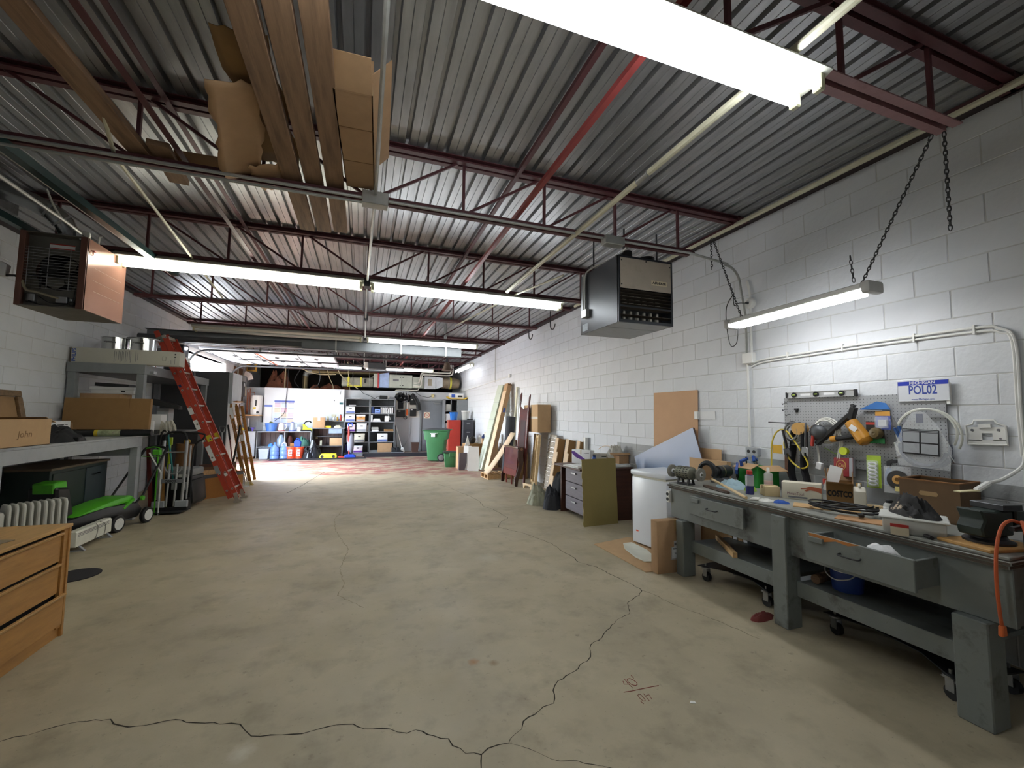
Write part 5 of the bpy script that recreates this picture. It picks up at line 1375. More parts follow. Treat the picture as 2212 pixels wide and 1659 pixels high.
ob('wiring', G().tube(smoothpath([(-0.16, -dp + 0.04, 0.05), (-0.05, -dp + 0.01, 0.012), (0.06, -dp, 0.015), (0.15, -dp + 0.02, 0.06), (0.16, -dp + 0.03, 0.2)], 5), 0.004, 5).tube(smoothpath([(-0.1, -dp + 0.05, 0.10), (0.0, -dp + 0.02, 0.04), (0.12, -dp + 0.03, 0.05)], 5), 0.003, 5).ball((0.15, -dp + 0.015, 0.045), 0.022), m_black, t)
ob('flue_elbow', G().tube([(0.02, -0.18, h - 0.01), (0.02, -0.18, h + 0.06), (-0.01, -0.22, h + 0.15), (-0.08, -0.27, h + 0.22), (-0.20, -0.30, h + 0.28), (-0.40, -0.32, h + 0.34)], 0.078, 20), M('flue_galv', '9A9C9D', rough=0.25, metal=0.85, var=0.12, scale=6), t, smooth=25)
for p, q in (((0.02, -0.18, h - 0.005), (0.02, -0.18, h + 0.01)), ((-0.02, -0.228, h + 0.155), (-0.028, -0.236, h + 0.165)), ((-0.085, -0.272, h + 0.222), (-0.097, -0.278, h + 0.229))):
    ob('flue_seam', G().cyl(p, q, 0.082, n=20), m_steel, t)
ob('flue_hood', G().bb((-0.86, -0.48, h + 0.20), (-0.40, -0.10, h + 0.50)), M('hood_galv', '77797A', rough=0.45, metal=0.7, var=0.2, scale=6, dark='3D3E3F', damt=0.5), t, bev=0.004)
ob('control_box', G().box((0.14, -0.22, h + 0.05), (0.09, 0.05, 0.07), (0, 0, 0.3)), m_whitep, t, bev=0.004)
ob('hanger', G().tube([(0.2, -0.1, h), (0.2, -0.1, h + 0.09), (0.225, -0.1, h + 0.10)], 0.008, 7).cyl((-0.2, 0.25, h), (-0.2, 0.25, 0.74), 0.008, n=7).cyl((0.2, 0.25, h), (0.2, 0.25, 0.74), 0.008, n=7), m_whitep, t)
ob('armoured_cable', G().tube(smoothpath([(0.17, -0.32, h - 0.02), (0.17, -0.25, h + 0.03), (0.05, -0.30, h + 0.12), (0.02, -0.42, h + 0.22), (0.06, -0.6, h + 0.30)], 6), 0.009, 7), m_galv, t)
ob('red_clip', G().bb((w, -0.26, 0.565), (w + 0.015, -0.23, 0.575)).tube(arc((w + 0.004, -0.27, 0.545), 0.022, 0, 2 * pi, 10, (0, 1, 0), (0, 0, 1)), 0.0025, 4), m_red, t)
t = T('white_box', 'white electrical box on a black lead left of the copper-pink heater', 'box', (-3.10, 4.98, 2.72))
ob('box', G().prism([(-0.08, 0), (0.05, 0), (0.06, 0.10), (0.02, 0.13), (-0.02, 0.125), (-0.08, 0.15)], 0.05, (0, 0, 0), wf), m_whitec, t, bev=0.004)
ob('lead', G().tube([(0.04, 0.02, 0.01), (0.12, 0.0, 0.01), (0.215, -0.06, -0.045)], 0.010, 7), m_black, t)
# rail carrying the heater
t = T('heater_rail', 'pair of dark green steel rails overhead that the copper-pink heater hangs from', 'rail', (0, 0, 0))
m_teal = M('dark_teal_paint', '1E3A3A', rough=0.3, metal=0.4)
ob('rail', G().bb((-2.16, 2.6, 3.115), (-2.10, 5.9, 3.172)), m_teal, t)
ob('rail', G().bb((-2.92, 2.6, 3.115), (-2.86, 5.9, 3.172)), m_teal, t)
ob('bright_edge', G().cyl((-2.175, 2.6, 3.125), (-2.175, 5.9, 3.125), 0.007, n=6), m_steel, t)
rod('gas_line', [(-2.32, 2.6, 3.10), (-2.42, 4.55, 3.115), (-2.46, 4.80, 3.125)], 0.014, m_galv, 'grey pipe beside the dark green rails leading to the left heater', 'pipe')

# ================================================================== lumber stored on the lower chords
t3 = []
for i, (x, w, y1, lb) in enumerate(((-0.542, 0.122, 4.24, 'left board of the three old planks stored overhead'), (-0.397, 0.120, 4.22, 'middle board of the three old planks stored overhead'), (-0.253, 0.120, 4.18, 'right board of the three old planks stored overhead'))):
    tag(ob('plank', G().bb((-w / 2, 0, 0), (w / 2, y1 + 0.2, 0.038)), m_lumber, None, (x, -0.2, 3.222), (0, 0, 0), bev=0.003), lb, 'plank', 'old planks stored on the joists')
tag(ob('plank', G().bb((-0.06, 0, 0), (0.06, 3.4, 0.045)), m_lumber, None, (-1.42, 0.1, 3.222), (0, 0, rad(0.6)), bev=0.003), 'lone old plank stored overhead on the left', 'plank', 'old planks stored on the joists')
tag(ob('plank_end', G().bb((-0.06, 0, 0), (0.06, 0.5, 0.038)), m_lumber, None, (-1.30, 3.20, 3.222), (0, 0, 0.1), bev=0.003), 'short plank offcut lying behind the end of the lone plank', 'plank')
t = T('overhead_carton', 'battered brown cardboard box stored overhead right of the planks', 'box', (-0.09, 2.78, 3.222), (0, 0, rad(-2)))
ob('carton', G().obox((-0.0, 0.0, 0.0), (0.20, 1.0, 0.20), 0.006), m_card, t)
ob('flap', G().box((0.0, -0.60, 0.02), (0.19, 0.22, 0.004), (rad(-10), 0, 0)).box((0.14, -0.1, 0.13), (0.004, 0.9, 0.16), (0, rad(42), 0)), m_card, t)
ob('flap_seam', G().bb((-0.1, -0.20, -0.0015), (0.1, -0.195, 0)).bb((-0.1, 0.15, -0.0015), (0.1, 0.155, 0)), m_flute, t)
t = T('torn_cardboard', 'torn cardboard sheet drooping down left of the overhead planks', 'cardboard', (-0.66, 2.85, 3.225))
def torn(w, l, seed, bend):
    r = random.Random(seed)
    jag = [r.uniform(-0.02, 0.02) for _ in range(40)]
    return lambda u, v: ((u - 0.5) * w + (jag[int(v * 16)] if u in (0.0, 1.0) else 0), (v - 0.5) * l + (jag[20 + int(u * 8)] if v in (0.0, 1.0) else 0), bend * (u * u))
ob('sheet', G().surf(8, 16, torn(0.24, 0.95, 4, -0.05)), m_card, t, (-0.12, 0.05, 0.0), (rad(-3), rad(-28), rad(12)), solid=0.005)
ob('sheet', G().surf(8, 8, torn(0.20, 0.35, 7, 0.02)), m_card, t, (-0.02, 0.50, -0.01), (rad(4), rad(-8), rad(-6)), solid=0.005)
ob('sheet', G().surf(8, 8, torn(0.24, 1.1, 9, 0.01)), m_card2, t, (0.06, -0.15, 0.065), (0, 0, 0), solid=0.005)
tag(ob('curled_cardboard', G().surf(10, 8, lambda u, v: ((u - 0.5) * 0.55, (v - 0.5) * 0.28, -0.06 * sin(pi * v) + 0.01 * u)), m_card, None, (-1.0, 3.50, 3.30), (0, 0, 0.0), solid=0.005), 'curled strip of cardboard lying across the second joist', 'cardboard')

# ================================================================== along the right wall, near to far
t = carton('tall_carton', 'upright brown carton with a shipping label leaning at the left end of the workbench', (2.90, 3.55, 0), (0.30, 0.10, 0.505), rad(-1), m_card)
lb = ob('shipping_label', G().bb((0.02, -0.0512, 0.135), (0.12, -0.0502, 0.245)), m_paper, t)
ob('shipping_label', G().bb((0.045, -0.0512, 0.245), (0.10, -0.0502, 0.305)), m_paper, t)
g = G()
for i in range(9):
    g.bb((0.05 + i * 0.005, -0.052, 0.262), (0.052 + i * 0.005 + 0.001 * (i % 2), -0.0512, 0.285))
for i in range(7):
    g.bb((0.075 + i * 0.006, -0.052, 0.14), (0.078 + i * 0.006, -0.0512, 0.17))
g.bb((0.03, -0.052, 0.222), (0.115, -0.0512, 0.236)).bb((0.05, -0.052, 0.19), (0.09, -0.0512, 0.197)).bb((0.05, -0.052, 0.18), (0.085, -0.0512, 0.186))
ob('barcode', g, m_ink, t)
ob('clear_pouch', G().bb((0.005, -0.0535, 0.125), (0.135, -0.053, 0.25)), m_clear, t)
ob('tape', G().bb((0.05, -0.051, 0.40), (0.10, -0.0503, 0.505)).bb((0.05, -0.05, 0.505), (0.10, 0.05, 0.506)), m_tape, t)
tag(ob('floor_cardboard', G().prism([(0, 0), (0.02, -0.95), (0.35, -1.0), (0.95, -0.2), (0.55, 0.12)], 0.006), m_card3, None, (2.655, 4.54, 0.001)), 'torn brown cardboard sheet lying on the floor beside the freezer', 'cardboard')
tag(ob('plastic_tray', G().prism([(0.0, 0.0), (-0.10, -0.18), (-0.16, -0.45), (-0.15, -0.62), (0.0, -0.66), (0.12, -0.3), (0.12, 0.0)], 0.012), M('yellowed_plastic', 'DADACB', rough=0.4), None, (2.985, 4.43, 0.008), bev=0.004), 'white curved plastic panel lying on the floor cardboard', 'panel')
t = T('chest_freezer', 'small white chest freezer between the walnut desk and the workbench', 'freezer', (3.44, 4.22, 0.0), (0, 0, rad(7)))
m_frz = M('freezer_white', 'DEE3EA', rough=0.3, var=0.015)
ob('body', G().bb((-0.27, -0.275, 0.025), (0.27, 0.275, 0.80)), m_frz, t, bev=0.012, seg=2)
ob('lid', G().bb((-0.285, -0.285, 0.825), (0.275, 0.285, 0.885)), m_frz, t, bev=0.014, seg=2)
ob('gasket', G().bb((-0.262, -0.265, 0.80), (0.262, 0.265, 0.825)), M('gasket_cream', 'CFCFC2', rough=0.6), t)
ob('badge', G().bb((-0.272, 0.17, 0.16), (-0.2695, 0.21, 0.175)), M('badge_orange', 'E0552E', rough=0.4), t)
for x in (-0.22, 0.22):
    for y in (-0.22, 0.22):
        ob('foot', G().cyl((x, y, 0), (x, y, 0.027), 0.022, n=10), m_black, t)
tag(ob('hardboard_sheet', G().bb((-0.0025, -0.415, 0), (0.0025, 0.415, 1.86)), M('tan_hardboard', 'C9A17C', rough=0.75, var=0.03), None, (3.845, 4.545, 0.0), (0, rad(0.8), 0)), 'tall tan hardboard sheet standing against the wall behind the freezer', 'board')
t = T('tilted_tabletop', 'pale blue-grey tabletop tilted on one corner behind the freezer', 'tabletop', (3.81, 4.13, 1.40), (rad(-21.5), rad(1.0), 0))
ob('top', G().bb((-0.028, 0, -1.02), (-0.024, 1.25, 0)), M('blue_grey_laminate', '8596B4', rough=0.35, var=0.04, scale=1.5), t)
ob('edge', G().bb((-0.024, 0, -1.02), (0.0, 1.25, 0)), M('brown_edge', '5C4636', rough=0.6), t)
tag(ob('card_corner', G().bb((-0.002, -0.25, 0), (0.002, 0.25, 1.16)), m_card3, None, (3.83, 4.02, 0.0), (0, rad(1.2), 0)), 'tan card sheet whose top edge shows left of the tilted tabletop corner by the wall', 'board')
tag(ob('low_carton_edge', G().bb((-0.03, -0.28, 0), (0.03, 0.28, 1.04)), m_card3, None, (3.80, 3.90, 0.0)), 'flat tan carton standing on edge behind the black bench grinder', 'carton')
t = T('olive_board', 'olive brown fibreboard with a ragged edge leaning on the desk', 'board', (3.21, 5.30, 0.0), (rad(-3), 0, rad(4)))
r = random.Random(3)
poly = [(0.295, 0), (0.29, 0.92)]
poly += [(-0.285 + r.uniform(-0.008, 0.008), 0.92 - 0.92 * k / 22) for k in range(23)]
ob('sheet', G().prism(poly, 0.008, (0, 0.004, 0), wb), M('olive_fibreboard', '958550', rough=0.7, var=0.04), t)
# desk
t = T('office_desk', 'dark walnut office desk piled with boxes and papers behind the olive board', 'desk', (3.42, 5.85, 0))
ob('top', G().bb((-0.47, -0.42, 0.735), (0.44, 0.45, 0.765)), m_walnut, t, bev=0.006)
ob('end_panel', G().bb((-0.34, -0.41, 0.0), (0.40, -0.385, 0.735)), m_walnut, t)
ob('end_panel', G().bb((-0.36, 0.40, 0.0), (0.40, 0.43, 0.735)), m_walnut, t)
ob('pedestal', G().bb((-0.315, -0.385, 0.06), (0.25, 0.30, 0.735)), m_walnut, t)
for z0, z1 in ((0.08, 0.28), (0.29, 0.50), (0.51, 0.71)):
    dr = ob('drawer', G().bb((-0.345, -0.36, z0), (-0.315, 0.28, z1)), M('grey_woodgrain', '6B6670', rough=0.5, var=0.12, stretch=(1, 1, 9)), t, bev=0.004)
    ob('handle', G().bar((-0.36, -0.08, (z0 + z1) / 2 + 0.04), (-0.36, 0.06, (z0 + z1) / 2 + 0.04), 0.012, 0.02), m_steel, dr)
DZ = 0.766
tag(ob('paper_stack', G().bb((-0.16, -0.20, 0), (0.16, 0.2, 0.008)).box((0.0, 0.02, 0.014), (0.30, 0.36, 0.010), (0, 0, 0.2)).box((0.02, -0.03, 0.024), (0.28, 0.33, 0.008), (0, 0, -0.15)), m_paper, None, (3.10, 5.72, DZ), (0, 0, 0.1)), 'loose stack of white papers on the near corner of the desk', 'paper')
t = carton('toner_carton', 'white carton with a purple stripe standing on the desk', (3.36, 6.08, DZ), (0.12, 0.36, 0.22), rad(25), m_whitec, tape=0.03, tm=m_ctape)
ob('purple_stripe', G().prism([(-0.18, 0.19), (-0.12, 0.19), (0.18, 0.03), (0.18, 0.005), (0.10, 0.04), (-0.10, 0.10), (-0.18, 0.16)], 0.001, (-0.0605, 0, 0), Matrix(((0, 0, -1), (-1, 0, 0), (0, 1, 0)))), m_purple, t)
ob('print', G().bb((-0.0615, -0.16, 0.17), (-0.0608, -0.06, 0.178)).bb((-0.0615, -0.14, 0.15), (-0.0608, -0.09, 0.154)), m_inkg, t)
t = carton('grey_carton', 'grey-white carton with black print beside the purple-striped carton', (3.56, 5.93, DZ), (0.13, 0.34, 0.17), rad(62), M('grey_board', 'ABA79E', rough=0.8, var=0.05))
ob('print', G().bb((-0.0655, -0.15, 0.12), (-0.065, -0.04, 0.135)).bb((-0.0655, 0.0, 0.04), (-0.065, 0.10, 0.05)).bb((-0.0655, -0.15, 0.08), (-0.065, -0.07, 0.086)), m_ink, t)
can('blue_spray_can', 'short blue spray can on a yellow stand on the desk', (3.33, 5.68, DZ), 0.033, 0.14, M('spray_blue', '2C53A8', rough=0.3), m_navy, 0.025, 0.7, (0.0, 0.2, m_yellow))
t = T('shallow_carton', 'open brown carton full of packing beside the grey carton', 'box', (3.75, 5.72, DZ + 0.045), (0, 0, rad(10)))
ob('carton', G().obox((0, 0, 0), (0.20, 0.32, 0.12), 0.005), m_card, t)
ob('flap', G().box((-0.05, -0.13, 0.145), (0.06, 0.32, 0.004), (0, rad(-30), rad(70))), m_card, t)
tag(ob('plastic_bag', hump(20, 18, 0.26, 0.30, 0.16, 51, 0.7), M('crumpled_film', 'CFCCC0', rough=0.3, alpha=0.75, var=0.1), None, (3.74, 5.74, DZ + 0.12)), 'crumpled clear plastic bag on top of the shallow brown carton', 'bag')
tag(ob('white_trays', G().bb((-0.17, -0.20, 0), (0.17, 0.20, 0.012)).bb((-0.165, -0.195, 0.014), (0.165, 0.195, 0.028)).bb((-0.16, -0.19, 0.03), (0.16, 0.19, 0.044)), m_whitec, None, (3.69, 5.70, DZ), (0, 0, 0.05), bev=0.003), 'flat white letter trays stacked under the shallow brown carton', 'tray')
tag(ob('curved_veneer', G().surf(12, 2, lambda u, v: (v * 0.005, (u - 0.5) * 0.5, 0.28 - 0.25 * (u - 0.45) ** 2)), m_wood, None, (3.78, 6.10, DZ), (0, 0.1, 0), solid=0.006), 'thin curved wooden strip standing at the back of the desk', 'strip')
# bags beside the desk
tag(ob('black_holdall', hump(22, 20, 0.50, 0.52, 0.60, 61, 0.35), m_cloth, None, (3.30, 6.62, 0)), 'black fabric holdall slumped on the floor behind the desk', 'bag')
tag(ob('grey_backpack', hump(18, 16, 0.30, 0.30, 0.38, 63, 0.35), M('slate_fabric', '34363C', rough=0.9, var=0.15), None, (3.00, 6.48, 0)), 'slate grey bag lying against the desk leg', 'bag')
tag(ob('tan_sack', hump(20, 18, 0.36, 0.34, 0.30, 65, 0.5), m_tarp, None, (2.92, 6.86, 0)), 'crumpled grey-green canvas sack on the floor in front of the black holdall', 'sack')
# long folded cartons leaning on the wall
def long_carton(x, y, label, H=1.09, tilt=9):
    t = T('folded_carton', label, 'carton', (x, y, 0), (0, rad(tilt), rad(-6)), 'long folded cartons leaning on the wall')
    ob('face', G().bb((-0.012, -0.075, 0), (0.0, 0.075, H)), m_cardw, t, bev=0.002)
    ob('side', G().bb((0.0, -0.075, 0), (0.14, -0.069, H - 0.01)).bb((0.0, 0.069, 0), (0.14, 0.075, H - 0.01)), m_card2, t)
    for k, (z0, z1) in enumerate(((0.12, 0.34), (0.62, 0.82))):
        ob('tab', G().bb((-0.014, -0.155, z0), (0.0, -0.075, z1)), m_cardw, t)
    for z in (0.25, 0.55, 0.9):
        ob('staple', G().bb((-0.0135, -0.02, z), (-0.012, 0.02, z + 0.006)), m_inkg, t)
    return t
long_carton(3.62, 6.98, 'nearest of the long blond folded cartons leaning on the wall', 1.08, 8)
long_carton(3.60, 7.42, 'second nearest of the long blond folded cartons leaning on the wall', 1.09, 9)
long_carton(3.57, 7.86, 'third of the long blond folded cartons, one before the bubble wrap', 1.10, 10)
tag(ob('white_post', G().bb((-0.03, -0.045, 0), (0.03, 0.045, 1.14)), m_whitep, None, (3.82, 6.85, 0), (0, rad(1.0), 0), bev=0.003), 'short white post standing against the wall behind the nearest folded carton', 'post')
tag(ob('bubble_wrap_board', G().surf(16, 60, lambda u, v: (0.012 * sin(u * 16 * 2.1) * sin(v * 60 * 1.7) + 0.0, (u - 0.5) * 0.42, v * 1.14)), M('bubble_wrap', 'B5AC9F', rough=0.18, var=0.25, scale=40, spec=0.8), None, (3.64, 8.14, 0), (0, rad(8), rad(-4)), solid=0.02), 'panel wrapped in shiny bubble wrap leaning on the wall', 'panel')
# crib side rails of pale wood
for i, (x, y, lb) in enumerate(((3.52, 8.52, 'pale wooden bed side frame standing nearest the bubble wrap'), (3.62, 8.86, 'pale wooden bed side frame half hidden behind the mahogany headboard'))):
    t = T('bed_side_frame', lb, 'frame', (x, y, 0), (0, rad(5), rad(-10)), 'pale wooden bed frames')
    for y0 in (-0.13, 0.09):
        ob('rail', G().bb((-0.03, y0, 0), (0.03, y0 + 0.045, 1.12)), m_blond, t, bev=0.003)
    ob('crosspiece', G().bb((-0.02, -0.085, 0.05), (0.02, 0.09, 0.10)).bb((-0.02, -0.085, 0.55), (0.02, 0.09, 0.60)).bb((-0.02, -0.085, 1.05), (0.02, 0.09, 1.10)), m_blond, t)
    ob('panel', G().bb((0.005, -0.085, 0.62), (0.012, 0.09, 1.04)), M('cream_card', 'CDB98E'), t)
t = T('bracket_foot', 'small pale scalloped wooden bracket on the floor below the mahogany bed end', 'bracket', (3.30, 8.36, 0), (0, 0, 0.3))
ob('foot', G().prism([(-0.14, 0), (-0.10, 0), (-0.08, 0.05), (0.0, 0.06), (0.08, 0.05), (0.10, 0), (0.14, 0), (0.15, 0.10), (-0.15, 0.10)], 0.03, (0, 0, 0), Matrix(((0, 0, 1), (1, 0, 0), (0, 1, 0)))), m_blond, t, bev=0.003)
# mahogany headboard and footboard
t = T('mahogany_headboard', 'mahogany bed headboard with two tall slim posts leaning on the wall', 'headboard', (3.38, 9.02, 0.0), (0, rad(4), rad(3)))
g = G()
ob('post', G().tube([(0, 0.26, 0), (0, 0.26, 1.66), (-0.01, 0.262, 1.72), (0.0, 0.265, 2.0), (0.01, 0.265, 2.06)], [0.03, 0.03, 0.018, 0.028, 0.012], 8), m_mahog, t)
ob('post', G().tube([(0, -0.22, 0), (0, -0.22, 1.66), (-0.01, -0.222, 1.72), (0.0, -0.225, 1.94), (0.01, -0.225, 2.0)], [0.03, 0.03, 0.018, 0.024, 0.012], 8), m_mahog, t)
ob('panel', G().bb((-0.012, -0.20, 0.5), (0.012, 0.24, 1.60)), m_mahog, t)
ob('inset', G().bb((-0.016, -0.12, 0.6), (-0.011, 0.16, 1.42)), m_mahogd, t)
ob('top_rail', G().prism(yz([(0.24, 1.60), (0.24, 1.74), (0.16, 1.70), (0.06, 1.66), (0.02, 1.69), (-0.02, 1.66), (-0.12, 1.70), (-0.20, 1.74), (-0.20, 1.60)]), 0.024, (0.012, 0, 0), YZ), m_mahog, t, bev=0.003)
t = T('mahogany_footboard', 'mahogany bed footboard with curved sleigh ends standing in front of the headboard', 'footboard', (3.15, 9.06, 0.0), (0, rad(4), rad(4)))
ob('panel', G().bb((-0.015, -0.36, 0.30), (0.015, 0.36, 0.80)), m_mahog, t)
ob('lower_rail', G().bb((-0.022, -0.36, 0.20), (0.012, 0.36, 0.345)), M('red_mahogany', '6B2A22', rough=0.3, var=0.15, stretch=(1, 8, 1)), t, bev=0.003)
ob('top_cap', G().bb((-0.04, -0.38, 0.80), (0.09, 0.38, 0.835)), M('cap_walnut', '70543F', rough=0.3, var=0.1), t, bev=0.012, seg=2)
sl = [(-0.04, 0), (0.02, 0), (0.03, 0.14), (0.08, 0.32), (0.12, 0.5), (0.10, 0.68), (0.11, 0.80), (0.07, 0.84), (0.0, 0.83), (-0.03, 0.76), (-0.02, 0.62), (0.02, 0.48), (-0.01, 0.32), (-0.05, 0.16)]
for y in (-0.41, 0.37):
    ob('sleigh_end', G().prism(sl, 0.045, (0, y + 0.045, 0), wb), m_mahogd, t, bev=0.008)
ob('bun', G().cyl((0.05, -0.418, 0.80), (0.05, -0.405, 0.80), 0.03, n=14), M('cap_walnut', '70543F'), t)
for y in (0.24, -0.05):
    ob('brace_leg', G().bar((0.03, y, 0.0), (0.0, y - 0.03, 0.24), 0.02, 0.045), M('red_mahogany', '6B2A22'), t)
t = carton('big_carton', 'large tan carton resting on top of the pale bed frames', (3.70, 8.80, 1.165), (0.30, 0.92, 0.60), rad(-3), m_card3, tape=0.06, tm=m_ctape)
ob('side_tape', G().bb((-0.152, -0.46, 0.29), (-0.1505, 0.46, 0.34)), m_ctape, t)
# pallet, bent card, roll, long cartons
t = T('wood_pallet', 'low pine pallet on the floor under the curved cardboard sheet', 'pallet', (3.20, 10.05, 0), (0, 0, rad(2)))
for y in (-0.26, 0.0, 0.26):
    ob('bearer', G().bb((-0.36, y - 0.02, 0.015), (0.36, y + 0.02, 0.10)), m_wood, t)
for k in range(5):
    x = -0.36 + k * 0.155
    ob('slat', G().bb((x, -0.29, 0.10), (x + 0.09, 0.29, 0.116)), m_wood, t, bev=0.002)
for x in (-0.36, 0.28):
    ob('slat', G().bb((x, -0.29, 0), (x + 0.08, 0.29, 0.015)), m_wood, t)
tag(ob('curved_cardboard', G().surf(2, 20, lambda u, v: (-0.36 + 0.75 * (v ** 1.6) * 0.92 + 0.02, (u - 0.5) * 0.46, 0.0 + 0.98 * v ** 1.9)), m_cardw, None, (3.20, 10.0, 0.118), (0, 0, rad(-4)), solid=0.006), 'long cardboard sheet curving up from the pallet to the wall', 'cardboard')
tag(ob('broken_crate', G().bb((-0.10, -0.12, 0), (0.10, 0.12, 0.02)).bb((-0.10, -0.12, 0.02), (-0.08, 0.12, 0.30)).bb((0.08, -0.12, 0.02), (0.10, 0.12, 0.34)).bb((-0.08, 0.10, 0.02), (0.08, 0.12, 0.28)).bar((0.0, 0.0, 0.02), (0.04, 0.02, 0.62), 0.05, 0.015), M('rough_brown_wood', '6E4428', rough=0.8, var=0.25), None, (3.70, 9.80, 0.62), (0, 0, 0.1)), 'broken brown wooden offcut above the curved cardboard', 'offcut')
tag(ob('offcut_stand', G().bb((-0.12, -0.14, 0), (0.12, 0.14, 0.62)), m_card2, None, (3.70, 9.80, 0)), 'brown carton standing under the broken brown offcut', 'carton')
t = T('carpet_roll', 'dark grey roll of underlay standing behind the long cartons', 'roll', (3.52, 10.42, 0), (0, rad(5), 0))
ob('roll', G().cyl((0, 0, 0), (0, 0, 1.50), 0.12, n=22), M('charcoal_felt', '3C3D42', rough=0.9, var=0.1), t, bev=0.004)
ob('spiral_end', G().tube([(0.10 * (1 - k / 50) * cos(k * 0.5), 0.10 * (1 - k / 50) * sin(k * 0.5), 1.502) for k in range(46)], 0.003, 4), m_lgrey, t)
ob('tag', G().lathe([(0.02, 1.50), (0.05, 1.60), (0.0, 1.62)], (0, 0.03, 0), 10), m_whitec, t)
def long_box(name, label, b, d, L, tilt, m, par=None):
    t = T(name, label, 'carton', b, (0, rad(tilt), rad(3)))
    ob('tube' if 'trunking' in name else 'carton', G().bb((-d[0] / 2, -d[1] / 2, 0), (d[0] / 2, d[1] / 2, L)), m, t, bev=0.006)
    return t
t = long_box('long_carton', 'tall narrow brown carton leaning steeply against the wall', (3.20, 10.98, 0.035), (0.12, 0.26), 2.42, 13.6, m_card)
ob('front_face', G().bb((-0.0625, -0.125, 0.01), (-0.0602, 0.125, 2.2)), m_cardw, t)
ob('torn_end', G().prism([(-0.06, 0), (0.06, 0), (0.055, 0.05), (0.03, 0.02), (0.0, 0.06), (-0.03, 0.015), (-0.06, 0.045)], 0.005, (0, -0.128, 2.38), wb), m_flute, t)
txt('print', 'HANDLE WITH CARE', 0.05, m_inkg, t, (0.0, -0.1308, 0.9), (pi / 2, -pi / 2, 0), w=0.5)
ob('print', G().bb((-0.02, -0.1315, 1.62), (0.03, -0.1308, 1.74)), m_blue, t)
t = long_box('plastic_trunking', 'tall pale green-white plastic trunking leaning beside the tall brown carton', (3.12, 11.42, 0.03), (0.10, 0.42), 2.42, 14.6, M('trunking_green', 'C4CDBC', rough=0.35, var=0.08, scale=3))
for k in range(9):
    ob('joint', G().bb((-0.0525, -0.21, 0.25 * k + 0.15), (-0.0505, 0.21, 0.25 * k + 0.156)), m_lgrey, t)
tag(ob('white_batten', G().bb((-0.02, -0.04, 0), (0.02, 0.04, 2.28)), m_cream, None, (3.72, 10.50, 0), (0, rad(3), 0)), 'pale upright batten against the wall behind the tall brown carton', 'batten')
tag(ob('white_panel_board', G().bb((-0.015, -0.15, 0), (0.015, 0.15, 0.66)), m_whitep, None, (2.90, 11.38, 0), (0, rad(6), rad(72)), bev=0.003), 'low white board leaning in front of the boxes by the green tote', 'board')
tag(ob('white_panel_board', G().bb((-0.015, -0.11, 0), (0.015, 0.11, 0.66)), m_whitep, None, (2.78, 11.62, 0), (0, rad(6), rad(60)), bev=0.003), 'second low white board leaning half behind the first', 'board')
for i, (x, y, w, d, h, lb) in enumerate(((2.72, 12.05, 0.26, 0.30, 0.62, 'flattened brown carton standing behind the white boards'), (3.06, 12.15, 0.46, 0.45, 0.70, 'brown carton standing open behind the white boards'), (3.55, 11.95, 0.32, 0.40, 0.74, 'tan carton against the wall beneath the blue bag'))):
    carton('brown_carton', lb, (x, y, 0), (w, d, h), 0.1 * i, (m_card, m_card2, m_card3)[i])
tag(ob('grey_vinyl_sheets', G().bb((-0.11, -0.05, 0), (0.11, -0.03, 0.48)).bb((-0.10, 0.0, 0), (0.10, 0.015, 0.46)).bb((-0.09, 0.04, 0), (0.09, 0.05, 0.44)), M('mauve_grey_vinyl', '6C6368', rough=0.5), None, (2.66, 11.68, 0), (rad(4), 0, 0.1)), 'dark grey sheets standing between the green tote and the white boards', 'sheet')
tag(ob('paper_point', G().prism([(0, 0), (0.16, 0.05), (0.06, 0.34)], 0.01, (0, 0, 0), wb), m_paper, None, (2.76, 11.86, 0.62), (0.2, 0, 0.2)), 'pointed white paper sheet sticking up from the flattened carton', 'paper')
t = T('desk_fan', 'white and black desk fan lying on the open brown carton', 'fan', (3.02, 12.0, 0.80), (rad(20), 0, 0.5))
ob('cage', G().lathe([(0.02, 0.06), (0.09, 0.05), (0.13, 0.0), (0.09, -0.05), (0.02, -0.06)], n=18, R=(pi / 2, 0, 0)), m_blackp, t)
ob('base', G().lathe([(0.08, -0.06), (0.07, -0.04), (0.02, -0.02)], (0.16, 0, 0), 14), m_whitep, t)
can('white_bottle', 'white plastic bottle standing on the open brown carton', (3.24, 11.98, 0.70), 0.05, 0.20, m_whitep, m_whitep, 0.03, 0.45)
tag(ob('cream_basket', G().lathe([(0.10, 0), (0.13, 0.28), (0.125, 0.28), (0.095, 0.01), (0, 0.01)], n=18), M('cream_plastic', 'D5CCB0', rough=0.5), None, (3.48, 11.90, 0.74), bev=0.0), 'cream plastic waste basket standing on the tan carton', 'basket')
tag(ob('blue_bag', hump(14, 12, 0.40, 0.30, 0.20, 71, 0.25), m_navy, None, (3.62, 12.5, 0.82)), 'navy blue padded bag on a carton against the wall', 'bag')
carton('brown_carton', 'tall brown carton under the navy blue padded bag', (3.62, 12.5, 0), (0.42, 0.34, 0.82), 0, m_card)
t = T('green_tote', 'green plastic tote with a dark lid in front of the wheeled bin', 'tote', (2.55, 12.55, 0), (0, 0, rad(-8)))
ob('tub', G().prism([(-0.20, 0), (0.20, 0), (0.245, 0.40), (-0.245, 0.40)], 0.40, (0, 0.2, 0), wb), m_green, t, bev=0.015, seg=2)
ob('lid', G().bb((-0.265, -0.225, 0.40), (0.265, 0.225, 0.445)), M('lid_dark_green', '2A3A30', rough=0.5), t, bev=0.012, seg=2)
ob('latch', G().bb((-0.09, -0.24, 0.30), (0.09, -0.222, 0.43)), m_green, t, bev=0.006)
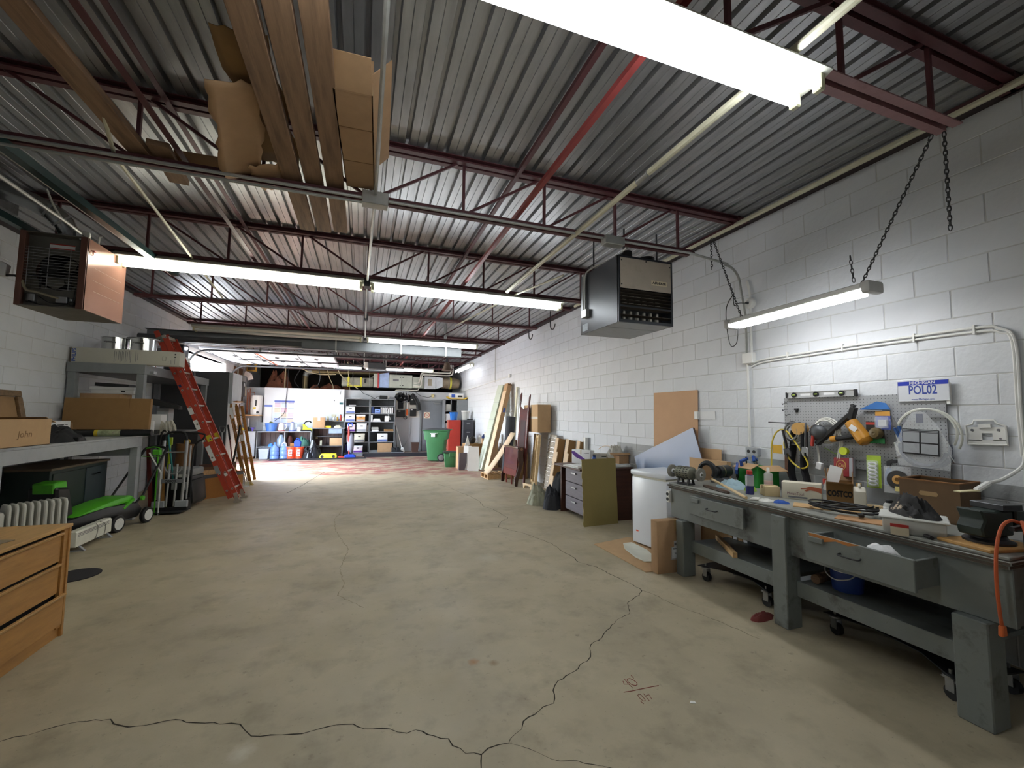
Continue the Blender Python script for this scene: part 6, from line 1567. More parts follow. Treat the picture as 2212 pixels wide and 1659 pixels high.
t = T('wheeled_bin', 'large green wheeled rubbish bin with a hinged lid near the back door', 'bin', (2.37, 14.25, 0), (0, 0, rad(-20)))
ob('body', G().prism([(-0.24, 0.02), (0.24, 0.02), (0.30, 0.68), (0.36, 0.72), (0.40, 1.0), (-0.40, 1.0), (-0.36, 0.72), (-0.30, 0.68)], 0.60, (0, 0.30, 0), wb), m_green, t, bev=0.03, seg=2)
ob('rim', G().bb((-0.43, -0.33, 0.99), (0.43, 0.33, 1.03)), m_green, t, bev=0.012)
ob('lid', G().surf(8, 8, lambda u, v: ((u - 0.5) * 0.86, (v - 0.5) * 0.66, 1.035 + 0.05 * (1 - (2 * u - 1) ** 2) * (1 - (2 * v - 1) ** 4))), m_dgrey, t, solid=0.02)
ob('handle', G().tube(smoothpath([(0.38, -0.25, 1.0), (0.47, -0.22, 1.03), (0.47, 0.22, 1.03), (0.38, 0.25, 1.0)], 4), 0.014, 8), m_green, t)
ob('bin_logo', G().bb((-0.13, -0.335, 0.80), (0.0, -0.330, 0.90)).bb((-0.16, -0.335, 0.895), (0.02, -0.330, 0.92)).bar((0.02, -0.333, 0.90), (0.08, -0.333, 0.93), 0.02, 0.006), m_whitec, t, (0, 0.0, 0))
for y in (-0.33, 0.33):
    wh = ob('wheel', G().cyl((0.22, y - 0.03, 0.13), (0.22, y + 0.03, 0.13), 0.13, n=22), m_black, t)
    ob('wheel_hub', G().lathe([(0.09, 0), (0.09, 0.008), (0.03, 0.016), (0, 0.016)], (0.22, y - 0.03 if y < 0 else y + 0.03, 0.13), 18, (pi / 2, 0, 0) if y < 0 else (-pi / 2, 0, 0)), m_steel, wh)
# cabinets at the far right
t = T('filing_cabinet', 'red metal filing cabinet beside the wheeled bin', 'cabinet', (3.20, 15.55, 0.0), (0, 0, rad(-6)))
ob('body', G().bb((-0.22, -0.35, 0), (0.22, 0.35, 1.33)), m_red, t, bev=0.005)
for k in range(4):
    dr = ob('drawer', G().bb((-0.235, -0.33, 0.03 + k * 0.325), (-0.22, 0.33, 0.34 + k * 0.325)), M('faded_red', 'B8604E', rough=0.5), t, bev=0.003)
    ob('handle', G().bb((-0.255, -0.08, 0.24 + k * 0.325), (-0.235, 0.08, 0.265 + k * 0.325)), m_steel, dr)
t = T('filing_cabinet', 'black metal filing cabinet against the right wall beside the red one', 'cabinet', (3.63, 15.35, 0.0), (0, 0, rad(-2)))
ob('body', G().bb((-0.20, -0.35, 0), (0.20, 0.35, 1.34)), m_dgrey, t, bev=0.005)
for k in range(4):
    dr = ob('drawer', G().bb((-0.18, -0.365, 0.03 + k * 0.325), (0.18, -0.35, 0.34 + k * 0.325)), M('charcoal_paint', '3C3D44', rough=0.45), t, bev=0.003)
    ob('handle', G().bb((-0.06, -0.385, 0.24 + k * 0.325), (0.06, -0.365, 0.265 + k * 0.325)), m_steel, dr)
t = T('blue_bin', 'bright blue plastic waste bin on top of the red cabinet', 'bin', (3.17, 15.45, 1.335))
ob('bin', G().lathe([(0.12, 0), (0.155, 0.26), (0.17, 0.265), (0.17, 0.285), (0.145, 0.285), (0.11, 0.01), (0, 0.01)], n=8, sx=1.0, sy=0.8), m_bluep, t, smooth=20)
t = T('clear_pail', 'clear white lidded pail on top of the black cabinet', 'bucket', (3.60, 15.40, 1.345))
ob('pail', G().lathe([(0.12, 0), (0.15, 0.30)], n=22), m_frost, t)
ob('lid', G().lathe([(0.158, 0.30), (0.158, 0.335), (0, 0.335)], n=22), m_whitep, t)
tag(ob('black_handset', G().bb((-0.12, -0.03, 0), (0.12, 0.03, 0.04)), m_black, None, (3.70, 15.10, 1.345), (0, 0, 0.4), bev=0.01), 'black plastic tool lying on the black cabinet beside the pail', 'tool')
t = T('steel_shelf_cabinet', 'grey steel shelf cabinet behind the filing cabinets', 'cabinet', (3.45, 16.55, 0.1))
ob('side', G().bb((-0.46, -0.30, 0), (-0.44, 0.30, 2.02)).bb((0.02, -0.30, 0), (0.04, 0.30, 2.02)).bb((-0.22, -0.29, 1.5), (-0.205, 0.29, 2.0)), m_grey, t)
ob('door', G().bb((0.04, -0.31, 0), (0.43, -0.29, 2.02)), m_grey, t, bev=0.003)
ob('back', G().bb((-0.46, 0.28, 0), (0.43, 0.30, 2.02)).bb((0.41, -0.29, 0), (0.43, 0.28, 2.02)), m_dgrey, t)
for z in (0.0, 0.45, 0.82, 1.18, 1.55, 2.0):
    ob('shelf', G().bb((-0.46, -0.30, z), (0.43, 0.29, z + 0.02)), m_grey, t)
for i, (x, z, m) in enumerate(((-0.33, 1.57, m_frost), (-0.33, 1.20, m_whitec), (-0.12, 1.20, m_whitec), (-0.33, 0.84, m_whitec), (-0.12, 0.84, m_card))):
    carton('archive_box', ('frosted box on the top shelf of the grey steel cabinet', 'white archive box on the second shelf of the grey steel cabinet, left', 'white archive box on the second shelf of the grey steel cabinet, right', 'white archive box low in the grey steel cabinet, behind the blue bin', 'brown box low in the grey steel cabinet, behind the blue bin')[i], (3.45 + x, 16.45, 0.1 + z), (0.19, 0.35, 0.26), 0, m, group='boxes in the grey steel cabinet')
t = T('yellow_tray', 'shallow bright yellow tray on top of the grey steel cabinet', 'tray', (3.50, 16.45, 2.14))
ob('tray', G().prism([(-0.30, 0), (0.30, 0), (0.42, 0.09), (0.40, 0.09), (0.29, 0.015), (-0.29, 0.015), (-0.40, 0.09), (-0.42, 0.09)], 0.40, (0, 0.2, 0), wb), M('bright_yellow', 'E8C02A', rough=0.45), t)
t = carton('boot_box', 'white and blue printed box standing in the yellow tray', (3.46, 16.50, 2.157), (0.56, 0.2, 0.20), 0, m_whitec, seam=False)
ob('print', G().bb((-0.20, -0.1015, 0.05), (-0.05, -0.1005, 0.17)), m_blue, t)
ob('print', G().bb((0.05, -0.1015, 0.06), (0.24, -0.1005, 0.13)), m_ink, t)
# ================================================================== left side
def table_frame(t, x0, x1, y0, y1, zt, legs, m, ap=0.13):
    ob('top', G().bb((x0, y0, zt - 0.025), (x1, y1, zt)), m, t, bev=0.003)
    ob('apron', G().bb((x1 - 0.04, y0, zt - 0.025 - ap), (x1 - 0.002, y1, zt - 0.025)), m, t, bev=0.003)
    ob('apron', G().bb((x0, y0, zt - 0.025 - ap), (x0 + 0.035, y1, zt - 0.025)), m, t, bev=0.003)
    for y, x, w in legs:
        ob('leg', G().bb((x - w / 2, y - w / 2, 0), (x + w / 2, y + w / 2, zt - 0.025 - ap)), m, t, bev=0.003)

t = T('shelf_table', 'high light-grey painted wooden table along the left wall', 'table', (0, 0, 0))
table_frame(t, -3.92, -3.0, 4.95, 7.60, 1.18, ((5.05, -3.05, 0.09), (7.54, -3.05, 0.09), (5.05, -3.87, 0.08), (6.3, -3.87, 0.07), (7.5, -3.87, 0.08)), m_lgrey)
ob('crosspiece', G().bb((-3.84, 7.52, 0.9), (-3.10, 7.56, 1.02)), m_lgrey, t)
t = T('open_carton_named', 'open tan carton with a pencilled name on the left end of the grey table', 'box', (-3.27, 5.33, 1.181), (0, 0, 0))
ob('carton', G().obox((0, 0, 0), (0.50, 0.74, 0.262), 0.005), m_card3, t)
ob('flap', G().box((-0.27, 0, 0.34), (0.004, 0.72, 0.18), (0, rad(-15), 0)).box((0.0, 0.38, 0.25), (0.48, 0.16, 0.004), (rad(-20), 0, 0)), m_card3, t)
txt('pencil_writing', 'John', 0.09, m_pencil, t, (0.2512, 0.02, 0.115), (pi / 2, 0, pi / 2), w=0.19, shear=0.1)
t = T('picture_frame', 'empty wooden picture frame leaning on the left wall behind the named carton', 'frame', (-3.62, 5.80, 1.181), (0, rad(-12), 0))
m_frame = M('frame_wood', '7A6246', rough=0.5, var=0.25, stretch=(1, 6, 6))
for a, b in (((-0.02, -0.68, 0.51), (0.02, 0.68, 0.58)), ((-0.02, -0.68, 0), (0.02, 0.68, 0.07)), ((-0.02, -0.68, 0.07), (0.02, -0.60, 0.51)), ((-0.02, 0.60, 0.07), (0.02, 0.68, 0.51))):
    ob('moulding', G().bb(a, b), m_frame, t, bev=0.012, seg=2)
ob('backing', G().bb((-0.02, -0.60, 0.07), (-0.012, 0.60, 0.51)), M('frame_backing', '9B7A55', rough=0.8), t)
tag(ob('black_garment_bag', hump(26, 20, 0.42, 0.80, 0.14, 81, 0.45), m_cloth, None, (-3.22, 6.17, 1.181), (0, 0, 0.05)), 'crumpled black fabric bag on the grey table beside the named carton', 'bag')
tag(ob('bag_buckle', G().bb((-0.03, -0.05, 0), (0.03, 0.05, 0.05)), m_blackp, None, (-2.985 - 0.03, 6.15, 1.181), bev=0.008), 'small black buckle block at the front edge of the black bag', 'buckle')
t = carton('toner_box', 'white toner carton with purple markings behind the black bag', (-3.50, 6.42, 1.181), (0.16, 0.85, 0.22), rad(3), m_whitec, seam=False)
YZp = Matrix(((0, 0, 1), (1, 0, 0), (0, 1, 0)))
ob('purple_stripe', G().prism([(-0.42, 0.15), (-0.30, 0.15), (0.05, 0.06), (-0.2, 0.09), (-0.42, 0.10)], 0.001, (0.0803, 0, 0), YZp), m_purple, t)
ob('purple_disc', G().prism([(0.32, 0.0), (0.42, 0.0), (0.42, 0.09), (0.40, 0.13), (0.36, 0.10), (0.33, 0.06)], 0.001, (0.0803, 0, 0.005), YZp), M('violet_print', '8B4BB0', rough=0.5), t)
ob('print', G().bb((0.0803, 0.15, 0.165), (0.0813, 0.28, 0.177)).bb((0.0803, 0.31, 0.168), (0.0813, 0.36, 0.175)).bb((0.0803, 0.298, 0.02), (0.0813, 0.301, 0.215)).bb((0.0803, 0.19, 0.09), (0.0813, 0.27, 0.093)).bb((0.0803, 0.19, 0.12), (0.0813, 0.27, 0.123)), m_ink, t)
t = T('flat_panel_carton', 'big flat brown carton standing on edge on the grey table', 'carton', (-3.31, 7.36, 1.275), (rad(-3), 0, rad(-1)))
ob('carton', G().bb((-0.48, -0.03, 0), (0.48, 0.03, 0.43)), m_card2, t, bev=0.004)
ob('flap_seam', G().bb((0.235, -0.032, 0.26), (0.239, -0.030, 0.43)), m_flute, t)
ob('flap', G().box((-0.42, -0.05, 0.02), (0.14, 0.004, 0.16), (rad(30), 0, 0.3)), m_card, t)
t = T('black_roll', 'long black packaged roll with a yellow and green label across the grey table', 'roll', (-3.22, 7.34, 1.228), (0, 0, rad(2)))
ob('roll', G().cyl((-0.55, 0, 0), (0.42, 0, 0), 0.045, n=16), m_blackp, t, bev=0.003)
ob('label', G().cyl((-0.16, 0, 0), (0.08, 0, 0), 0.0457, n=16, cap=False), M('label_mixed', 'A8B08A', rough=0.4, var=0.5, scale=12, dark='6A3560', dscale=10, damt=0.8), t)
ob('yellow_label', G().cyl((-0.20, 0, 0), (-0.16, 0, 0), 0.0459, n=16, cap=False), m_yellow, t)
# storage rack with deep upper shelf
t = T('storage_rack', 'grey wooden storage rack with a deep high shelf beyond the grey table', 'rack', (0, 0, 0))
ob('top_deck', G().bb((-3.92, 7.62, 2.185), (-3.055, 10.34, 2.21)), m_grey, t)
ob('fascia', G().bb((-3.92, 7.60, 2.075), (-3.03, 7.62, 2.21)), m_grey, t, bev=0.002)
ob('fascia', G().bb((-3.055, 7.62, 2.075), (-3.03, 10.34, 2.21)), m_grey, t, bev=0.002)
ob('underside', G().bb((-3.90, 7.64, 2.075), (-3.06, 10.3, 2.09)), m_dgrey, t)
for y in (7.66, 10.26):
    for x in (-3.87, -3.085):
        ob('post', G().bb((x - 0.045, y - 0.045, 0), (x + 0.045, y + 0.045, 2.075)), m_grey, t, bev=0.003)
ob('middle_deck', G().bb((-3.90, 7.72, 1.155), (-3.06, 10.2, 1.18)), m_grey, t)
ob('bracket', G().bb((-3.03, 7.75, 2.09), (-2.98, 7.85, 2.13)), m_steel, t)
t = carton('light_tube_carton', 'long pale grey printed carton with blue letters lying across the top shelf', (-3.26, 7.72, 2.211), (1.28, 0.20, 0.215), rad(-1), M('pale_grey_carton', 'B9B7AC', rough=0.6, var=0.03), seam=False)
txt('print', 'PHILIPS', 0.062, M('philips_blue', '2C4E9E', rough=0.5), t, (-0.605, -0.1012, 0.105), (pi / 2, -pi / 2, 0), w=0.185, bold=0.0015)
ob('end_edge', G().bb((-0.641, -0.1, 0.0), (-0.6395, 0.1, 0.215)), m_flute, t)
g = G()
for i, x in enumerate((-0.15, -0.13, -0.10, -0.08, -0.06, -0.045, -0.02, 0.0, 0.025, 0.04, 0.10, 0.125)):
    g.bb((x, -0.1012, 0.02 + 0.02 * (i % 3)), (x + 0.006, -0.1004, 0.19 - 0.015 * (i % 2)))
for i, x in enumerate((0.50, 0.53, 0.545, 0.58)):
    g.bb((x, -0.1012, 0.02), (x + 0.005, -0.1004, 0.07 + 0.01 * i))
ob('print_lines', g, m_inkg, t)
ob('print_icon', G().tube([(0.43, -0.1012, 0.07), (0.47, -0.1012, 0.07), (0.47, -0.1012, 0.13), (0.43, -0.1012, 0.13)], 0.002, 4, closed=True).bb((0.575, -0.1012, 0.12), (0.59, -0.1004, 0.14)).bb((0.575, -0.1012, 0.16), (0.595, -0.1004, 0.18)), m_ink, t)
def stockpot(label, x, y, r, h, lid):
    t = T('stock_pot', label, 'pot', (x, y, 2.211), (0, 0, 0.4), 'steel stock pots on the top shelf')
    ob('pot', G().lathe([(r, 0), (r, h), (r + 0.012, h + 0.004), (r + 0.012, h + 0.010), (r - 0.004, h + 0.004), (r - 0.006, 0.01), (0, 0.01)], n=30), M('polished_steel', 'C9CBCB', rough=0.16, metal=1.0, var=0.03), t)
    for a in (-1.9, 0.6):
        c, s = cos(a), sin(a)
        ob('handle', G().tube(smoothpath([(r * c - 0.06 * s, r * s + 0.06 * c, h - 0.07), ((r + 0.04) * c - 0.05 * s, (r + 0.04) * s + 0.05 * c, h - 0.065), ((r + 0.04) * c + 0.05 * s, (r + 0.04) * s - 0.05 * c, h - 0.065), (r * c + 0.06 * s, r * s - 0.06 * c, h - 0.07)], 4), 0.007, 7), m_steel, t)
    if lid:
        ob('lid', G().lathe([(r + 0.03, h + 0.011), (r + 0.03, h + 0.016), (r * 0.6, h + 0.022), (0, h + 0.022)], n=30), m_steel, t)
stockpot('open steel stock pot on the top shelf, left of the lidded one', -3.58, 8.0, 0.155, 0.41, False)
stockpot('steel stock pot with a wide lid on the top shelf beside the red ladder', -3.24, 8.02, 0.17, 0.42, True)
for i, y in enumerate((9.55, 9.9)):
    tag(ob('white_board', G().bb((-0.006, -0.10, 0), (0.006, 0.10, 0.34)), m_whitep, None, (-3.14, y, 2.211), (0, rad(-4), 0.3 * i)), ('white upright board on the top shelf just past the red ladder', 'second white upright board on the top shelf, nearer its far end')[i], 'board')
tag(ob('clear_jar_crate', G().bb((-0.16, -0.20, 0), (0.16, 0.20, 0.20)), M('dark_glass', '3A3A46', rough=0.15, alpha=0.8), None, (-3.12, 9.05, 2.211), bev=0.02), 'dark glass container on the top shelf behind the red ladder', 'container')
carton('brown_carton', 'brown carton on the rack behind the big flat brown carton', (-3.62, 7.98, 1.181), (0.46, 0.36, 0.60), 0, m_card, tape=0.05)
t = carton('archive_box', 'white archive box stacked on the brown carton under the top shelf', (-3.50, 8.02, 1.783), (0.50, 0.36, 0.10), 0.02, m_whitec, seam=False)
ob('lid', G().bb((-0.262, -0.19, 0.06), (0.262, 0.19, 0.102)), m_whitec, t, bev=0.003)
ob('hand_hole', G().bb((0.10, -0.1815, 0.025), (0.15, -0.180, 0.048)), m_ink, t)
tag(ob('black_binder', G().bb((-0.20, -0.14, 0), (0.20, 0.14, 0.05)).bb((-0.19, -0.145, 0.006), (0.19, -0.139, 0.044)), m_blackp, None, (-3.52, 8.0, 1.887), (0, rad(3), 0), bev=0.004), 'black binder lying on the white archive box', 'binder')
t = carton('archive_box', 'white archive box hidden behind the right post of the rack', (-3.20, 8.45, 1.181), (0.34, 0.42, 0.30), 0.0, m_whitec, seam=False)
tag(ob('cash_drawer', G().prism([(-0.18, 0), (0.18, 0), (0.16, 0.06), (-0.18, 0.10)], 0.4, (0, 0.2, 0), wb), m_black, None, (-3.05, 8.50, 1.60), (0, rad(12), 0.2), bev=0.006), 'black plastic tray propped up under the top shelf by the red ladder', 'tray')
tag(ob('tray_stand', G().bb((-0.08, -0.1, 0), (0.08, 0.1, 0.40)), m_lgrey, None, (-3.09, 8.55, 1.181)), 'small grey stand under the black plastic tray', 'stand')
for i, (x, y, z, d, m) in enumerate(((-3.10, 7.98, 1.181, (0.16, 0.10, 0.20), m_paper), (-3.06, 8.14, 1.181, (0.10, 0.3, 0.06), m_dsteel))):
    tag(ob('rack_oddment', G().bb((-d[0] / 2, -d[1] / 2, 0), (d[0] / 2, d[1] / 2, d[2])), m, None, (x, y, z), (0, 0, 0.2), bev=0.004), ('white paper bundle on the rack to the right of the big flat carton', 'dark flat metal case on the rack behind the mop')[i], ('paper', 'case')[i])

# under and in front of the table
t = T('green_steel_cabinet', 'dark green steel cabinet with a wooden top under the grey table', 'cabinet', (-3.60, 6.92, 0))
m_dg = M('dark_green_enamel', '27352F', rough=0.4, var=0.12)
ob('body', G().bb((-0.28, -0.60, 0.06), (0.28, 0.55, 0.84)), m_dg, t, bev=0.006)
ob('plinth', G().bb((-0.26, -0.58, 0), (0.24, 0.53, 0.06)), m_black, t)
ob('top', G().bb((-0.29, -0.62, 0.84), (0.30, 0.57, 0.865)), M('worn_wood_top', '7B6A58', rough=0.7, var=0.2), t, bev=0.002)
dr = ob('door', G().bb((0.28, 0.06, 0.10), (0.292, 0.50, 0.80)), M('slate_green', '39454A', rough=0.4, var=0.08), t, bev=0.003)
ob('handle', G().bar((0.30, 0.16, 0.70), (0.30, 0.34, 0.71), 0.012, 0.016), m_chrome, dr)
ob('left_panel', G().bb((0.28, -0.56, 0.10), (0.29, 0.04, 0.80)), m_dg, t, bev=0.003)
t = T('black_disc_blade', 'black half-round blade leaning on the wall under the near end of the table', 'disc', (-3.72, 6.18, 0.40))
ob('disc', G().prism([(0.28 * cos(a), 0.28 * sin(a)) for a in [-1.3 + 2.6 * k / 16 for k in range(17)]], 0.02, (0, -0.14, 0.33), YZp), m_black, t)
ob('stand', G().bb((-0.03, -0.10, -0.40), (0.0, -0.06, 0.34)), m_black, t)
t = T('oil_radiator', 'white finned oil-filled radiator standing behind the dresser', 'radiator', (-3.12, 5.60, 0), (0, 0, rad(48)))
m_rad = M('radiator_white', 'CFCFC8', rough=0.35, var=0.03)
for k in range(9):
    ob('fin', G().prism([(-0.075, 0.10), (0.075, 0.10), (0.085, 0.14), (0.085, 0.58), (0.06, 0.62), (-0.06, 0.62), (-0.085, 0.58), (-0.085, 0.14)], 0.028, (-0.13 + k * 0.05, 0, 0), Matrix(((0, 0, 1), (1, 0, 0), (0, 1, 0)))), m_rad, t, bev=0.009)
ob('control_box', G().bb((-0.26, -0.085, 0.10), (-0.14, 0.085, 0.56)), m_rad, t, bev=0.03, seg=2)
ob('grille', G().bb((-0.262, -0.03, 0.40), (-0.2595, 0.04, 0.45)), m_inkg, t)
ob('foot', G().bb((-0.20, -0.12, 0), (-0.16, 0.12, 0.10)).bb((0.20, -0.12, 0), (0.24, 0.12, 0.10)), m_whitep, t, bev=0.01)
ob('carry_bar', G().tube(smoothpath([(-0.25, 0.06, 0.54), (-0.27, 0.0, 0.60), (-0.25, -0.06, 0.54)], 4), 0.01, 6), m_rad, t)
carton('brown_carton', 'low brown carton on the floor left of the white radiator', (-3.52, 5.38, 0), (0.40, 0.36, 0.48), 0.1, m_card2)
t = T('baseboard_heater', 'long white baseboard heater on small feet beside the mower', 'heater', (-2.90, 6.28, 0), (0, 0, 0))
ob('body', G().prism([(-0.04, 0.06), (0.045, 0.06), (0.045, 0.21), (0.03, 0.225), (-0.04, 0.225)], 0.68, (0, 0.34, 0), wb), M('heater_cream', 'E0DFD2', rough=0.4), t, bev=0.004)
for z in (0.165, 0.18, 0.195):
    ob('slot', G().bb((0.0455, -0.32, z), (0.0462, 0.28, z + 0.006)), m_inkg, t)
ob('cord', G().tube(smoothpath([(0.04, 0.02, 0.23), (0.055, 0.03, 0.18), (0.055, 0.0, 0.08), (0.02, -0.02, 0.05)], 4), 0.004, 5).tube(smoothpath([(0.03, 0.12, 0.23), (0.055, 0.18, 0.18), (0.055, 0.16, 0.06), (0.02, 0.12, 0.03)], 4), 0.004, 5), M('grey_flex', '8C8A80', rough=0.5), t)
for y in (-0.25, 0.28):
    ob('foot', G().bb((-0.06, y - 0.015, 0), (0.085, y + 0.015, 0.012)).bar((0.075, y, 0.005), (0.02, y, 0.065), 0.03, 0.012), m_lgrey, t)
# lawn mower
t = T('lawn_mower', 'lime green and black push lawn mower under the grey table', 'mower', (-3.12, 6.84, 0), (0, 0, rad(-13)))
ob('deck', G().prism([(-0.62, 0.14), (0.42, 0.10), (0.50, 0.20), (0.40, 0.30), (-0.10, 0.34), (-0.62, 0.30), (-0.68, 0.22)], 0.42, (-0.21, 0, 0), YZp), m_blackp, t, bev=0.03, seg=2)
ob('motor_cover', G().prism([(-0.55, 0.30), (0.28, 0.33), (0.36, 0.38), (0.30, 0.41), (0.05, 0.40), (-0.35, 0.345)], 0.32, (-0.13, 0, 0), YZp), m_lime, t, bev=0.02, seg=2)
ob('lever', G().box((0.17, 0.24, 0.31), (0.09, 0.20, 0.035), (rad(28), 0, 0)), m_lime, t, bev=0.006)
ob('rear_flap', G().prism([(-0.70, 0.30), (-0.48, 0.34), (-0.56, 0.66), (-0.72, 0.68)], 0.30, (-0.15, 0, 0), YZp), m_blackp, t, bev=0.02)
ob('chute_cover', G().prism([(-0.72, 0.60), (-0.55, 0.64), (-0.57, 0.74), (-0.73, 0.72)], 0.22, (-0.10, 0, 0), YZp), m_lime, t, bev=0.012)
for x, y, r in ((0.24, 0.02, 0.105), (0.24, 0.52, 0.105), (-0.24, 0.02, 0.105), (-0.24, 0.52, 0.105)):
    wh = ob('wheel', G().cyl((x - 0.025, y, r), (x + 0.025, y, r), r, n=24), m_black, t, bev=0.008)
    s = 1 if x > 0 else -1
    g = G().lathe([(0.072, 0), (0.072, 0.004), (0.055, 0.004)], (x + s * 0.025, y, r), 22, (0, s * pi / 2, 0))
    for k in range(10):
        a = 2 * pi * k / 10
        g.bar((x + s * 0.028, y + 0.012 * cos(a), r + 0.012 * sin(a)), (x + s * 0.028, y + 0.062 * cos(a), r + 0.062 * sin(a)), 0.016, 0.005, (1, 0, 0))
    ob('wheel_hub', g, m_whitep, wh)
for x in (-0.19, 0.19):
    ob('handle_bar', G().tube([(x, 0.36, 0.28), (x, 0.50, 0.38), (x * 0.8, 0.92, 0.90)], 0.014, 8), m_black, t)
    ob('knob', G().lathe([(0.035, 0), (0.03, 0.025), (0, 0.03)], (x + 0.015 * (1 if x > 0 else -1), 0.46, 0.345), 12, (0, pi / 2 if x > 0 else -pi / 2, 0)), m_lime, t)
ob('grip', G().tube(smoothpath([(-0.152, 0.92, 0.90), (-0.13, 0.98, 0.98), (0.0, 1.0, 1.0), (0.13, 0.98, 0.98), (0.152, 0.92, 0.90)], 5), 0.018, 8), m_black, t)
ob('switch_box', G().bb((-0.02, 0.93, 0.88), (0.09, 0.98, 0.96)), m_lime, t, bev=0.008)
ob('bail', G().tube(smoothpath([(-0.15, 0.90, 0.87), (-0.1, 0.94, 0.86), (0.1, 0.94, 0.86), (0.15, 0.90, 0.87)], 4), 0.006, 6), m_lime, t)
# dresser
t = T('oak_dresser', 'oak veneer chest of three drawers in the near left corner of the picture', 'dresser', (-2.15, 3.10, 0), (0, 0, 0))
W_, D_, H_ = 0.27, 0.75, 0.745
m_oakt = M('oak_top', 'C59A5E', rough=0.4, var=0.12, stretch=(6, 1, 1), dark='A9783F', damt=0.3)
ob('top', G().bb((-W_, -D_, H_ - 0.022), (W_ + 0.005, D_ + 0.006, H_)), m_oakt, t, bev=0.003)
ob('side', G().bb((-W_, D_ - 0.02, 0), (W_, D_, H_ - 0.022)), m_oak, t, bev=0.002)
ob('side', G().bb((-W_, -D_, 0), (W_, -D_ + 0.02, H_ - 0.022)), m_oak, t, bev=0.002)
ob('back', G().bb((-W_, -D_ + 0.02, 0.02), (-W_ + 0.012, D_ - 0.02, H_ - 0.022)), m_oak, t)
ob('stile', G().bb((W_ - 0.03, D_ - 0.06, 0.06), (W_ - 0.008, D_ - 0.02, H_ - 0.022)), m_oak, t)
ob('plinth', G().bb((W_ - 0.04, -D_ + 0.02, 0), (W_ - 0.018, D_ - 0.02, 0.075)), m_oak, t)
for k, (z0, z1, x) in enumerate(((0.08, 0.285, 0.0), (0.30, 0.495, -0.018), (0.51, 0.70, -0.018))):
    dr = ob('drawer', G().bb((W_ - 0.02 + x, -D_ + 0.03, z0), (W_ + x, D_ - (0.025 if k == 0 else 0.065), z1 - 0.02)), m_oak, t, bev=0.002)
    ob('finger_lip', G().prism([(-0.006, 0), (0.014, 0.008), (0.018, 0.024), (-0.006, 0.024)], 2 * D_ - (0.055 if k == 0 else 0.095), (W_ + x, D_ - (0.025 if k == 0 else 0.065), z1 - 0.024), wb), m_oakt, dr, bev=0.002)
ob('inner_dark', G().bb((W_ - 0.05, -D_ + 0.02, 0.08), (W_ - 0.045, D_ - 0.02, 0.70)), m_black, t)
tag(ob('clear_sheet', G().bb((-0.20, -0.35, 0), (0.20, 0.35, 0.004)), M('dusty_acrylic', 'A89880', rough=0.3, alpha=0.7), None, (-2.22, 3.15, 0.746), (0, 0, rad(-14))), 'dusty clear plastic sheet lying on top of the oak dresser', 'sheet')
tag(ob('envelope', G().bb((-0.02, -0.065, 0), (0.02, 0.065, 0.005)), m_paper, None, (-2.02, 3.36, 0.751), (0, 0, rad(20))), 'small white paper strip on the oak dresser top', 'paper')
tag(ob('floor_mat_disc', G().lathe([(0.19, 0), (0.19, 0.006), (0, 0.008)], n=28), m_mat, None, (-2.47, 5.15, 0.0005)), 'flat black rubber disc on the floor behind the dresser', 'disc')

# hand truck, tool chest, boards
t = T('hand_truck', 'silver tubular hand truck standing at the end of the grey table', 'hand truck', (-2.74, 7.96, 0), (rad(-3), 0, rad(-3)))
m_alu = M('aluminium_tube', 'B9BABC', rough=0.35, metal=0.7, var=0.06)
for x in (-0.15, 0.15):
    ob('rail', G().tube([(x, 0, 0.05), (x, 0, 1.08)], 0.022, 10), m_alu, t)
    ob('rail', G().tube([(x + 0.05 * (1 if x > 0 else -1) * 0.9, 0.03, 0.12), (x + 0.045 * (1 if x > 0 else -1), 0.03, 1.0)], 0.012, 8), m_alu, t)
    ob('skid', G().bb((x - 0.085, -0.03, 0.06), (x + 0.085, 0.02, 0.165)), m_lgrey, t, bev=0.01)
for x in (-0.05, 0.05):
    ob('rail', G().tube([(x, 0, 0.08), (x, 0, 0.72)], 0.015, 9), m_alu, t)
cb = ob('crossbar', G().bb((-0.15, -0.03, 0.43), (0.16, -0.005, 0.49)), M('crossbar_grey', '85868A', rough=0.4, metal=0.3), t, bev=0.003)
txt('crossbar_letters', 'COSCO', 0.05, m_ink, cb, (-0.01, -0.0306, 0.46), FY, w=0.15, bold=0.002)
ob('crossbar', G().tube(arc((0, 0.0, 0.68), 0.11, pi, 2 * pi, 12), 0.010, 7).tube([(-0.15, 0, 0.9), (0.15, 0, 0.9)], 0.010, 7), m_alu, t)
ob('toe_plate', G().bb((-0.23, -0.24, 0.012), (0.23, 0.0, 0.02)).bb((-0.23, -0.03, 0.012), (0.23, -0.02, 0.07)), m_black, t)
ob('handle', G().tube(smoothpath([(-0.15, 0, 1.08), (-0.10, 0, 1.20), (0.10, 0, 1.20), (0.15, 0, 1.08)], 4), 0.018, 8), m_black, t)
for x in (-0.20, 0.20):
    ob('wheel', G().cyl((x - 0.02, 0.08, 0.10), (x + 0.02, 0.08, 0.10), 0.10, n=20), m_black, t, bev=0.01)
t = T('tool_chest', 'black rolling tool chest with a grey lid behind the hand truck', 'tool chest', (-2.78, 8.36, 0), (0, 0, rad(-8)))
ob('body', G().prism([(-0.30, 0.05), (0.28, 0.05), (0.33, 0.10), (0.29, 0.44), (-0.30, 0.44)], 0.42, (0, 0.21, 0), wb), m_blackp, t, bev=0.02, seg=2)
ob('lid', G().bb((-0.31, -0.21, 0.50), (0.27, 0.21, 0.62)), M('toolchest_grey', '8A8C8C', rough=0.5), t, bev=0.03, seg=2)
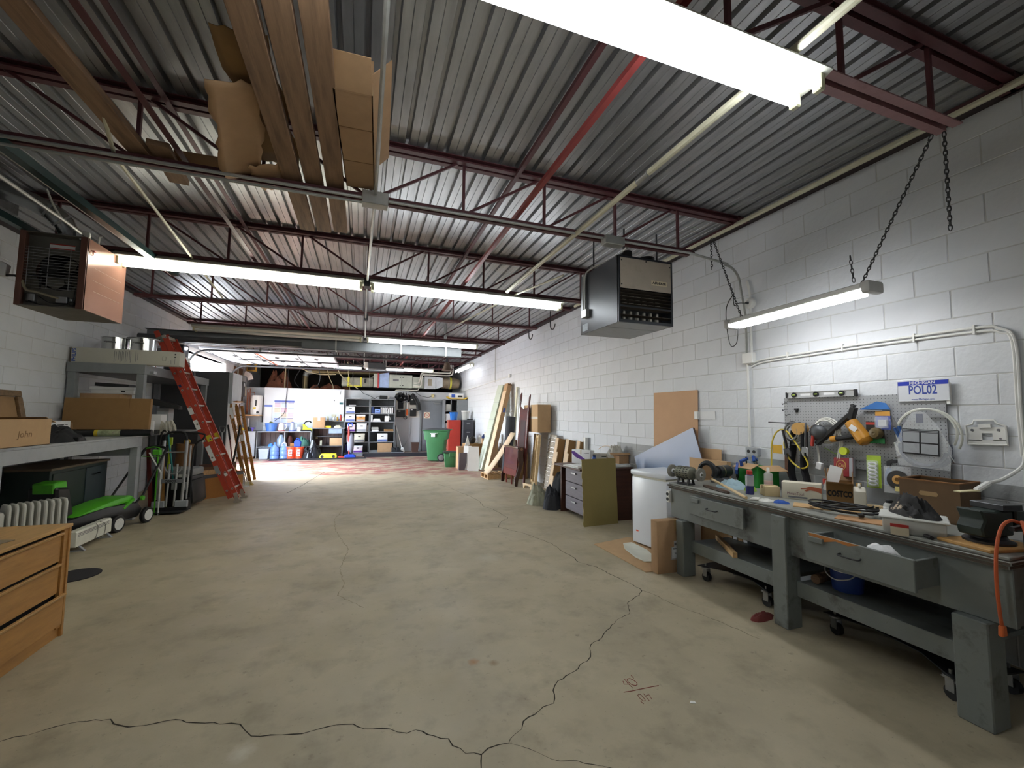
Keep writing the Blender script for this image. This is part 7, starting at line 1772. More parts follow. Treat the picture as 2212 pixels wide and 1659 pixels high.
ob('tray', G().bb((-0.30, -0.20, 0.44), (0.27, 0.20, 0.50)), m_dgrey, t, bev=0.008)
for x in (0.05, 0.20):
    ob('latch', G().bb((x - 0.04, -0.225, 0.30), (x + 0.04, -0.205, 0.42)), m_lgrey, t, bev=0.006)
ob('lid_latch', G().bb((0.10, -0.222, 0.49), (0.24, -0.205, 0.54)), m_whitep, t, bev=0.004)
for x in (-0.2, 0.24):
    wh = ob('wheel', G().cyl((x - 0.03, -0.22, 0.12), (x + 0.03, -0.22, 0.12), 0.12, n=24), m_black, t, bev=0.01)
t = T('board_carton', 'long brown carton open at the top, full of boards, behind the red ladder', 'carton', (-2.47, 9.14, 0), (0, 0, rad(45)))
ob('carton', G().bb((-0.42, -0.10, 0), (0.42, -0.09, 0.42)).bb((-0.42, 0.09, 0), (0.42, 0.10, 0.44)).bb((-0.42, -0.09, 0), (-0.41, 0.09, 0.42)).bb((0.41, -0.09, 0), (0.42, 0.09, 0.42)).bb((-0.41, -0.09, 0), (0.41, 0.09, 0.01)), M('orange_brown_card', 'A87236', rough=0.8, var=0.06), t)
ob('dark_band', G().bb((-0.42, -0.1012, 0.36), (0.42, -0.1002, 0.42)), m_dgrey, t)
for k in range(5):
    ob('board', G().bb((-0.38 + 0.04 * k, -0.07 + 0.03 * k, 0.012), (0.30 + 0.02 * k, -0.055 + 0.03 * k, 0.50 + 0.05 * (k % 3))), (m_wood, m_brownst, m_walnut)[k % 3], t)
# mop, trimmer, bag etc. behind the hand truck
t = T('mop', 'white string mop with a teal handle standing head up behind the hand truck', 'mop', (-2.72, 8.12, 0), (rad(2), rad(-8), 0))
ob('handle', G().cyl((0, 0.06, 0.60), (0, 0.06, 1.22), 0.013, n=9).cyl((0, 0.06, 0.0), (0, 0.06, 0.60), 0.013, n=9), M('teal_handle', '2B8A86', rough=0.4), t)
g = G()
r7 = random.Random(4)
for k in range(26):
    a = r7.uniform(0, 2 * pi)
    rr = r7.uniform(0.05, 0.10)
    g.tube(smoothpath([(0, 0.06, 1.20), (rr * 0.7 * cos(a), 0.06 + rr * 0.5 * sin(a), 1.30), (rr * cos(a), 0.06 + rr * 0.7 * sin(a), 1.36 + r7.uniform(-.02, .04)), (rr * 1.3 * cos(a), 0.06 + rr * sin(a), 1.28 + r7.uniform(-.06, .03)), (rr * 1.2 * cos(a + .4), 0.06 + rr * sin(a + .4), 1.19)], 3), 0.008, 5)
o = ob('mop_head', g, M('mop_white', 'C9C6BC', rough=0.95), t)
o['kind'] = 'stuff'
t = T('golf_bag', 'brown bag of brass-headed tools standing by the dark partition', 'bag', (-2.90, 8.74, 0), (rad(-3), rad(3), 0))
ob('bag', G().lathe([(0.11, 0), (0.13, 0.3), (0.12, 0.8), (0.14, 0.98), (0.12, 0.98), (0.10, 0.6), (0, 0.6)], n=16), M('tan_leather', '7A5530', rough=0.6, var=0.2), t)
ob('brass_head', G().ball((0.02, -0.04, 1.02), (0.05, 0.03, 0.05)), M('brass', 'C8A044', rough=0.3, metal=0.8), t)
ob('shaft', G().cyl((0.02, 0.0, 0.6), (0.02, -0.03, 1.0), 0.01, n=7), m_dsteel, t)
for i, (x0, y0, x1, z1, m, lb) in enumerate(((-2.98, 7.98, -3.10, 0.95, m_mahog, 'red-brown wooden post leaning under the rack beside the table leg'), (-2.92, 8.02, -2.98, 1.0, m_dsteel, 'dark metal pole leaning under the rack'), (-2.86, 8.06, -2.96, 0.98, m_oak, 'oak coloured batten leaning under the rack'))):
    tag(ob('leaning_pole', G().bar((x0, y0, 0.0), (x1, y0 + 0.1, z1), 0.05, 0.03), m, None), lb, 'pole')
tag(ob('green_trimmer_bar', G().tube(smoothpath([(-3.02, 7.80, 0.98), (-2.92, 7.78, 1.0), (-2.84, 7.77, 0.97), (-2.86, 7.77, 0.88)], 4), 0.008, 6).bar((-2.86, 7.77, 0.0), (-2.86, 7.77, 0.9), 0.014, 0.014), m_lime, None), 'lime green wire handle standing between the table leg and the hand truck', 'handle')
tag(ob('white_batten', G().bar((-2.95, 7.72, 0.92), (-2.80, 7.74, 0.62), 0.03, 0.012).bar((-2.80, 7.74, 0.0), (-2.80, 7.74, 0.64), 0.012, 0.012), m_whitep, None), 'white slat propped diagonally beside the table leg', 'slat')
tag(ob('black_hose_frame', G().tube(smoothpath([(-2.97, 8.10, 0.0), (-2.97, 8.10, 1.12), (-2.80, 8.10, 1.20), (-2.42, 8.10, 1.18), (-2.40, 8.10, 1.10), (-2.52, 8.10, 0.92), (-2.53, 8.10, 0.0)], 5), 0.015, 8), m_black, None), 'black tubular handle frame standing behind the hand truck', 'frame')
tag(ob('lime_stick', G().bb((-0.03, -0.02, 0), (0.03, 0.02, 0.12)).bb((-0.015, -0.01, -1.0), (0.015, 0.01, 0)), M('neon_lime', 'B9D62F', rough=0.4), None, (-2.88, 8.22, 1.0), bev=0.004), 'lime yellow tool handle standing behind the mower grip', 'handle')

# red fibreglass extension ladder
t = T('extension_ladder', 'tall red fibreglass extension ladder leaning to the left', 'ladder', (-1.99, 8.66, 0), (0, rad(-23.3), rad(0)))
m_fib = M('red_fibreglass', 'B5402C', rough=0.5, var=0.1, scale=5, dark='8E8578', dscale=4, damt=0.55, dlo=0.63, dhi=0.66)
m_rung = M('rung_aluminium', 'B4ADA4', rough=0.4, metal=0.6, var=0.1)
L_ = 3.13
for xo, sec in ((-0.042, 'fly'), (0.042, 'base')):
    for s in (-1, 1):
        yo = s * (0.20 if sec == 'base' else 0.19)
        ob('rail', G().bb((xo - 0.038, yo - 0.004, 0.06 if sec == 'base' else 0.10), (xo + 0.038, yo + 0.004, L_ - (0.0 if sec == 'fly' else 0.12))).bb((xo - 0.038, yo - (0.028 if s > 0 else -0.004), 0.10), (xo - 0.034, yo + (0.004 if s < 0 else -0.004) + (0.024 if s < 0 else 0), L_ - 0.12)).bb((xo + 0.034, yo - (0.028 if s > 0 else -0.004), 0.10), (xo + 0.038, yo + (0.004 if s < 0 else -0.004) + (0.024 if s < 0 else 0), L_ - 0.12)), m_fib, t)
    for k in range(10):
        z = 0.24 + k * 0.3048
        ob('rung', G().tube([(xo, -0.185, z), (xo, 0.185, z)], 0.016, 8), m_rung, t)
        ob('rung_end', G().mat(1).cyl((xo, -0.2055, z), (xo, -0.2045, z), 0.018, n=10).mat(0).prism([(0.012 * cos(a), 0.012 * sin(a)) for a in [pi * k2 / 6 - pi for k2 in range(7)]], 0.002, (xo, -0.2055, z), (pi / 2, 0, 0)), [m_black, m_rung], t)
for s in (-1, 1):
    ob('foot', G().bb((-0.02, s * 0.20 - 0.035, -0.005), (0.10, s * 0.20 + 0.035, 0.03)).bar((0.03, s * 0.20, 0.01), (0.03, s * 0.20, 0.16), 0.06, 0.012), m_rung, t, (0.0, 0, 0), (0, rad(24.3) * 0.35, 0))
ob('end_wrap', G().bb((-0.085, -0.207, 2.93), (0.0, -0.184, 3.02)), M('grey_wrap', '7C786C', rough=0.6), t)
ob('end_bracket', G().bb((0.0, -0.21, 2.98), (0.05, 0.21, 3.03)), m_rung, t)
for i, (x, z, w, h, m) in enumerate(((-0.042, 2.15, 0.022, 0.05, m_navy), (-0.042, 1.70, 0.04, 0.12, m_paper), (-0.042, 1.45, 0.04, 0.17, m_paper), (-0.05, 1.17, 0.03, 0.06, m_paper), (-0.03, 0.92, 0.04, 0.27, m_paper), (0.04, 1.17, 0.045, 0.11, M('sticker_yellow', 'CFC02E', rough=0.5)), (-0.04, 0.63, 0.04, 0.14, M('duct_tape', '8C8F92', rough=0.4)), (0.045, 0.50, 0.03, 0.05, m_paper))):
    ob('sticker', G().bb((x - w, -0.2052, z - h / 2), (x + w * 0.6, -0.2043, z + h / 2)), m, t)
ob('sticker', G().bb((0.01, 0.1942, 1.14), (0.07, 0.1955, 1.25)), M('sticker_yellow', 'CFC02E'), t)

# dark partition with a hung white cabinet
struct('wall_screen', G().bb((XL + 0.002, 10.5, 0), (-2.72, 11.34, 2.385)), M('charcoal_partition', '4A4C4F', rough=0.6, var=0.05), 'charcoal painted partition block standing out from the left wall before the garage door')
ob('end_lining', G().bb((-2.722, 10.515, 0), (-2.712, 11.34, 2.38)), M('pale_lining', 'C8CCD2', rough=0.55), bpy.data.objects['wall_screen'])
tag(ob('wall_cabinet', G().bb((-0.012, 0, 0), (0.05, 0.72, 0.66)), M('pale_grey_cabinet', 'B2B8BE', rough=0.5), None, (-2.70, 10.53, 1.72), bev=0.004), 'shallow pale grey cabinet fixed on the end of the charcoal partition', 'cabinet')
# step ladder and long tools
t = T('step_ladder', 'folded wooden stepladder leaning on the end of the charcoal partition', 'ladder', (-2.30, 10.86, 0), (0, rad(-11.5), 0))
m_ylw = M('varnished_ladder_wood', '9A6A2C', rough=0.45, var=0.15, stretch=(8, 8, 1))
for x in (-0.06, 0.05):
    for y in (-0.20, 0.22):
        ob('rail', G().bb((x - 0.03, y - 0.012, 0), (x + 0.03, y + 0.012, 1.78 if x < 0 else 1.70)), m_ylw, t, bev=0.003)
for k in range(5):
    ob('step', G().bb((-0.085, -0.19, 0.28 + k * 0.30), (-0.02, 0.21, 0.30 + k * 0.30)), m_ylw, t, bev=0.002)
    ob('step_rod', G().cyl((0.05, -0.23, 0.24 + k * 0.3), (0.05, 0.25, 0.24 + k * 0.3), 0.006, n=6), m_steel, t)
ob('top_step', G().bb((-0.10, -0.24, 1.78), (0.09, 0.26, 1.80)), m_ylw, t, bev=0.003)
ob('spreader', G().bar((-0.06, -0.22, 1.10), (0.05, -0.22, 1.38), 0.02, 0.004).bar((0.05, -0.22, 1.10), (-0.06, -0.22, 1.38), 0.02, 0.004), m_steel, t)
ob('label', G().bb((0.02, -0.214, 0.92), (0.075, -0.212, 1.06)).bb((-0.09, -0.214, 1.44), (-0.03, -0.212, 1.68)), m_paper, t)
def long_tool(name, label, cat, p, q, r, m, head=None):
    t = T(name, label, cat, p)
    d = Vector(q) - Vector(p)
    ob('shaft', G().tube([d * 0.04, d], r, 9), m, t)
    return t, d
t, d = long_tool('broom', 'long wooden broom handle with a tan head leaning on the partition end', 'broom', (-2.22, 10.36, 0.0), (-2.68, 10.58, 1.47), 0.013, M('broom_handle', '9B6B3C', rough=0.5))
ob('head', G().prism([(-0.06, 0), (0.12, -0.0), (0.06, 0.07), (-0.02, 0.08)], 0.10, (-0.02, 0.05, 0.002), wb), M('straw', 'B39A5C', rough=0.9, var=0.2), t, bev=0.008)
t, d = long_tool('red_tool', 'red-shafted tool with a black grip leaning on the partition end', 'tool', (-2.44, 10.30, 0.0), (-2.69, 10.52, 1.26), 0.012, M('dark_red_shaft', '7E2A2A', rough=0.4))
ob('grip', G().tube([d * 0.76, d], 0.018, 9), m_black, t)
t, d = long_tool('black_pole', 'black padded pole crossing in front of the stepladder', 'pole', (-2.56, 10.30, 0.0), (-2.44, 10.42, 1.26), 0.014, m_black)
ob('grip', G().tube([d * 0.35, d], 0.02, 9), m_black, t)
t, d = long_tool('shovel', 'shovel with a pale D-shaped handle behind the red ladder', 'shovel', (-2.62, 10.16, 0.0), (-2.76, 10.40, 1.10), 0.014, m_lgrey)
ob('d_handle', G().tube([d + Vector((-0.05, 0, 0.12)), d + Vector((0.05, 0, 0.12)), d + Vector((0.03, 0, 0.02)), d, d + Vector((-0.03, 0, 0.02))], 0.010, 7, closed=True), m_lgrey, t)
ob('blade', G().prism([(-0.10, 0), (0.10, 0), (0.10, 0.26), (0.03, 0.30), (-0.03, 0.30), (-0.10, 0.26)], 0.006, (0, 0, 0.0), wb), m_dsteel, t)
tag(ob('clear_bag', hump(14, 12, 0.34, 0.30, 0.30, 91, 0.5), m_clear, None, (-2.33, 10.22, 0)), 'crumpled clear plastic bag on the floor by the stepladder', 'bag')
# ================================================================== raised garage door
dg = tag(ob('door_2', G().bb((-3.72, 11.82, 3.075), (-0.78, 14.98, 3.085)), M('door_skin', 'D9DBDF', rough=0.5), smooth=0), 'white sectional garage door raised flat under the roof', None, None, 'structure')
m_gd = M('door_white', 'E3E6EC', rough=0.45, var=0.02)
for k in range(6):
    x0 = -3.72 + k * 0.49
    ob('section', G().bb((x0 + 0.004, 11.82, 3.03), (x0 + 0.486, 14.98, 3.074)), m_gd, dg, bev=0.012)
    if k:
        for y in (11.95, 12.9, 13.85, 14.85):
            ob('hinge', G().bb((x0 - 0.05, y - 0.03, 3.008), (x0 + 0.05, y + 0.03, 3.03)).cyl((x0, y - 0.05, 3.006), (x0, y + 0.05, 3.006), 0.009, n=7), m_dsteel, dg)
for k in (0, 1, 2, 4):
    x0 = -3.72 + k * 0.49 + 0.12
    ob('truss_rod', G().tube(smoothpath([(x0, 11.9, 3.02), (x0, 12.7, 2.985), (x0, 13.4, 2.975), (x0, 14.1, 2.985), (x0, 14.9, 3.02)], 4), 0.010, 6), m_black, dg)
ob('copper_strip', G().bb((-2.62, 11.85, 3.018), (-2.57, 14.95, 3.029)), M('copper_strip', 'B0613F', rough=0.4), dg)
m_trk = M('track_steel', '5D6064', rough=0.45, metal=0.5)
for i, y in enumerate((11.66, 15.12)):
    t = T('door_track', ('curved steel track of the raised door on the near side', 'curved steel track of the raised door on the far side')[i], 'track', (0, y, 0), group='garage door tracks')
    ob('rail', G().tube([(-3.86, 0, 0.1), (-3.86, 0, 2.5)] + arc((-3.46, 0, 2.58), 0.40, pi, pi / 2, 8) + [(1.3, 0, 3.0)], 0.028, 6), m_trk, t)
    for x in (-2.4, -0.9, 0.7):
        ob('hanger', G().bb((x - 0.02, -0.012, 2.98), (x + 0.02, 0.012, 3.62)), m_galv, t)
    ob('header_bar', G().bb((-3.90, -0.03, 3.10), (1.3, 0.03, 3.14)), m_dgrey, t)
t = T('door_opener', 'dark grey garage door opener with a white side box hung under the roof', 'opener', (0.35, 13.3, 2.95))
ob('motor_box', G().bb((-0.25, -0.16, -0.09), (0.25, 0.16, 0.10)), M('opener_grey', '53565A', rough=0.5), t, bev=0.015)
ob('side_box', G().bb((-0.36, -0.14, -0.06), (-0.25, 0.14, 0.11)), m_whitep, t, bev=0.008)
ob('boom', G().bb((-3.6, -0.015, 0.02), (-0.36, 0.015, 0.05)), m_dsteel, t)
ob('hanger', G().bar((-0.2, 0, 0.10), (-0.2, 0, 0.66), 0.03, 0.006).bar((0.2, 0, 0.10), (0.2, 0, 0.66), 0.03, 0.006), m_galv, t)
t = T('shelf_opener', 'dark motor unit with a lit lamp on the wall above the top shelf', 'motor', (-3.60, 10.30, 2.75))
ob('housing', G().bb((-0.16, -0.14, -0.16), (0.16, 0.14, 0.14)), m_dgrey, t, bev=0.02)
ob('lamp', G().ball((0.18, -0.08, 0.06), 0.03, 10, 6), M('lit_lamp', 'EAF0FF', emit=12.0), t)
ob('bracket', G().bb((-0.34, -0.05, -0.05), (-0.16, 0.05, 0.05)), m_steel, t)
tag(ob('trim_4', G().bb((XL - 0.16, DOOR_Y1, 0), (XL + 0.05, DOOR_Y1 + 0.12, DOOR_Z)).bb((XL - 0.16, DOOR_Y0 - 0.02, DOOR_Z), (XL + 0.03, DOOR_Y1 + 0.12, DOOR_Z + 0.10)), m_whitep, smooth=0), 'white jamb and head trim of the open garage doorway', None, None, 'structure')

# ================================================================== far left corner
t = T('backing_board', 'brown plywood backing board with electric boxes on the left wall in the far corner', 'board', (-3.925, 16.2, 1.45))
ob('board', G().bb((0, -0.55, 0), (0.03, 0.55, 1.55)), m_brownst, t)
for i, (y, z, h, w, d, m) in enumerate(((-0.35, 0.55, 0.45, 0.26, 0.12, m_lgrey), (0.05, 0.60, 0.5, 0.24, 0.14, m_dgrey), (0.35, -0.35, 0.75, 0.3, 0.10, m_lgrey), (0.30, 0.65, 0.34, 0.2, 0.12, m_cream))):
    ob('electric_box', G().bb((0.03, y - w / 2, z), (0.03 + d, y + w / 2, z + h)), m, t, bev=0.006)
ob('breaker', G().bb((0.17, 0.0, 0.95), (0.175, 0.10, 1.05)), m_paper, t)
ob('pipe', G().tube([(0.06, -0.35, 1.0), (0.06, -0.35, 1.9)], 0.02, 8).tube([(0.06, 0.3, 1.0), (0.06, 0.3, 2.1)], 0.018, 8).tube(smoothpath([(0.06, -0.5, 1.4), (0.08, -0.6, 1.7), (0.05, -0.9, 1.75)], 4), 0.01, 6), m_galv, t)
t = T('yellow_sign', 'old yellow and brown sign in the dark roof space in the far left corner', 'sign', (-3.74, 17.05, 2.98))
ob('panel', G().bb((-0.16, -0.02, 0), (0.16, 0.01, 0.30)), M('mustard_paint', 'C09A3A', rough=0.6), t)
ob('brown_shape', G().prism([(-0.12, 0.05), (0.10, 0.05), (0.11, 0.2), (0.02, 0.25), (-0.08, 0.22), (-0.14, 0.14)], 0.004, (0, -0.022, 0), wb), M('dark_brown_paint', '53402C', rough=0.7), t)
tag(ob('hung_papers', G().box((0, 0, 0), (0.20, 0.02, 0.16), (0.1, 0.5, 0)).box((0.08, 0.02, -0.10), (0.16, 0.02, 0.18), (0, -0.3, 0.2)), m_paper, None, (-3.80, 16.75, 2.85)), 'crumpled white papers hanging in the far left corner below the yellow sign', 'paper')
t = T('heater_shelf', 'narrow wooden shelf carrying the water heater in the far left corner', 'shelf', (-3.60, 16.70, 1.42))
ob('board', G().bb((-0.33, -0.30, 0), (0.31, 0.29, 0.04)), m_oak, t)
ob('post', G().bb((-0.33, 0.0, -0.22), (-0.30, 0.29, 0)).bb((0.28, 0.0, -0.22), (0.31, 0.29, 0)), m_dgrey, t)
t = T('water_heater', 'small white water heater with copper pipes on the narrow corner shelf', 'water heater', (-3.46, 16.68, 1.461))
ob('tank', G().lathe([(0.17, 0), (0.175, 0.02), (0.175, 0.62), (0.16, 0.66), (0, 0.67)], n=24), m_whitep, t)
ob('copper_pipe', G().tube([(-0.28, -0.05, 0.02), (-0.28, -0.05, 0.85), (-0.20, -0.05, 0.9), (-0.20, -0.05, 0.1)], 0.014, 8).tube([(-0.24, -0.1, 0.02), (-0.24, -0.1, 0.75), (-0.05, -0.1, 0.75), (-0.05, -0.1, 0.66)], 0.012, 8), M('copper', '9A5A3C', rough=0.4, metal=0.7), t)
ob('valve', G().cyl((0.02, -0.20, 0.3), (0.02, -0.20, 0.5), 0.02, n=8).cyl((0.08, -0.2, 0.08), (0.08, -0.17, 0.08), 0.04, n=10), m_black, t)
ob('label', G().bb((-0.06, -0.178, 0.18), (0.02, -0.172, 0.26)), m_yellow, t)
t = T('corner_counter', 'grey corner counter in the far left corner under the water heater', 'counter', (-3.62, 16.42, 0))
ob('cabinet', G().bb((-0.30, -0.30, 0.08), (0.28, 0.55, 0.88)), m_lgrey, t)
ob('top', G().bb((-0.31, -0.33, 0.88), (0.30, 0.56, 0.915)), m_grey, t)
ob('plinth', G().bb((-0.28, -0.27, 0), (0.26, 0.55, 0.08)), m_brownst, t)
ob('door', G().bb((0.0, -0.31, 0.12), (0.26, -0.30, 0.84)), m_lgrey, t)
tag(ob('lime_cloth', hump(10, 8, 0.20, 0.16, 0.13, 95), m_yellow, None, (-3.80, 16.32, 0.916)), 'small yellow cloth heap on the far left corner counter', 'cloth')
t = T('plunger', 'black plunger with a white stick on the far left corner counter', 'plunger', (-3.62, 16.40, 0.916))
ob('cup', G().lathe([(0.10, 0), (0.08, 0.08), (0.03, 0.13), (0.0, 0.13)], n=16), m_black, t)
ob('stick', G().cyl((0, 0, 0.12), (0, 0, 0.42), 0.012, n=8), m_whitep, t)
tag(ob('purple_funnel', G().lathe([(0.02, 0), (0.03, 0.06), (0.08, 0.12), (0.075, 0.12), (0, 0.05)], n=14), M('violet_plastic', '6A5AB8', rough=0.4), None, (-3.44, 16.22, 0.916)), 'small purple funnel on the edge of the far left corner counter', 'funnel')

# ================================================================== back counters
def plank_back(par, x0, x1, z0, z1, y, n):
    for k in range(n):
        a = x0 + (x1 - x0) * k / n
        ob('plank', G().bb((a + 0.003, y, z0), (a + (x1 - x0) / n - 0.003, y + 0.012, z1)), M('brown_plank', '6A5A58', rough=0.7, var=0.15, stretch=(6, 1, 1)), par, bev=0.002)
    ob('backing', G().bb((x0, y + 0.012, z0), (x1, y + 0.02, z1)), m_black, par)
t = T('back_counter', 'grey open-fronted counter with brown plank back, left of the higher one', 'counter', (-2.48, 16.42, 0))
ob('top', G().bb((-0.83, -0.22, 0.875), (0.82, 0.38, 0.905)), m_lgrey, t, bev=0.004)
ob('shelf', G().bb((-0.82, -0.18, 0.365), (0.82, 0.34, 0.39)), m_lgrey, t)
for x in (-0.83, 0.0, 0.81):
    ob('divider', G().bb((x - 0.012, -0.18, 0.0 if x < 0 or x > 0.5 else 0.39), (x + 0.012, 0.34, 0.875)), m_lgrey, t)
plank_back(t, -0.81, 0.80, 0.02, 0.87, 0.34, 11)
t2 = T('back_counter', 'higher grey counter with two shelves and a blue drawer beside the tall shelving', 'counter', (-1.12, 16.42, 0))
ob('top', G().bb((-0.55, -0.24, 0.995), (0.56, 0.38, 1.025)), m_lgrey, t2, bev=0.004)
ob('shelf', G().bb((-0.50, -0.20, 0.37), (0.46, 0.34, 0.395)).bb((-0.50, 0.0, 0.70), (0.46, 0.34, 0.72)), m_dgrey, t2)
ob('side', G().bb((-0.515, -0.2, 0), (-0.50, 0.34, 0.995)).bb((0.46, -0.2, 0), (0.50, 0.34, 0.995)), m_dgrey, t2)
ob('drawer', G().bb((0.02, -0.22, 0.83), (0.44, 0.1, 0.985)), M('blue_grey_drawer', '8EA0B4', rough=0.5), t2)
plank_back(t2, -0.50, 0.46, 0.02, 0.98, 0.34, 7)
ob('riser', G().bb((-0.20, 0.12, 1.24), (0.54, 0.38, 1.265)).bb((0.50, 0.12, 1.025), (0.53, 0.38, 1.24)).bb((-0.2, 0.36, 1.025), (0.5, 0.38, 1.24)), m_grey, t2)
# floor in front of the counters
t = T('grey_wastebasket', 'square grey waste basket on the floor at the left end of the back counter', 'basket', (-3.02, 16.02, 0))
ob('basket', G().prism([(-0.13, 0), (0.13, 0), (0.16, 0.35), (-0.16, 0.35)], 0.28, (0, 0.14, 0), wb), M('putty_plastic', '9DA3AA', rough=0.5), t, bev=0.02)
ob('rim', G().bb((-0.165, -0.15, 0.335), (0.165, 0.15, 0.355)), M('putty_plastic', '9DA3AA'), t, bev=0.006)
def water_jug(label, x, y, cap):
    t = T('water_jug', label, 'jug', (x, y, 0), (0, 0, 0), 'blue water jugs on the floor')
    ob('bottle', G().lathe([(0.12, 0), (0.135, 0.02), (0.135, 0.10), (0.125, 0.12), (0.135, 0.14), (0.135, 0.24), (0.125, 0.26), (0.135, 0.28), (0.13, 0.36), (0.05, 0.46), (0.035, 0.48), (0.035, 0.52)], n=22), m_waterp, t)
    ob('cap', G().lathe([(0.04, 0.51), (0.04, 0.55), (0, 0.55)], n=14), cap, t)
    return t
t = water_jug('blue water jug with a crumpled blue bag on its neck, nearest the waste basket', -2.71, 15.95, m_bluep)
ob('neck_bag', hump(8, 8, 0.16, 0.12, 0.12, 97), m_bluep, t, (-0.12, -0.02, 0.42))
t = water_jug('blue water jug with a white handle, beside the orange buckets', -2.43, 15.98, m_whitep)
ob('handle', G().tube(smoothpath([(-0.06, -0.05, 0.42), (-0.05, -0.08, 0.52), (0.05, -0.08, 0.52), (0.06, -0.05, 0.42)], 4), 0.012, 7), m_whitep, t)
for i, x in enumerate((-2.21, -1.97)):
    t = T('orange_bucket', ('bright orange bucket with white lettering beside the water jugs', 'bright orange bucket with white lettering and a blue jug on its lid')[i], 'bucket', (x, 15.93 + 0.02 * i, 0), (0, 0, 0), 'orange buckets on the floor')
    ob('bucket', G().lathe([(0.115, 0), (0.145, 0.36), (0.155, 0.365), (0.155, 0.395), (0, 0.395)], n=22), m_orange, t)
    for k, (s, z) in enumerate((("LET'S", 0.28), ('DO', 0.20), ('THIS', 0.12))):
        txt('lettering', s, 0.075 if k != 1 else 0.10, m_whitec, t, (-0.015, -0.147 + 0.002 * k, z), (rad(85), 0, 0), w=0.12, bold=0.003, ext=0.012)
    ob('handle', G().tube(smoothpath([(-0.13, -0.08, 0.33), (0.0, -0.165, 0.22), (0.14, -0.05, 0.34)], 5), 0.004, 5), m_steel, t)
t = T('blue_jug', 'dark blue plastic jug standing on an orange bucket lid', 'jug', (-2.03, 15.95, 0.396))
ob('body', G().prism([(-0.10, 0), (0.10, 0), (0.11, 0.16), (0.04, 0.24), (-0.06, 0.24), (-0.11, 0.17)], 0.14, (0, 0.07, 0), wb), M('royal_blue', '2448B8', rough=0.4), t, bev=0.02)
ob('handle', G().tube(smoothpath([(-0.06, -0.0, 0.23), (-0.02, -0.03, 0.29), (0.05, -0.02, 0.26), (0.05, 0.0, 0.22)], 4), 0.014, 7), M('royal_blue', '2448B8'), t)
tag(ob('black_rubbish_bag', hump(20, 16, 0.62, 0.42, 0.40, 101, 0.8), M('black_film', '17181C', rough=0.25, var=0.3), None, (-1.58, 15.95, 0)), 'shiny black rubbish bag slumped on the floor in front of the higher counter', 'bag')
t = T('yellow_caddy', 'long low yellow plastic caddy with round black openings on the floor', 'caddy', (-1.06, 15.90, 0))
ob('body', G().prism([(-0.27, 0), (0.27, 0), (0.28, 0.05), (0.25, 0.16), (-0.22, 0.16), (-0.28, 0.06)], 0.26, (0, 0.13, 0), wb), M('caddy_yellow', 'E2DA3C', rough=0.4), t, bev=0.03, seg=2)
for x in (-0.19, 0.17):
    ob('opening', G().lathe([(0.045, 0), (0.045, 0.012), (0.03, 0.012), (0, 0.004)], (x, -0.128, 0.07), 16, (pi / 2, 0, 0)), m_black, t)
tag(ob('red_dustpan', G().prism([(-0.13, 0), (0.12, 0), (0.12, 0.03), (-0.10, 0.07), (-0.13, 0.06)], 0.22, (0, 0.11, 0), wb), m_red, None, (-0.62, 15.92, 0), bev=0.012), 'flat red floor tool lying left of the upright vacuum', 'dustpan')
t = T('upright_vacuum', 'upright vacuum cleaner with a blue head and red handle in front of the tall shelving', 'vacuum', (-0.36, 15.92, 0))
ob('head', G().prism([(-0.19, 0.01), (0.19, 0.01), (0.19, 0.07), (0.10, 0.12), (-0.10, 0.12), (-0.19, 0.08)], 0.30, (0, 0.15, 0), wb), M('royal_blue', '2448B8'), t, bev=0.02)
ob('bag', G().lathe([(0.04, 0.14), (0.10, 0.25), (0.12, 0.5), (0.09, 0.75), (0.03, 0.85), (0, 0.85)], (0.0, 0.06, 0), 18), M('grey_bag_cloth', '8E909C', rough=0.7, var=0.15), t)
ob('red_tube', G().tube([(-0.04, 0.0, 0.1), (-0.07, 0.0, 0.75), (-0.08, 0.0, 1.08)], [0.02, 0.035, 0.025], 10), m_red, t)
ob('handle', G().tube(smoothpath([(-0.08, 0, 1.08), (-0.10, 0, 1.18), (0.02, 0, 1.20), (0.04, 0, 1.10)], 4), 0.018, 8), M('royal_blue', '2448B8'), t)
for i, (y0, y1, x0, x1, m, lb) in enumerate(((14.85, 15.55, -2.78, 0.15, m_mat, 'long black ramp strip on the floor in front of the back counters'), (15.85, 16.2, 0.10, 2.45, m_mat, 'black rubber edge strip in front of the raised step'))):
    tag(ob('ramp_strip', G().prism([(0, 0), (0.20, 0), (0.20, 0.035), (0.16, 0.035)], x1 - x0, (x0, y0, 0.0005), Matrix(((0, 0, 1), (1, 0, 0), (0, 1, 0)))), m, None, (0, 0.55 if i == 0 else 0, 0)), lb, 'ramp')
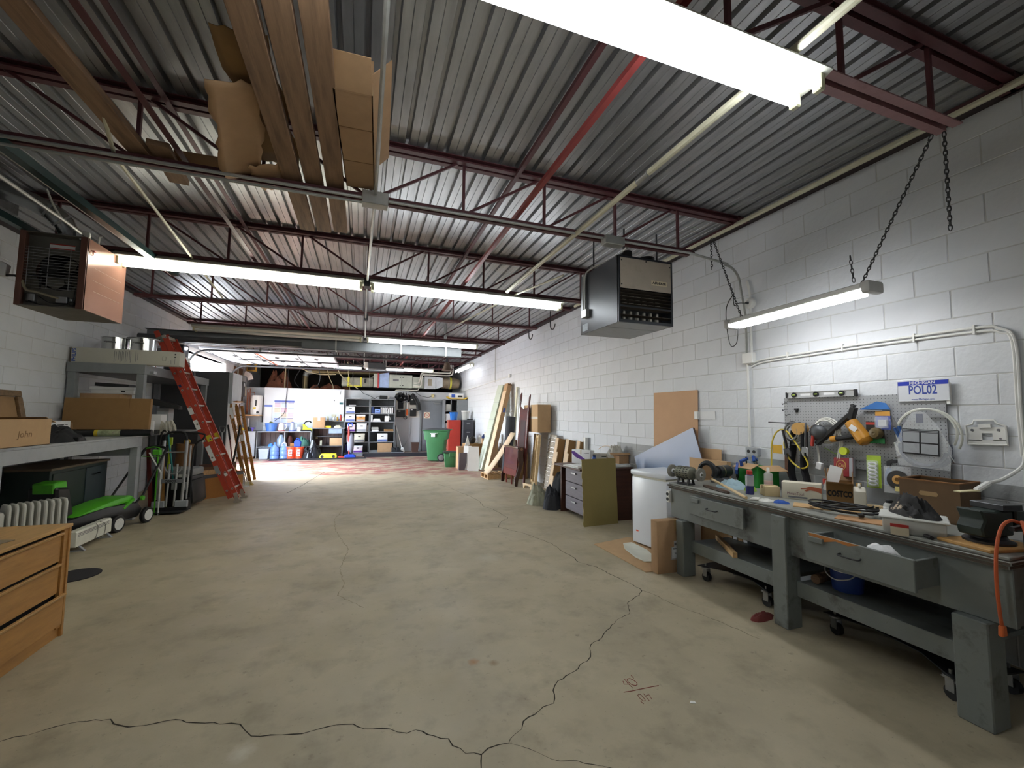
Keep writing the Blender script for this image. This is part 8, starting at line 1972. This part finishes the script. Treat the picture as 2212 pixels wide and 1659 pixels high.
# in and on the counters
CZ = 0.906
t = T('milk_can', 'pale blue metal churn with a black cap on the lower counter shelf', 'can', (-2.62, 16.45, 0.391))
ob('can', G().lathe([(0.12, 0), (0.125, 0.02), (0.125, 0.24), (0.07, 0.33), (0.06, 0.37), (0.075, 0.39), (0, 0.39)], n=20), M('pale_blue_metal', '9FB3C8', rough=0.35, metal=0.4), t)
ob('cap', G().lathe([(0.06, 0.39), (0.055, 0.42), (0.02, 0.45), (0, 0.45)], n=14), m_black, t)
tag(ob('brown_bottle', G().lathe([(0.07, 0), (0.075, 0.25), (0.05, 0.33), (0.04, 0.36), (0, 0.36)], n=16, sx=1.3), M('brown_plastic', '5E2F26', rough=0.4), None, (-2.36, 16.5, 0.391)), 'brown plastic bottle on the lower counter shelf beside the churn', 'bottle')
tag(ob('green_blankets', hump(16, 12, 0.52, 0.36, 0.28, 103, 0.5), M('sea_green_cloth', '4C7A6A', rough=0.9, var=0.1), None, (-1.96, 16.5, 0.391)), 'folded green cloth on the counter shelf above the orange buckets', 'cloth')
carton('orange_carton', 'small orange carton on the counter shelf above the orange buckets', (-2.22, 16.38, 0.391), (0.20, 0.18, 0.10), 0.2, M('orange_card', 'C98A4A', rough=0.8))
carton('taped_carton', 'tan carton with white tape on the shelf of the higher counter', (-0.86, 16.40, 0.396), (0.40, 0.30, 0.27), 0, m_card3, tape=0.06, tm=m_whitec)
for i, (x, z, h) in enumerate(((-1.52, 0.45, 0.08), (-1.36, 0.396, 0.17))):
    tag(ob('outlet_plate', G().bb((-0.035, -0.03, 0), (0.035, 0.03, h)), m_cream, None, (x, (16.71, 16.5)[i], (0.62, 0.396)[i]), bev=0.004), ('small cream outlet plate on the plank back of the higher counter', 'cream bottle-shaped box standing on the higher counter shelf')[i], ('outlet', 'box')[i])
t = T('blue_bucket', 'blue plastic bucket at the left end of the counter top', 'bucket', (-2.93, 16.42, CZ))
ob('bucket', G().lathe([(0.15, 0), (0.19, 0.25), (0.20, 0.255), (0.20, 0.27), (0.18, 0.265), (0.14, 0.01), (0, 0.01)], n=20), M('mid_blue', '4A76C0', rough=0.4), t)
tag(ob('bucket_rag', hump(10, 8, 0.25, 0.22, 0.10, 105), M('olive_cloth', '6A6B3C', rough=0.9), None, (-2.93, 16.42, CZ + 0.22)), 'olive cloth lying in the blue bucket', 'cloth')
def kettle(label, x, m, mb, h):
    t = T('kettle', label, 'kettle', (x, 16.42, CZ))
    ob('body', G().lathe([(0.09, 0), (0.10, 0.02), (0.08, h - 0.03), (0.06, h), (0, h)], n=18), m, t)
    ob('handle', G().tube(smoothpath([(0.07, 0, h - 0.03), (0.14, 0, h - 0.05), (0.15, 0, 0.12), (0.09, 0, 0.05)], 4), 0.014, 7), m, t)
    ob('base', G().lathe([(0.11, 0), (0.11, 0.02), (0, 0.02)], n=18), mb, t)
    ob('lid', G().lathe([(0.055, h), (0.03, h + 0.02), (0, h + 0.02)], n=14), mb, t)
kettle('white electric jug with a red lid on the counter top', -2.62, m_whitep, m_red, 0.27)
kettle('pale steel jug with a blue base on the counter top', -2.28, M('pale_steel', 'B4BCCC', rough=0.3, metal=0.4), M('royal_blue', '2448B8'), 0.29)
carton('white_cube', 'small white box beside the pale steel jug on the counter top', (-2.06, 16.36, CZ), (0.10, 0.10, 0.14), 0, m_whitec)
t = T('chain_saw', 'lime yellow and black power saw on the counter top', 'saw', (-1.84, 16.38, CZ), (0, 0, 0.1))
ob('body', G().prism([(-0.14, 0), (0.20, 0.0), (0.22, 0.10), (0.05, 0.12), (-0.06, 0.24), (-0.12, 0.24), (-0.10, 0.10)], 0.14, (0, 0.07, 0), wb), M('saw_lime', 'B8C83A', rough=0.4), t, bev=0.015)
ob('base', G().bb((-0.18, -0.09, 0), (0.16, 0.09, 0.05)), m_black, t, bev=0.015)
ob('handle', G().tube(smoothpath([(-0.09, 0, 0.22), (-0.02, 0, 0.32), (0.10, 0, 0.34), (0.15, 0, 0.28)], 5), 0.022, 8), m_black, t)
tag(ob('blue_dust_cover', hump(14, 10, 0.50, 0.34, 0.12, 107, 0.3), M('grey_blue_cloth', '7D8CAA', rough=0.9), None, (-1.40, 16.42, 1.026)), 'grey-blue cloth heap at the left end of the higher counter top', 'cloth')
tag(ob('black_vac_hose', hump(12, 10, 0.32, 0.24, 0.11, 109, 0.5), m_black, None, (-1.60 - 0.22, 16.62, CZ), (0, 0, 0.2)), 'dark tool heap on the lower counter beside the higher one', 'tool')
t = carton('parcel', 'tan cube parcel with tape on the higher counter top', (-1.43, 16.32, 1.026), (0.38, 0.30, 0.36), 0, m_card, tape=0.07, tm=m_ctape)
ob('tape_drop', G().bb((-0.04, -0.1512, 0.24), (0.04, -0.1504, 0.36)), m_ctape, t)
tag(ob('cloths_on_counter', hump(12, 8, 0.28, 0.18, 0.09, 111, 0.5), m_cream, None, (-0.82, 16.30, 1.026)), 'cream paper heap under the riser of the higher counter', 'paper')
carton('yellow_pack', 'small yellow pack lying under the riser of the higher counter', (-1.14, 16.30, 1.026), (0.20, 0.14, 0.07), 0.1, m_yellow)
for i, (x, h, r, m, c, lb) in enumerate(((-1.18, 0.12, 0.04, m_cream, m_yellow, 'cream spray bottle with a yellow head behind the tan parcel'), (-0.98, 0.10, 0.05, m_whitep, m_whitep, 'white pot on the riser above the higher counter'), (-0.86, 0.15, 0.028, M('amber', 'B08A2C', rough=0.3), m_whitep, 'amber bottle on the riser above the higher counter'), (-0.75, 0.20, 0.03, m_red, m_black, 'small red fire extinguisher on the riser above the higher counter'), (-0.66, 0.10, 0.045, m_cream, m_cream, 'cream tub at the right end of the riser'))):
    can('riser_bottle', lb, (x, 16.66, 1.266), r, h, m, c, 0.03, 0.6)
# posters and small things on the white panel
def poster(label, x0, x1, z0, z1, head, cols, rows, seed):
    t = T('poster', label, 'poster', ((x0 + x1) / 2, 16.815, z0))
    w, h = x1 - x0, z1 - z0
    ob('sheet', G().bb((-w / 2, -0.002, 0), (w / 2, 0.002, h)), m_paper, t)
    ob('header', G().bb((-w / 2, -0.0035, h - head), (w / 2, -0.002, h)), M('poster_violet', '4B5AA8', rough=0.5), t)
    r = random.Random(seed)
    pal = [M('poster_blue', 'C3CDEB', rough=0.6), M('poster_pink', 'DEB8C2', rough=0.6), M('poster_tan', 'D8C8B4', rough=0.6), M('poster_pale', 'D3DCEE', rough=0.6)]
    for c in range(cols):
        for q in range(rows):
            cw, rh = w / cols, (h - head) / rows
            a, b = -w / 2 + c * cw, h - head - (q + 1) * rh
            ob('text_block', G().bb((a + cw * 0.06, -0.003, b + rh * 0.06), (a + cw * 0.94, -0.002, b + rh * 0.94)), pal[(c * 3 + q * 5 + seed) % 4], t)
            ob('text_heading', G().bb((a + cw * 0.06, -0.0036, b + rh * 0.86), (a + cw * 0.94, -0.003, b + rh * 0.94)), (m_blue, m_inkg, m_purple)[(c + q) % 3], t)
    return t
poster('tall coloured workplace notice poster on the white back panel', -2.94, -2.31, 1.0, 1.97, 0.07, 3, 5, 1)
t = T('poster', 'narrow pale notice with a blue heading on the white back panel', 'poster', (-3.12, 16.815, 1.05))
ob('sheet', G().surf(6, 8, lambda u, v: ((u - 0.5) * 0.25, -0.004 - 0.02 * (1 - v) ** 3 * u, v * 0.75)), m_paper, t, solid=0.002)
ob('header', G().bb((-0.125, -0.010, 0.69), (0.125, -0.006, 0.75)), m_blue, t)
for i, (x, z, w, h, m, lb) in enumerate(((-0.84, 2.28, 0.07, 0.12, m_whitep, 'white motion sensor high on the right of the white panel'), (-1.0, 2.0, 0.03, 0.04, m_black, 'tiny dark hook on the white panel'), (-0.76, 1.90, 0.11, 0.07, M('teal_sign', '2C5F66', rough=0.4), 'small dark teal sign on the white panel beside the shelving'), (-1.0, 1.45, 0.14, 0.09, m_cream, 'cream double outlet on the white panel above the riser'))):
    tag(ob('wall_fitting', G().bb((-w / 2, -0.02, -h / 2), (w / 2, 0.0, h / 2)), m, None, (x, 16.815, z), bev=0.004), lb, 'fitting')
# tall grey shelving, two bays
def shelving(label, x0, x1):
    t = T('steel_shelving', label, 'shelving', ((x0 + x1) / 2, 16.72, 0.0 if x1 < 0.4 else 0.1), (0, 0, 0), 'tall grey steel shelving units')
    b = 0.0 if x1 < 0.4 else 0.1
    h = (x1 - x0) / 2
    H = 2.08 - b
    for x in (-h, h - 0.02):
        ob('upright', G().bb((x, -0.24, 0), (x + 0.02, 0.24, H)), m_grey, t)
    ob('back', G().bb((-h, 0.23, 0), (h, 0.24, H)), m_dgrey, t)
    ob('plinth', G().bb((-h, -0.22, 0), (h, -0.20, 0.10)), m_grey, t)
    for z in (0.10, 0.48, 0.86, 1.22, 1.52, 1.80, 2.06):
        ob('shelf', G().bb((-h + 0.02, -0.24, z - b - 0.0 + (0.0)), (h - 0.02, 0.23, z - b + 0.022)), m_grey, t)
    return t
shelving('tall grey steel shelving bay beside the white panel', -0.60, 0.245)
shelving('tall grey steel shelving bay beside the tool wall', 0.265, 1.15)
def shelf_box(label, x, z, w, h, m, band=None, lid=None, y=16.62, d=0.34):
    t = carton('archive_box', label, (x, y, z), (w, d, h), 0, m, group='boxes on the tall grey shelving', seam=False)
    if band:
        ob('printed_band', G().bb((-w / 2 + 0.01, -d / 2 - 0.0012, 0.01), (w / 2 - 0.01, -d / 2 - 0.0004, h * 0.3)), band, t)
        ob('hand_hole', G().bb((-0.045, -d / 2 - 0.0014, h * 0.62), (0.045, -d / 2 - 0.0004, h * 0.74)), m_ink, t)
    if lid:
        ob('lid', G().bb((-w / 2 - 0.006, -d / 2 - 0.006, h - 0.05), (w / 2 + 0.006, d / 2 + 0.006, h + 0.004)), lid, t, bev=0.003)
    return t
m_bband = M('blue_band', '5B6FA8', rough=0.6)
shelf_box('white box with blue pictures on the third shelf of the left bay', -0.42, 1.544, 0.30, 0.24, m_whitec, m_bband)
shelf_box('white and blue archive box below the pictured box in the left bay', -0.42, 1.243, 0.31, 0.265, m_whitec, m_bband)
shelf_box('tan archive box with a white lid in the left bay', -0.06, 1.243, 0.30, 0.24, M('tan_card', 'C08A4A', rough=0.8), m_lgrey, m_whitec)
shelf_box('white archive box with a lid in the left bay behind the vacuum handle', -0.02, 0.883, 0.34, 0.29, m_whitec, m_lgrey, m_whitec)
shelf_box('pink and white carton behind the red vacuum tube', -0.38, 0.883, 0.28, 0.25, M('pinkish_card', 'D9C9CE', rough=0.7), m_purple)
shelf_box('cream archive box on the low shelf of the left bay', -0.08, 0.503, 0.36, 0.30, M('cream_card2', 'D5D0BC', rough=0.7), m_inkg, M('cream_card2', 'D5D0BC'))
shelf_box('pale box half hidden behind the vacuum bag', -0.42, 0.503, 0.22, 0.26, m_whitec)
shelf_box('pink and white lidded carton on the bottom shelf of the left bay', -0.12, 0.123, 0.32, 0.24, M('pinkish_card', 'D9C9CE'), m_purple, m_whitec)
shelf_box('dark blue box on the bottom shelf behind the vacuum', -0.46, 0.123, 0.20, 0.30, M('deep_blue_card', '2A3170', rough=0.6))
shelf_box('white and blue archive box on the low shelf of the right bay', 0.72, 0.503, 0.36, 0.30, m_whitec, m_bband)
shelf_box('tan carton on the bottom shelf of the right bay', 0.82, 0.123, 0.52, 0.33, m_card, None)
shelf_box('small blue and white box on the binder shelf', 0.52, 1.544, 0.19, 0.17, M('sky_card', '7E9AD8', rough=0.6), m_bband)
for k in range(7):
    t = T('paper_roll_box', ('first', 'second', 'third', 'fourth', 'fifth', 'sixth', 'last')[k] + ' from the left of the white upright cartons on the binder shelf', 'carton', (0.655 + k * 0.066, 16.60, 1.544), (0, 0, 0), 'row of white cartons on the binder shelf')
    ob('carton', G().bb((-0.025, -0.10, 0), (0.025, 0.10, 0.235)), m_whitec, t, bev=0.006)
tag(ob('navy_binder', G().bb((-0.05, -0.12, 0), (0.05, 0.12, 0.25)), m_navy, None, (0.35, 16.62, 1.544), bev=0.004), 'navy blue binder at the left end of the binder shelf', 'binder')
tag(ob('white_binder', G().bb((-0.025, -0.12, 0), (0.025, 0.12, 0.24)), m_whitec, None, (0.325, 16.58, 1.244), bev=0.003), 'single white binder standing below the navy blue binder', 'binder')
tag(ob('document_pile', G().bb((-0.14, -0.12, 0), (0.14, 0.12, 0.05)).box((-0.01, 0, 0.07), (0.24, 0.2, 0.03), (0, 0, 0.1)).box((0.01, 0, 0.10), (0.20, 0.18, 0.025), (0, 0, -0.12)), m_whitec, None, (0.50, 16.58, 1.244)), 'pile of white documents beside the single white binder', 'papers')
t = T('white_radio', 'white boxy device with a curly lead in the right bay', 'device', (0.86, 16.58, 1.244))
ob('case', G().bb((-0.075, -0.08, 0), (0.075, 0.08, 0.21)), m_whitep, t, bev=0.012)
ob('lead', G().tube(smoothpath([(0.08, -0.05, 0.12), (0.12, -0.08, 0.08), (0.10, -0.08, 0.16), (0.02, -0.06, 0.30), (-0.02, -0.05, 0.34)], 5), 0.006, 6), m_whitep, t)
for i, (x, z, d, m, lb) in enumerate(((0.46, 0.883, (0.24, 0.2, 0.05), m_whitec, 'white folded papers on the middle shelf of the right bay'), (0.45, 0.94, (0.24, 0.2, 0.10), m_frost, 'clear grey plastic box on top of the folded papers'), (0.94, 0.883, (0.32, 0.2, 0.08), m_card2, 'flat brown parts tray on the middle shelf of the right bay'), (0.10, 1.544, (0.36, 0.16, 0.05), m_dsteel, 'loose metal parts beside the pictured box'), (-0.36, 1.822, (0.24, 0.2, 0.03), m_lgrey, 'grey papers on the top shelf of the left bay'), (0.19, 0.883, (0.06, 0.1, 0.22), m_frost, 'narrow grey bottle carton at the right of the left bay'))):
    tag(ob('shelf_item', G().bb((-d[0] / 2, -d[1] / 2, 0), (d[0] / 2, d[1] / 2, d[2])), m, None, (x, 16.58, z), (0, 0, 0.05 * (i % 3)), bev=0.008), lb, 'item')
t = T('router', 'black router box on top of the tall shelving with a lead', 'router', (0.72, 16.7, 2.083))
ob('case', G().bb((-0.14, -0.08, 0), (0.14, 0.08, 0.14)), m_blackp, t, bev=0.01)
ob('adapter', G().bb((0.16, -0.03, 0.02), (0.21, 0.03, 0.12)), m_whitep, t, bev=0.006)
ob('lead', G().tube(smoothpath([(-0.14, 0, 0.08), (-0.22, 0.0, 0.10), (-0.30, 0.02, 0.02), (-0.45, 0.02, 0.01)], 4), 0.007, 6).tube(smoothpath([(0.18, -0.04, 0.03), (0.17, -0.28, -0.1), (0.20, -0.28, -0.28), (0.12, -0.28, -0.45)], 4), 0.006, 6), m_black, t)
tag(ob('white_device', G().bb((-0.14, -0.06, 0), (0.14, 0.06, 0.035)).box((0.16, 0, 0.02), (0.14, 0.05, 0.02), (0, 0, 0.3)), m_whitec, None, (-0.25, 16.68, 2.083), bev=0.006), 'flat white device on top of the left shelving bay', 'device')
# tool wall between shelving and door
t = T('tool_board', 'pale board hung with clipboards and tools between the shelving and the door', 'board', (1.64, 16.985, 1.40))
ob('board', G().bb((-0.44, -0.012, 0), (0.44, 0.012, 0.60)), M('pale_board', 'CBC8C0', rough=0.6), t)
ob('side_strip', G().bb((-0.42, -0.02, 0.58), (-0.38, 0.01, 0.95)), m_cream, t)
for i, (x, z, w, h, m, lb) in enumerate(((1.40, 1.42, 0.32, 0.27, m_blackp, 'black tray with a white tag on the tool wall'), (1.86, 1.45, 0.24, 0.30, m_blackp, 'black clipboard on the tool wall beside the door'), (1.38, 1.74, 0.20, 0.28, m_cloth, 'dark leather pouch on the tool wall above the black tray'), (1.86, 1.90, 0.26, 0.24, m_blackp, 'black box with white labels high on the tool wall'))):
    t = T('wall_tray', lb, 'tray', (x, 16.94, z))
    ob('body', G().bb((-w / 2, -0.025, 0), (w / 2, 0.03, h)), m, t, bev=0.008)
    if i != 2:
        ob('tag', G().bb((-0.09, -0.028, h - 0.06), (-0.02, -0.0255, h - 0.03)), m_paper, t)
t = T('caulk_tube', 'white tube with a bright orange band hanging on the tool wall', 'tube', (1.63, 16.93, 1.40))
ob('tube', G().cyl((0, 0, 0.06), (0, 0, 0.58), 0.03, n=12), m_whitep, t)
ob('orange_band', G().cyl((0.0, -0.002, 0.08), (0.0, -0.002, 0.32), 0.034, n=12), M('neon_orange', 'E86A2A', rough=0.4), t)
ob('ring', G().tube([(0.06 * cos(a) - 0.06, 0, 0.0 + 0.06 * sin(a)) for a in [2 * pi * k / 16 for k in range(16)]], 0.014, 7, closed=True), m_dsteel, t)
tag(ob('hung_pliers', G().bar((0, 0, 0), (0.04, 0, 0.36), 0.03, 0.02).bar((0.06, 0, 0), (0.02, 0, 0.36), 0.03, 0.02).bar((0.10, 0, 0.02), (0.09, 0, 0.40), 0.024, 0.02).bar((-0.06, 0, 0.05), (-0.04, 0, 0.42), 0.024, 0.02), m_steel, None, (1.55, 16.95, 1.68)), 'bundle of steel hand tools hanging on the tool wall', 'tools')
tag(ob('black_jacket', hump(20, 16, 0.62, 0.40, 0.16, 131, 0.8), M('black_jacket_film', '16171A', rough=0.35, var=0.3), None, (1.45, 16.985, 2.18), (pi / 2, 0, 0)), 'bunched black plastic sheeting hung at the top left of the tool wall', 'sheeting')
tag(ob('black_sleeve', G().tube(smoothpath([(0.0, 0, 0.0), (0.12, -0.02, -0.12), (0.24, -0.03, -0.32), (0.28, -0.03, -0.52), (0.31, -0.03, -0.62)], 5), 0.085, 10), M('black_jacket_film', '16171A'), None, (1.78, 16.88, 2.30)), 'long black plastic sleeve hanging down beside the door frame', 'sheeting')
tag(ob('light_switch', G().bb((-0.035, -0.02, 0), (0.035, 0.0, 0.14)), m_cream, None, (2.07, 16.998, 1.42), bev=0.003), 'cream light switch beside the door frame', 'switch')
tag(ob('round_bell', G().lathe([(0.07, 0), (0.07, 0.03), (0.05, 0.05), (0, 0.05)], (0, 0, 0), 18, (pi / 2, 0, 0)), M('bell_cream', 'C9BC8C', rough=0.5), None, (2.62, 16.99, 2.27)), 'round cream alarm bell above the back door', 'bell')
for i, (x0, y0, x1, z1, lb) in enumerate(((1.46, 16.62, 1.17, 1.15, 'white-handled mop leaning on the shelving near the brown bin'), (1.26, 16.60, 1.19, 1.0, 'dark-handled brush leaning on the shelving near the brown bin'))):
    t = T('mop', lb, 'mop', (x0, y0, 0.1))
    ob('handle', G().tube([(0, 0, 0.1), (x1 - x0, 0.12, z1)], 0.013, 8), (m_whitep, m_dsteel)[i], t)
    ob('head', G().prism([(-0.10, 0), (0.10, 0), (0.05, 0.17), (-0.03, 0.18)], 0.08, (0, 0.04, 0.0), wb), (m_whitep, m_navy)[i], t, bev=0.01)
for i, x in enumerate((1.10, 1.27)):
    t = T('work_boot', ('left', 'right')[i] + ' one of the black work boots on the step by the shelving', 'boot', (x, 16.36, 0.1), (0, 0, 0.2 * i), 'pair of black work boots')
    ob('boot', G().prism([(-0.05, 0), (0.20, 0), (0.21, 0.05), (0.12, 0.09), (0.06, 0.20), (-0.05, 0.20)], 0.09, (0, 0.045, 0), Euler((pi / 2, 0, 0)).to_matrix()), m_cloth, t, bev=0.02)
    ob('sole', G().bb((-0.055, -0.048, 0), (0.215, 0.048, 0.02)), m_lgrey, t)
t = T('brown_bin', 'small brown waste bin on the step beside the back door', 'bin', (1.92, 16.55, 0.1))
ob('bin', G().prism([(-0.115, 0), (0.115, 0), (0.145, 0.36), (-0.145, 0.36)], 0.24, (0, 0.12, 0), wb), M('dark_brown_plastic', '4A342C', rough=0.5), t, bev=0.012)
ob('rim', G().bb((-0.15, -0.125, 0.345), (0.15, 0.125, 0.365)), M('dark_brown_plastic', '4A342C'), t, bev=0.006)
tag(ob('wall_lead', G().tube(smoothpath([(1.72, 16.93, 1.55), (1.76, 16.95, 1.2), (1.74, 16.95, 0.8), (1.66, 16.93, 0.5), (1.50, 16.85, 0.2)], 6), 0.010, 6), m_lgrey, None), 'long grey lead hanging down the pale wall below the tool board', 'lead')

# ================================================================== roof space: ducts, insulation, cables
m_duct = M('duct_galv', 'B9BEB2', rough=0.4, metal=0.35, var=0.1, scale=5)
m_dins = M('duct_wrap', '8C8C80', rough=0.55, metal=0.2, var=0.2, scale=7)
t = T('air_handler', 'long metal air handler and wrapped ducts hung above the back partition', 'duct', (0, 17.45, 2.56))
ob('wrapped_duct', G().bb((-0.80, -0.25, 0.0), (0.35, 0.25, 0.36)).prism([(0.20, 0.36), (0.49, 0.50), (0.49, 0.36)], 0.5, (0, 0.25, 0), wb), m_dins, t, bev=0.05, seg=2)
for x in (-0.55, -0.10):
    ob('yellow_tape', G().bb((x - 0.035, -0.262, -0.005), (x + 0.035, -0.25, 0.368)), M('foil_yellow', 'D6CF4A', rough=0.5), t)
ob('yellow_tape', G().bb((-0.55, -0.262, 0.0), (-0.10, -0.25, 0.05)), M('foil_yellow', 'D6CF4A'), t)
ob('red_gasket', G().bb((0.50, -0.28, -0.02), (0.56, 0.28, 0.56)), M('gasket_red', 'A83A3A', rough=0.5), t)
ob('end_plate', G().bb((0.36, -0.27, 0.0), (0.50, 0.27, 0.53)), m_duct, t)
ob('foil_panel', G().prism([(0.57, 0.0), (0.93, 0.0), (0.93, 0.60), (0.57, 0.53)], 0.5, (0, 0.25, 0), wb), M('pale_blue_foil', 'A8BCE0', rough=0.3, metal=0.3, var=0.15, scale=6), t)
fu = ob('furnace', G().bb((0.94, -0.30, 0.0), (1.82, 0.30, 0.52)), m_duct, t, bev=0.008)
for x in (1.36, 1.46):
    for z in (0.10, 0.42):
        ob('knockout', G().cyl((x, -0.302, z), (x, -0.30, z), 0.022, n=12), m_ink, fu)
ob('nameplate', G().bb((1.08, -0.302, 0.26), (1.30, -0.30, 0.34)), m_inkg, fu)
ob('panel_seam', G().bb((1.405, -0.302, 0.0), (1.412, -0.30, 0.52)), m_inkg, fu)
ob('return_box', G().bb((1.83, -0.27, 0.02), (2.28, 0.27, 0.46)), m_duct, t)
ob('return_box', G().bb((2.30, -0.28, 0.0), (2.75, 0.28, 0.50)), M('duct_bright', 'CDD2D6', rough=0.35, metal=0.35), t, bev=0.004)
ob('vent_plate', G().bb((2.44, -0.283, 0.12), (2.60, -0.28, 0.40)), M('vent_tan', '9A927E', rough=0.6), t)
ob('reducer', G().prism([(2.76, 0.0), (3.05, 0.10), (3.05, 0.46), (2.76, 0.50)], 0.5, (0, 0.25, 0), wb), M('duct_bright', 'CDD2D6'), t)
ob('wrapped_elbow', G().tube([(3.05, 0, 0.28), (3.35, 0, 0.27), (3.60, 0, 0.26), (3.76, 0, 0.25)], [0.24, 0.25, 0.24, 0.2], 16), M('wrap_tan', '8A7C66', rough=0.6, var=0.3, scale=6), t)
ob('yellow_tape', G().tube([(3.36, 0, 0.27), (3.43, 0, 0.268)], 0.253, 16), M('foil_yellow', 'D6CF4A'), t)
m_pvc = M('white_pvc', 'DAD8CC', rough=0.4, var=0.04)
ob('pvc_pipe', G().tube(smoothpath([(1.82, -0.2, 0.22), (2.05, -0.34, 0.22), (2.12, -0.36, 0.40), (2.18, -0.36, 0.60), (2.4, -0.36, 0.66), (3.2, -0.36, 0.66), (3.35, -0.36, 0.72), (3.36, -0.36, 1.0)], 5), 0.028, 9).tube(smoothpath([(1.82, -0.2, 0.10), (2.0, -0.33, 0.10), (2.16, -0.34, 0.12), (2.20, -0.34, 0.50), (2.35, -0.34, 0.56), (3.2, -0.34, 0.56), (3.42, -0.34, 0.64), (3.44, -0.34, 1.0)], 5), 0.028, 9).tube(smoothpath([(2.08, -0.34, 0.10), (2.06, -0.38, -0.05), (1.9, -0.40, -0.08), (1.3, -0.42, -0.09), (1.16, -0.43, -0.14), (1.14, -0.43, -0.32)], 5), 0.016, 8), m_pvc, t)
for x in (-0.4, 0.2, 1.2, 2.5, 3.3):
    ob('hanger_rod', G().cyl((x, -0.27, 0.0), (x, -0.27, 1.1), 0.006, n=6), m_galv, t)
ob('switch', G().bb((-0.06 + 0.08, -0.275, 0.16), (0.09, -0.25, 0.32)), m_ink, t, bev=0.01)
t = T('flue_pipe', 'dull brass-coloured vent pipe with an elbow in the dark roof space', 'flue', (0, 17.92, 0))
m_flue = M('brassy_galv', '8E8160', rough=0.35, metal=0.7, var=0.15)
ob('pipe', G().tube([(-2.12, 0, 2.42), (-2.12, 0, 2.95)], 0.10, 16), m_flue, t)
ob('elbow', G().tube([(-2.12, 0, 2.95), (-2.10, 0, 3.05), (-2.02, 0, 3.12), (-1.90, 0, 3.14)], 0.105, 16), m_galv, t, smooth=20)
ob('pipe', G().tube([(-1.90, 0, 3.14), (0.9, 0, 3.16)], 0.085, 16), m_flue, t)
r8 = random.Random(2)
for i, (x, y, sx, sy, h, sd) in enumerate(((-2.95, 17.6, 0.95, 0.7, 0.52, 121), (-1.2, 17.7, 0.9, 0.6, 0.18, 123), (-0.65, 18.1, 0.5, 0.5, 0.2, 125), (-1.75, 17.6, 0.4, 0.4, 0.15, 127))):
    tag(ob('insulation_batt', hump(16, 14, sx, sy, h, sd, 0.8), M('brown_insulation', '7A4A36', rough=1.0, var=0.35, scale=8, dark='3A2A22', damt=0.6), None, (x, y, 2.402)), ('big torn heap of pink-brown insulation in the dark roof space', 'low brown insulation heap right of the vent pipe', 'low brown insulation heap left of the wrapped duct', 'low brown insulation heap at the foot of the vent pipe')[i], 'insulation')
m_cab = M('cream_cable', 'B7A98A', rough=0.5)
cab = [([(-2.72, 17.3, 3.6), (-2.72, 17.3, 2.44)], 0.022, 'upright cream pipe above the left of the white panel'),
       ([(-2.55, 16.78, 3.55), (-2.55, 16.78, 2.6), (-2.58, 16.76, 1.9), (-2.62, 16.72, 1.5), (-2.85, 16.5, 1.26)], 0.010, 'thin dark cable dropping past the notices into the blue bucket'),
       ([(-2.5, 17.2, 3.45), (-2.2, 17.2, 3.20), (-1.9, 17.2, 3.05), (-1.5, 17.2, 2.98), (-1.0, 17.2, 3.0)], 0.018, 'sagging cream cable across the dark roof space'),
       ([(-1.35, 17.2, 3.5), (-1.25, 17.2, 2.95), (-1.1, 17.2, 2.6), (-1.08, 17.2, 2.44)], 0.014, 'thin cream cable hanging right of the vent pipe'),
       ([(-1.0, 17.2, 3.5), (-0.9, 17.2, 3.1), (-0.6, 17.2, 2.75), (-0.2, 17.2, 2.48)], 0.018, 'pale cable slanting down towards the wrapped duct'),
       ([(-2.25, 17.25, 2.48), (-2.4, 17.25, 2.7), (-2.3, 17.25, 3.0), (-2.05, 17.25, 3.35), (-1.7, 17.25, 3.3), (-1.55, 17.25, 2.95), (-1.6, 17.25, 2.6), (-1.75, 17.25, 2.48)], 0.016, 'grey cable looped around the vent pipe elbow'),
       ([(-0.6, 17.3, 3.5), (-0.55, 17.3, 2.9), (-0.5, 17.3, 2.44)], 0.016, 'pale upright cable above the right edge of the white panel'),
       ([(1.9, 16.93, 2.42), (2.1, 16.9, 2.28), (2.4, 16.9, 2.2), (2.58, 16.93, 2.26)], 0.009, 'thin black wire drooping to the alarm bell'),
       ([(-0.1, 16.95, 2.42), (0.0, 16.93, 2.30), (0.25, 16.9, 2.2), (0.42, 16.85, 2.10)], 0.009, 'black wire hanging down to the router')]
for i, (p, r, lb) in enumerate(cab):
    tag(ob('hanging_cable', G().tube(smoothpath(p, 5), r, 7), m_dsteel if i in (1, 5, 7, 8) else m_cab), lb, 'cable')
t = T('cable_bundle', 'bundle of grey leads hanging over the top of the tool wall', 'cable', (1.55, 16.90, 2.1))
g = G()
for k in range(9):
    x = -0.12 + 0.03 * k
    g.tube(smoothpath([(x, 0, 0.34), (x + r8.uniform(-.03, .03), -0.02, 0.2), (x * 0.6 + r8.uniform(-.04, .04), -0.03, 0.05), (x * 0.5 + r8.uniform(-.05, .05), -0.02, -0.12)], 4), 0.008, 6)
ob('leads', g, m_lgrey, t)['kind'] = 'stuff'
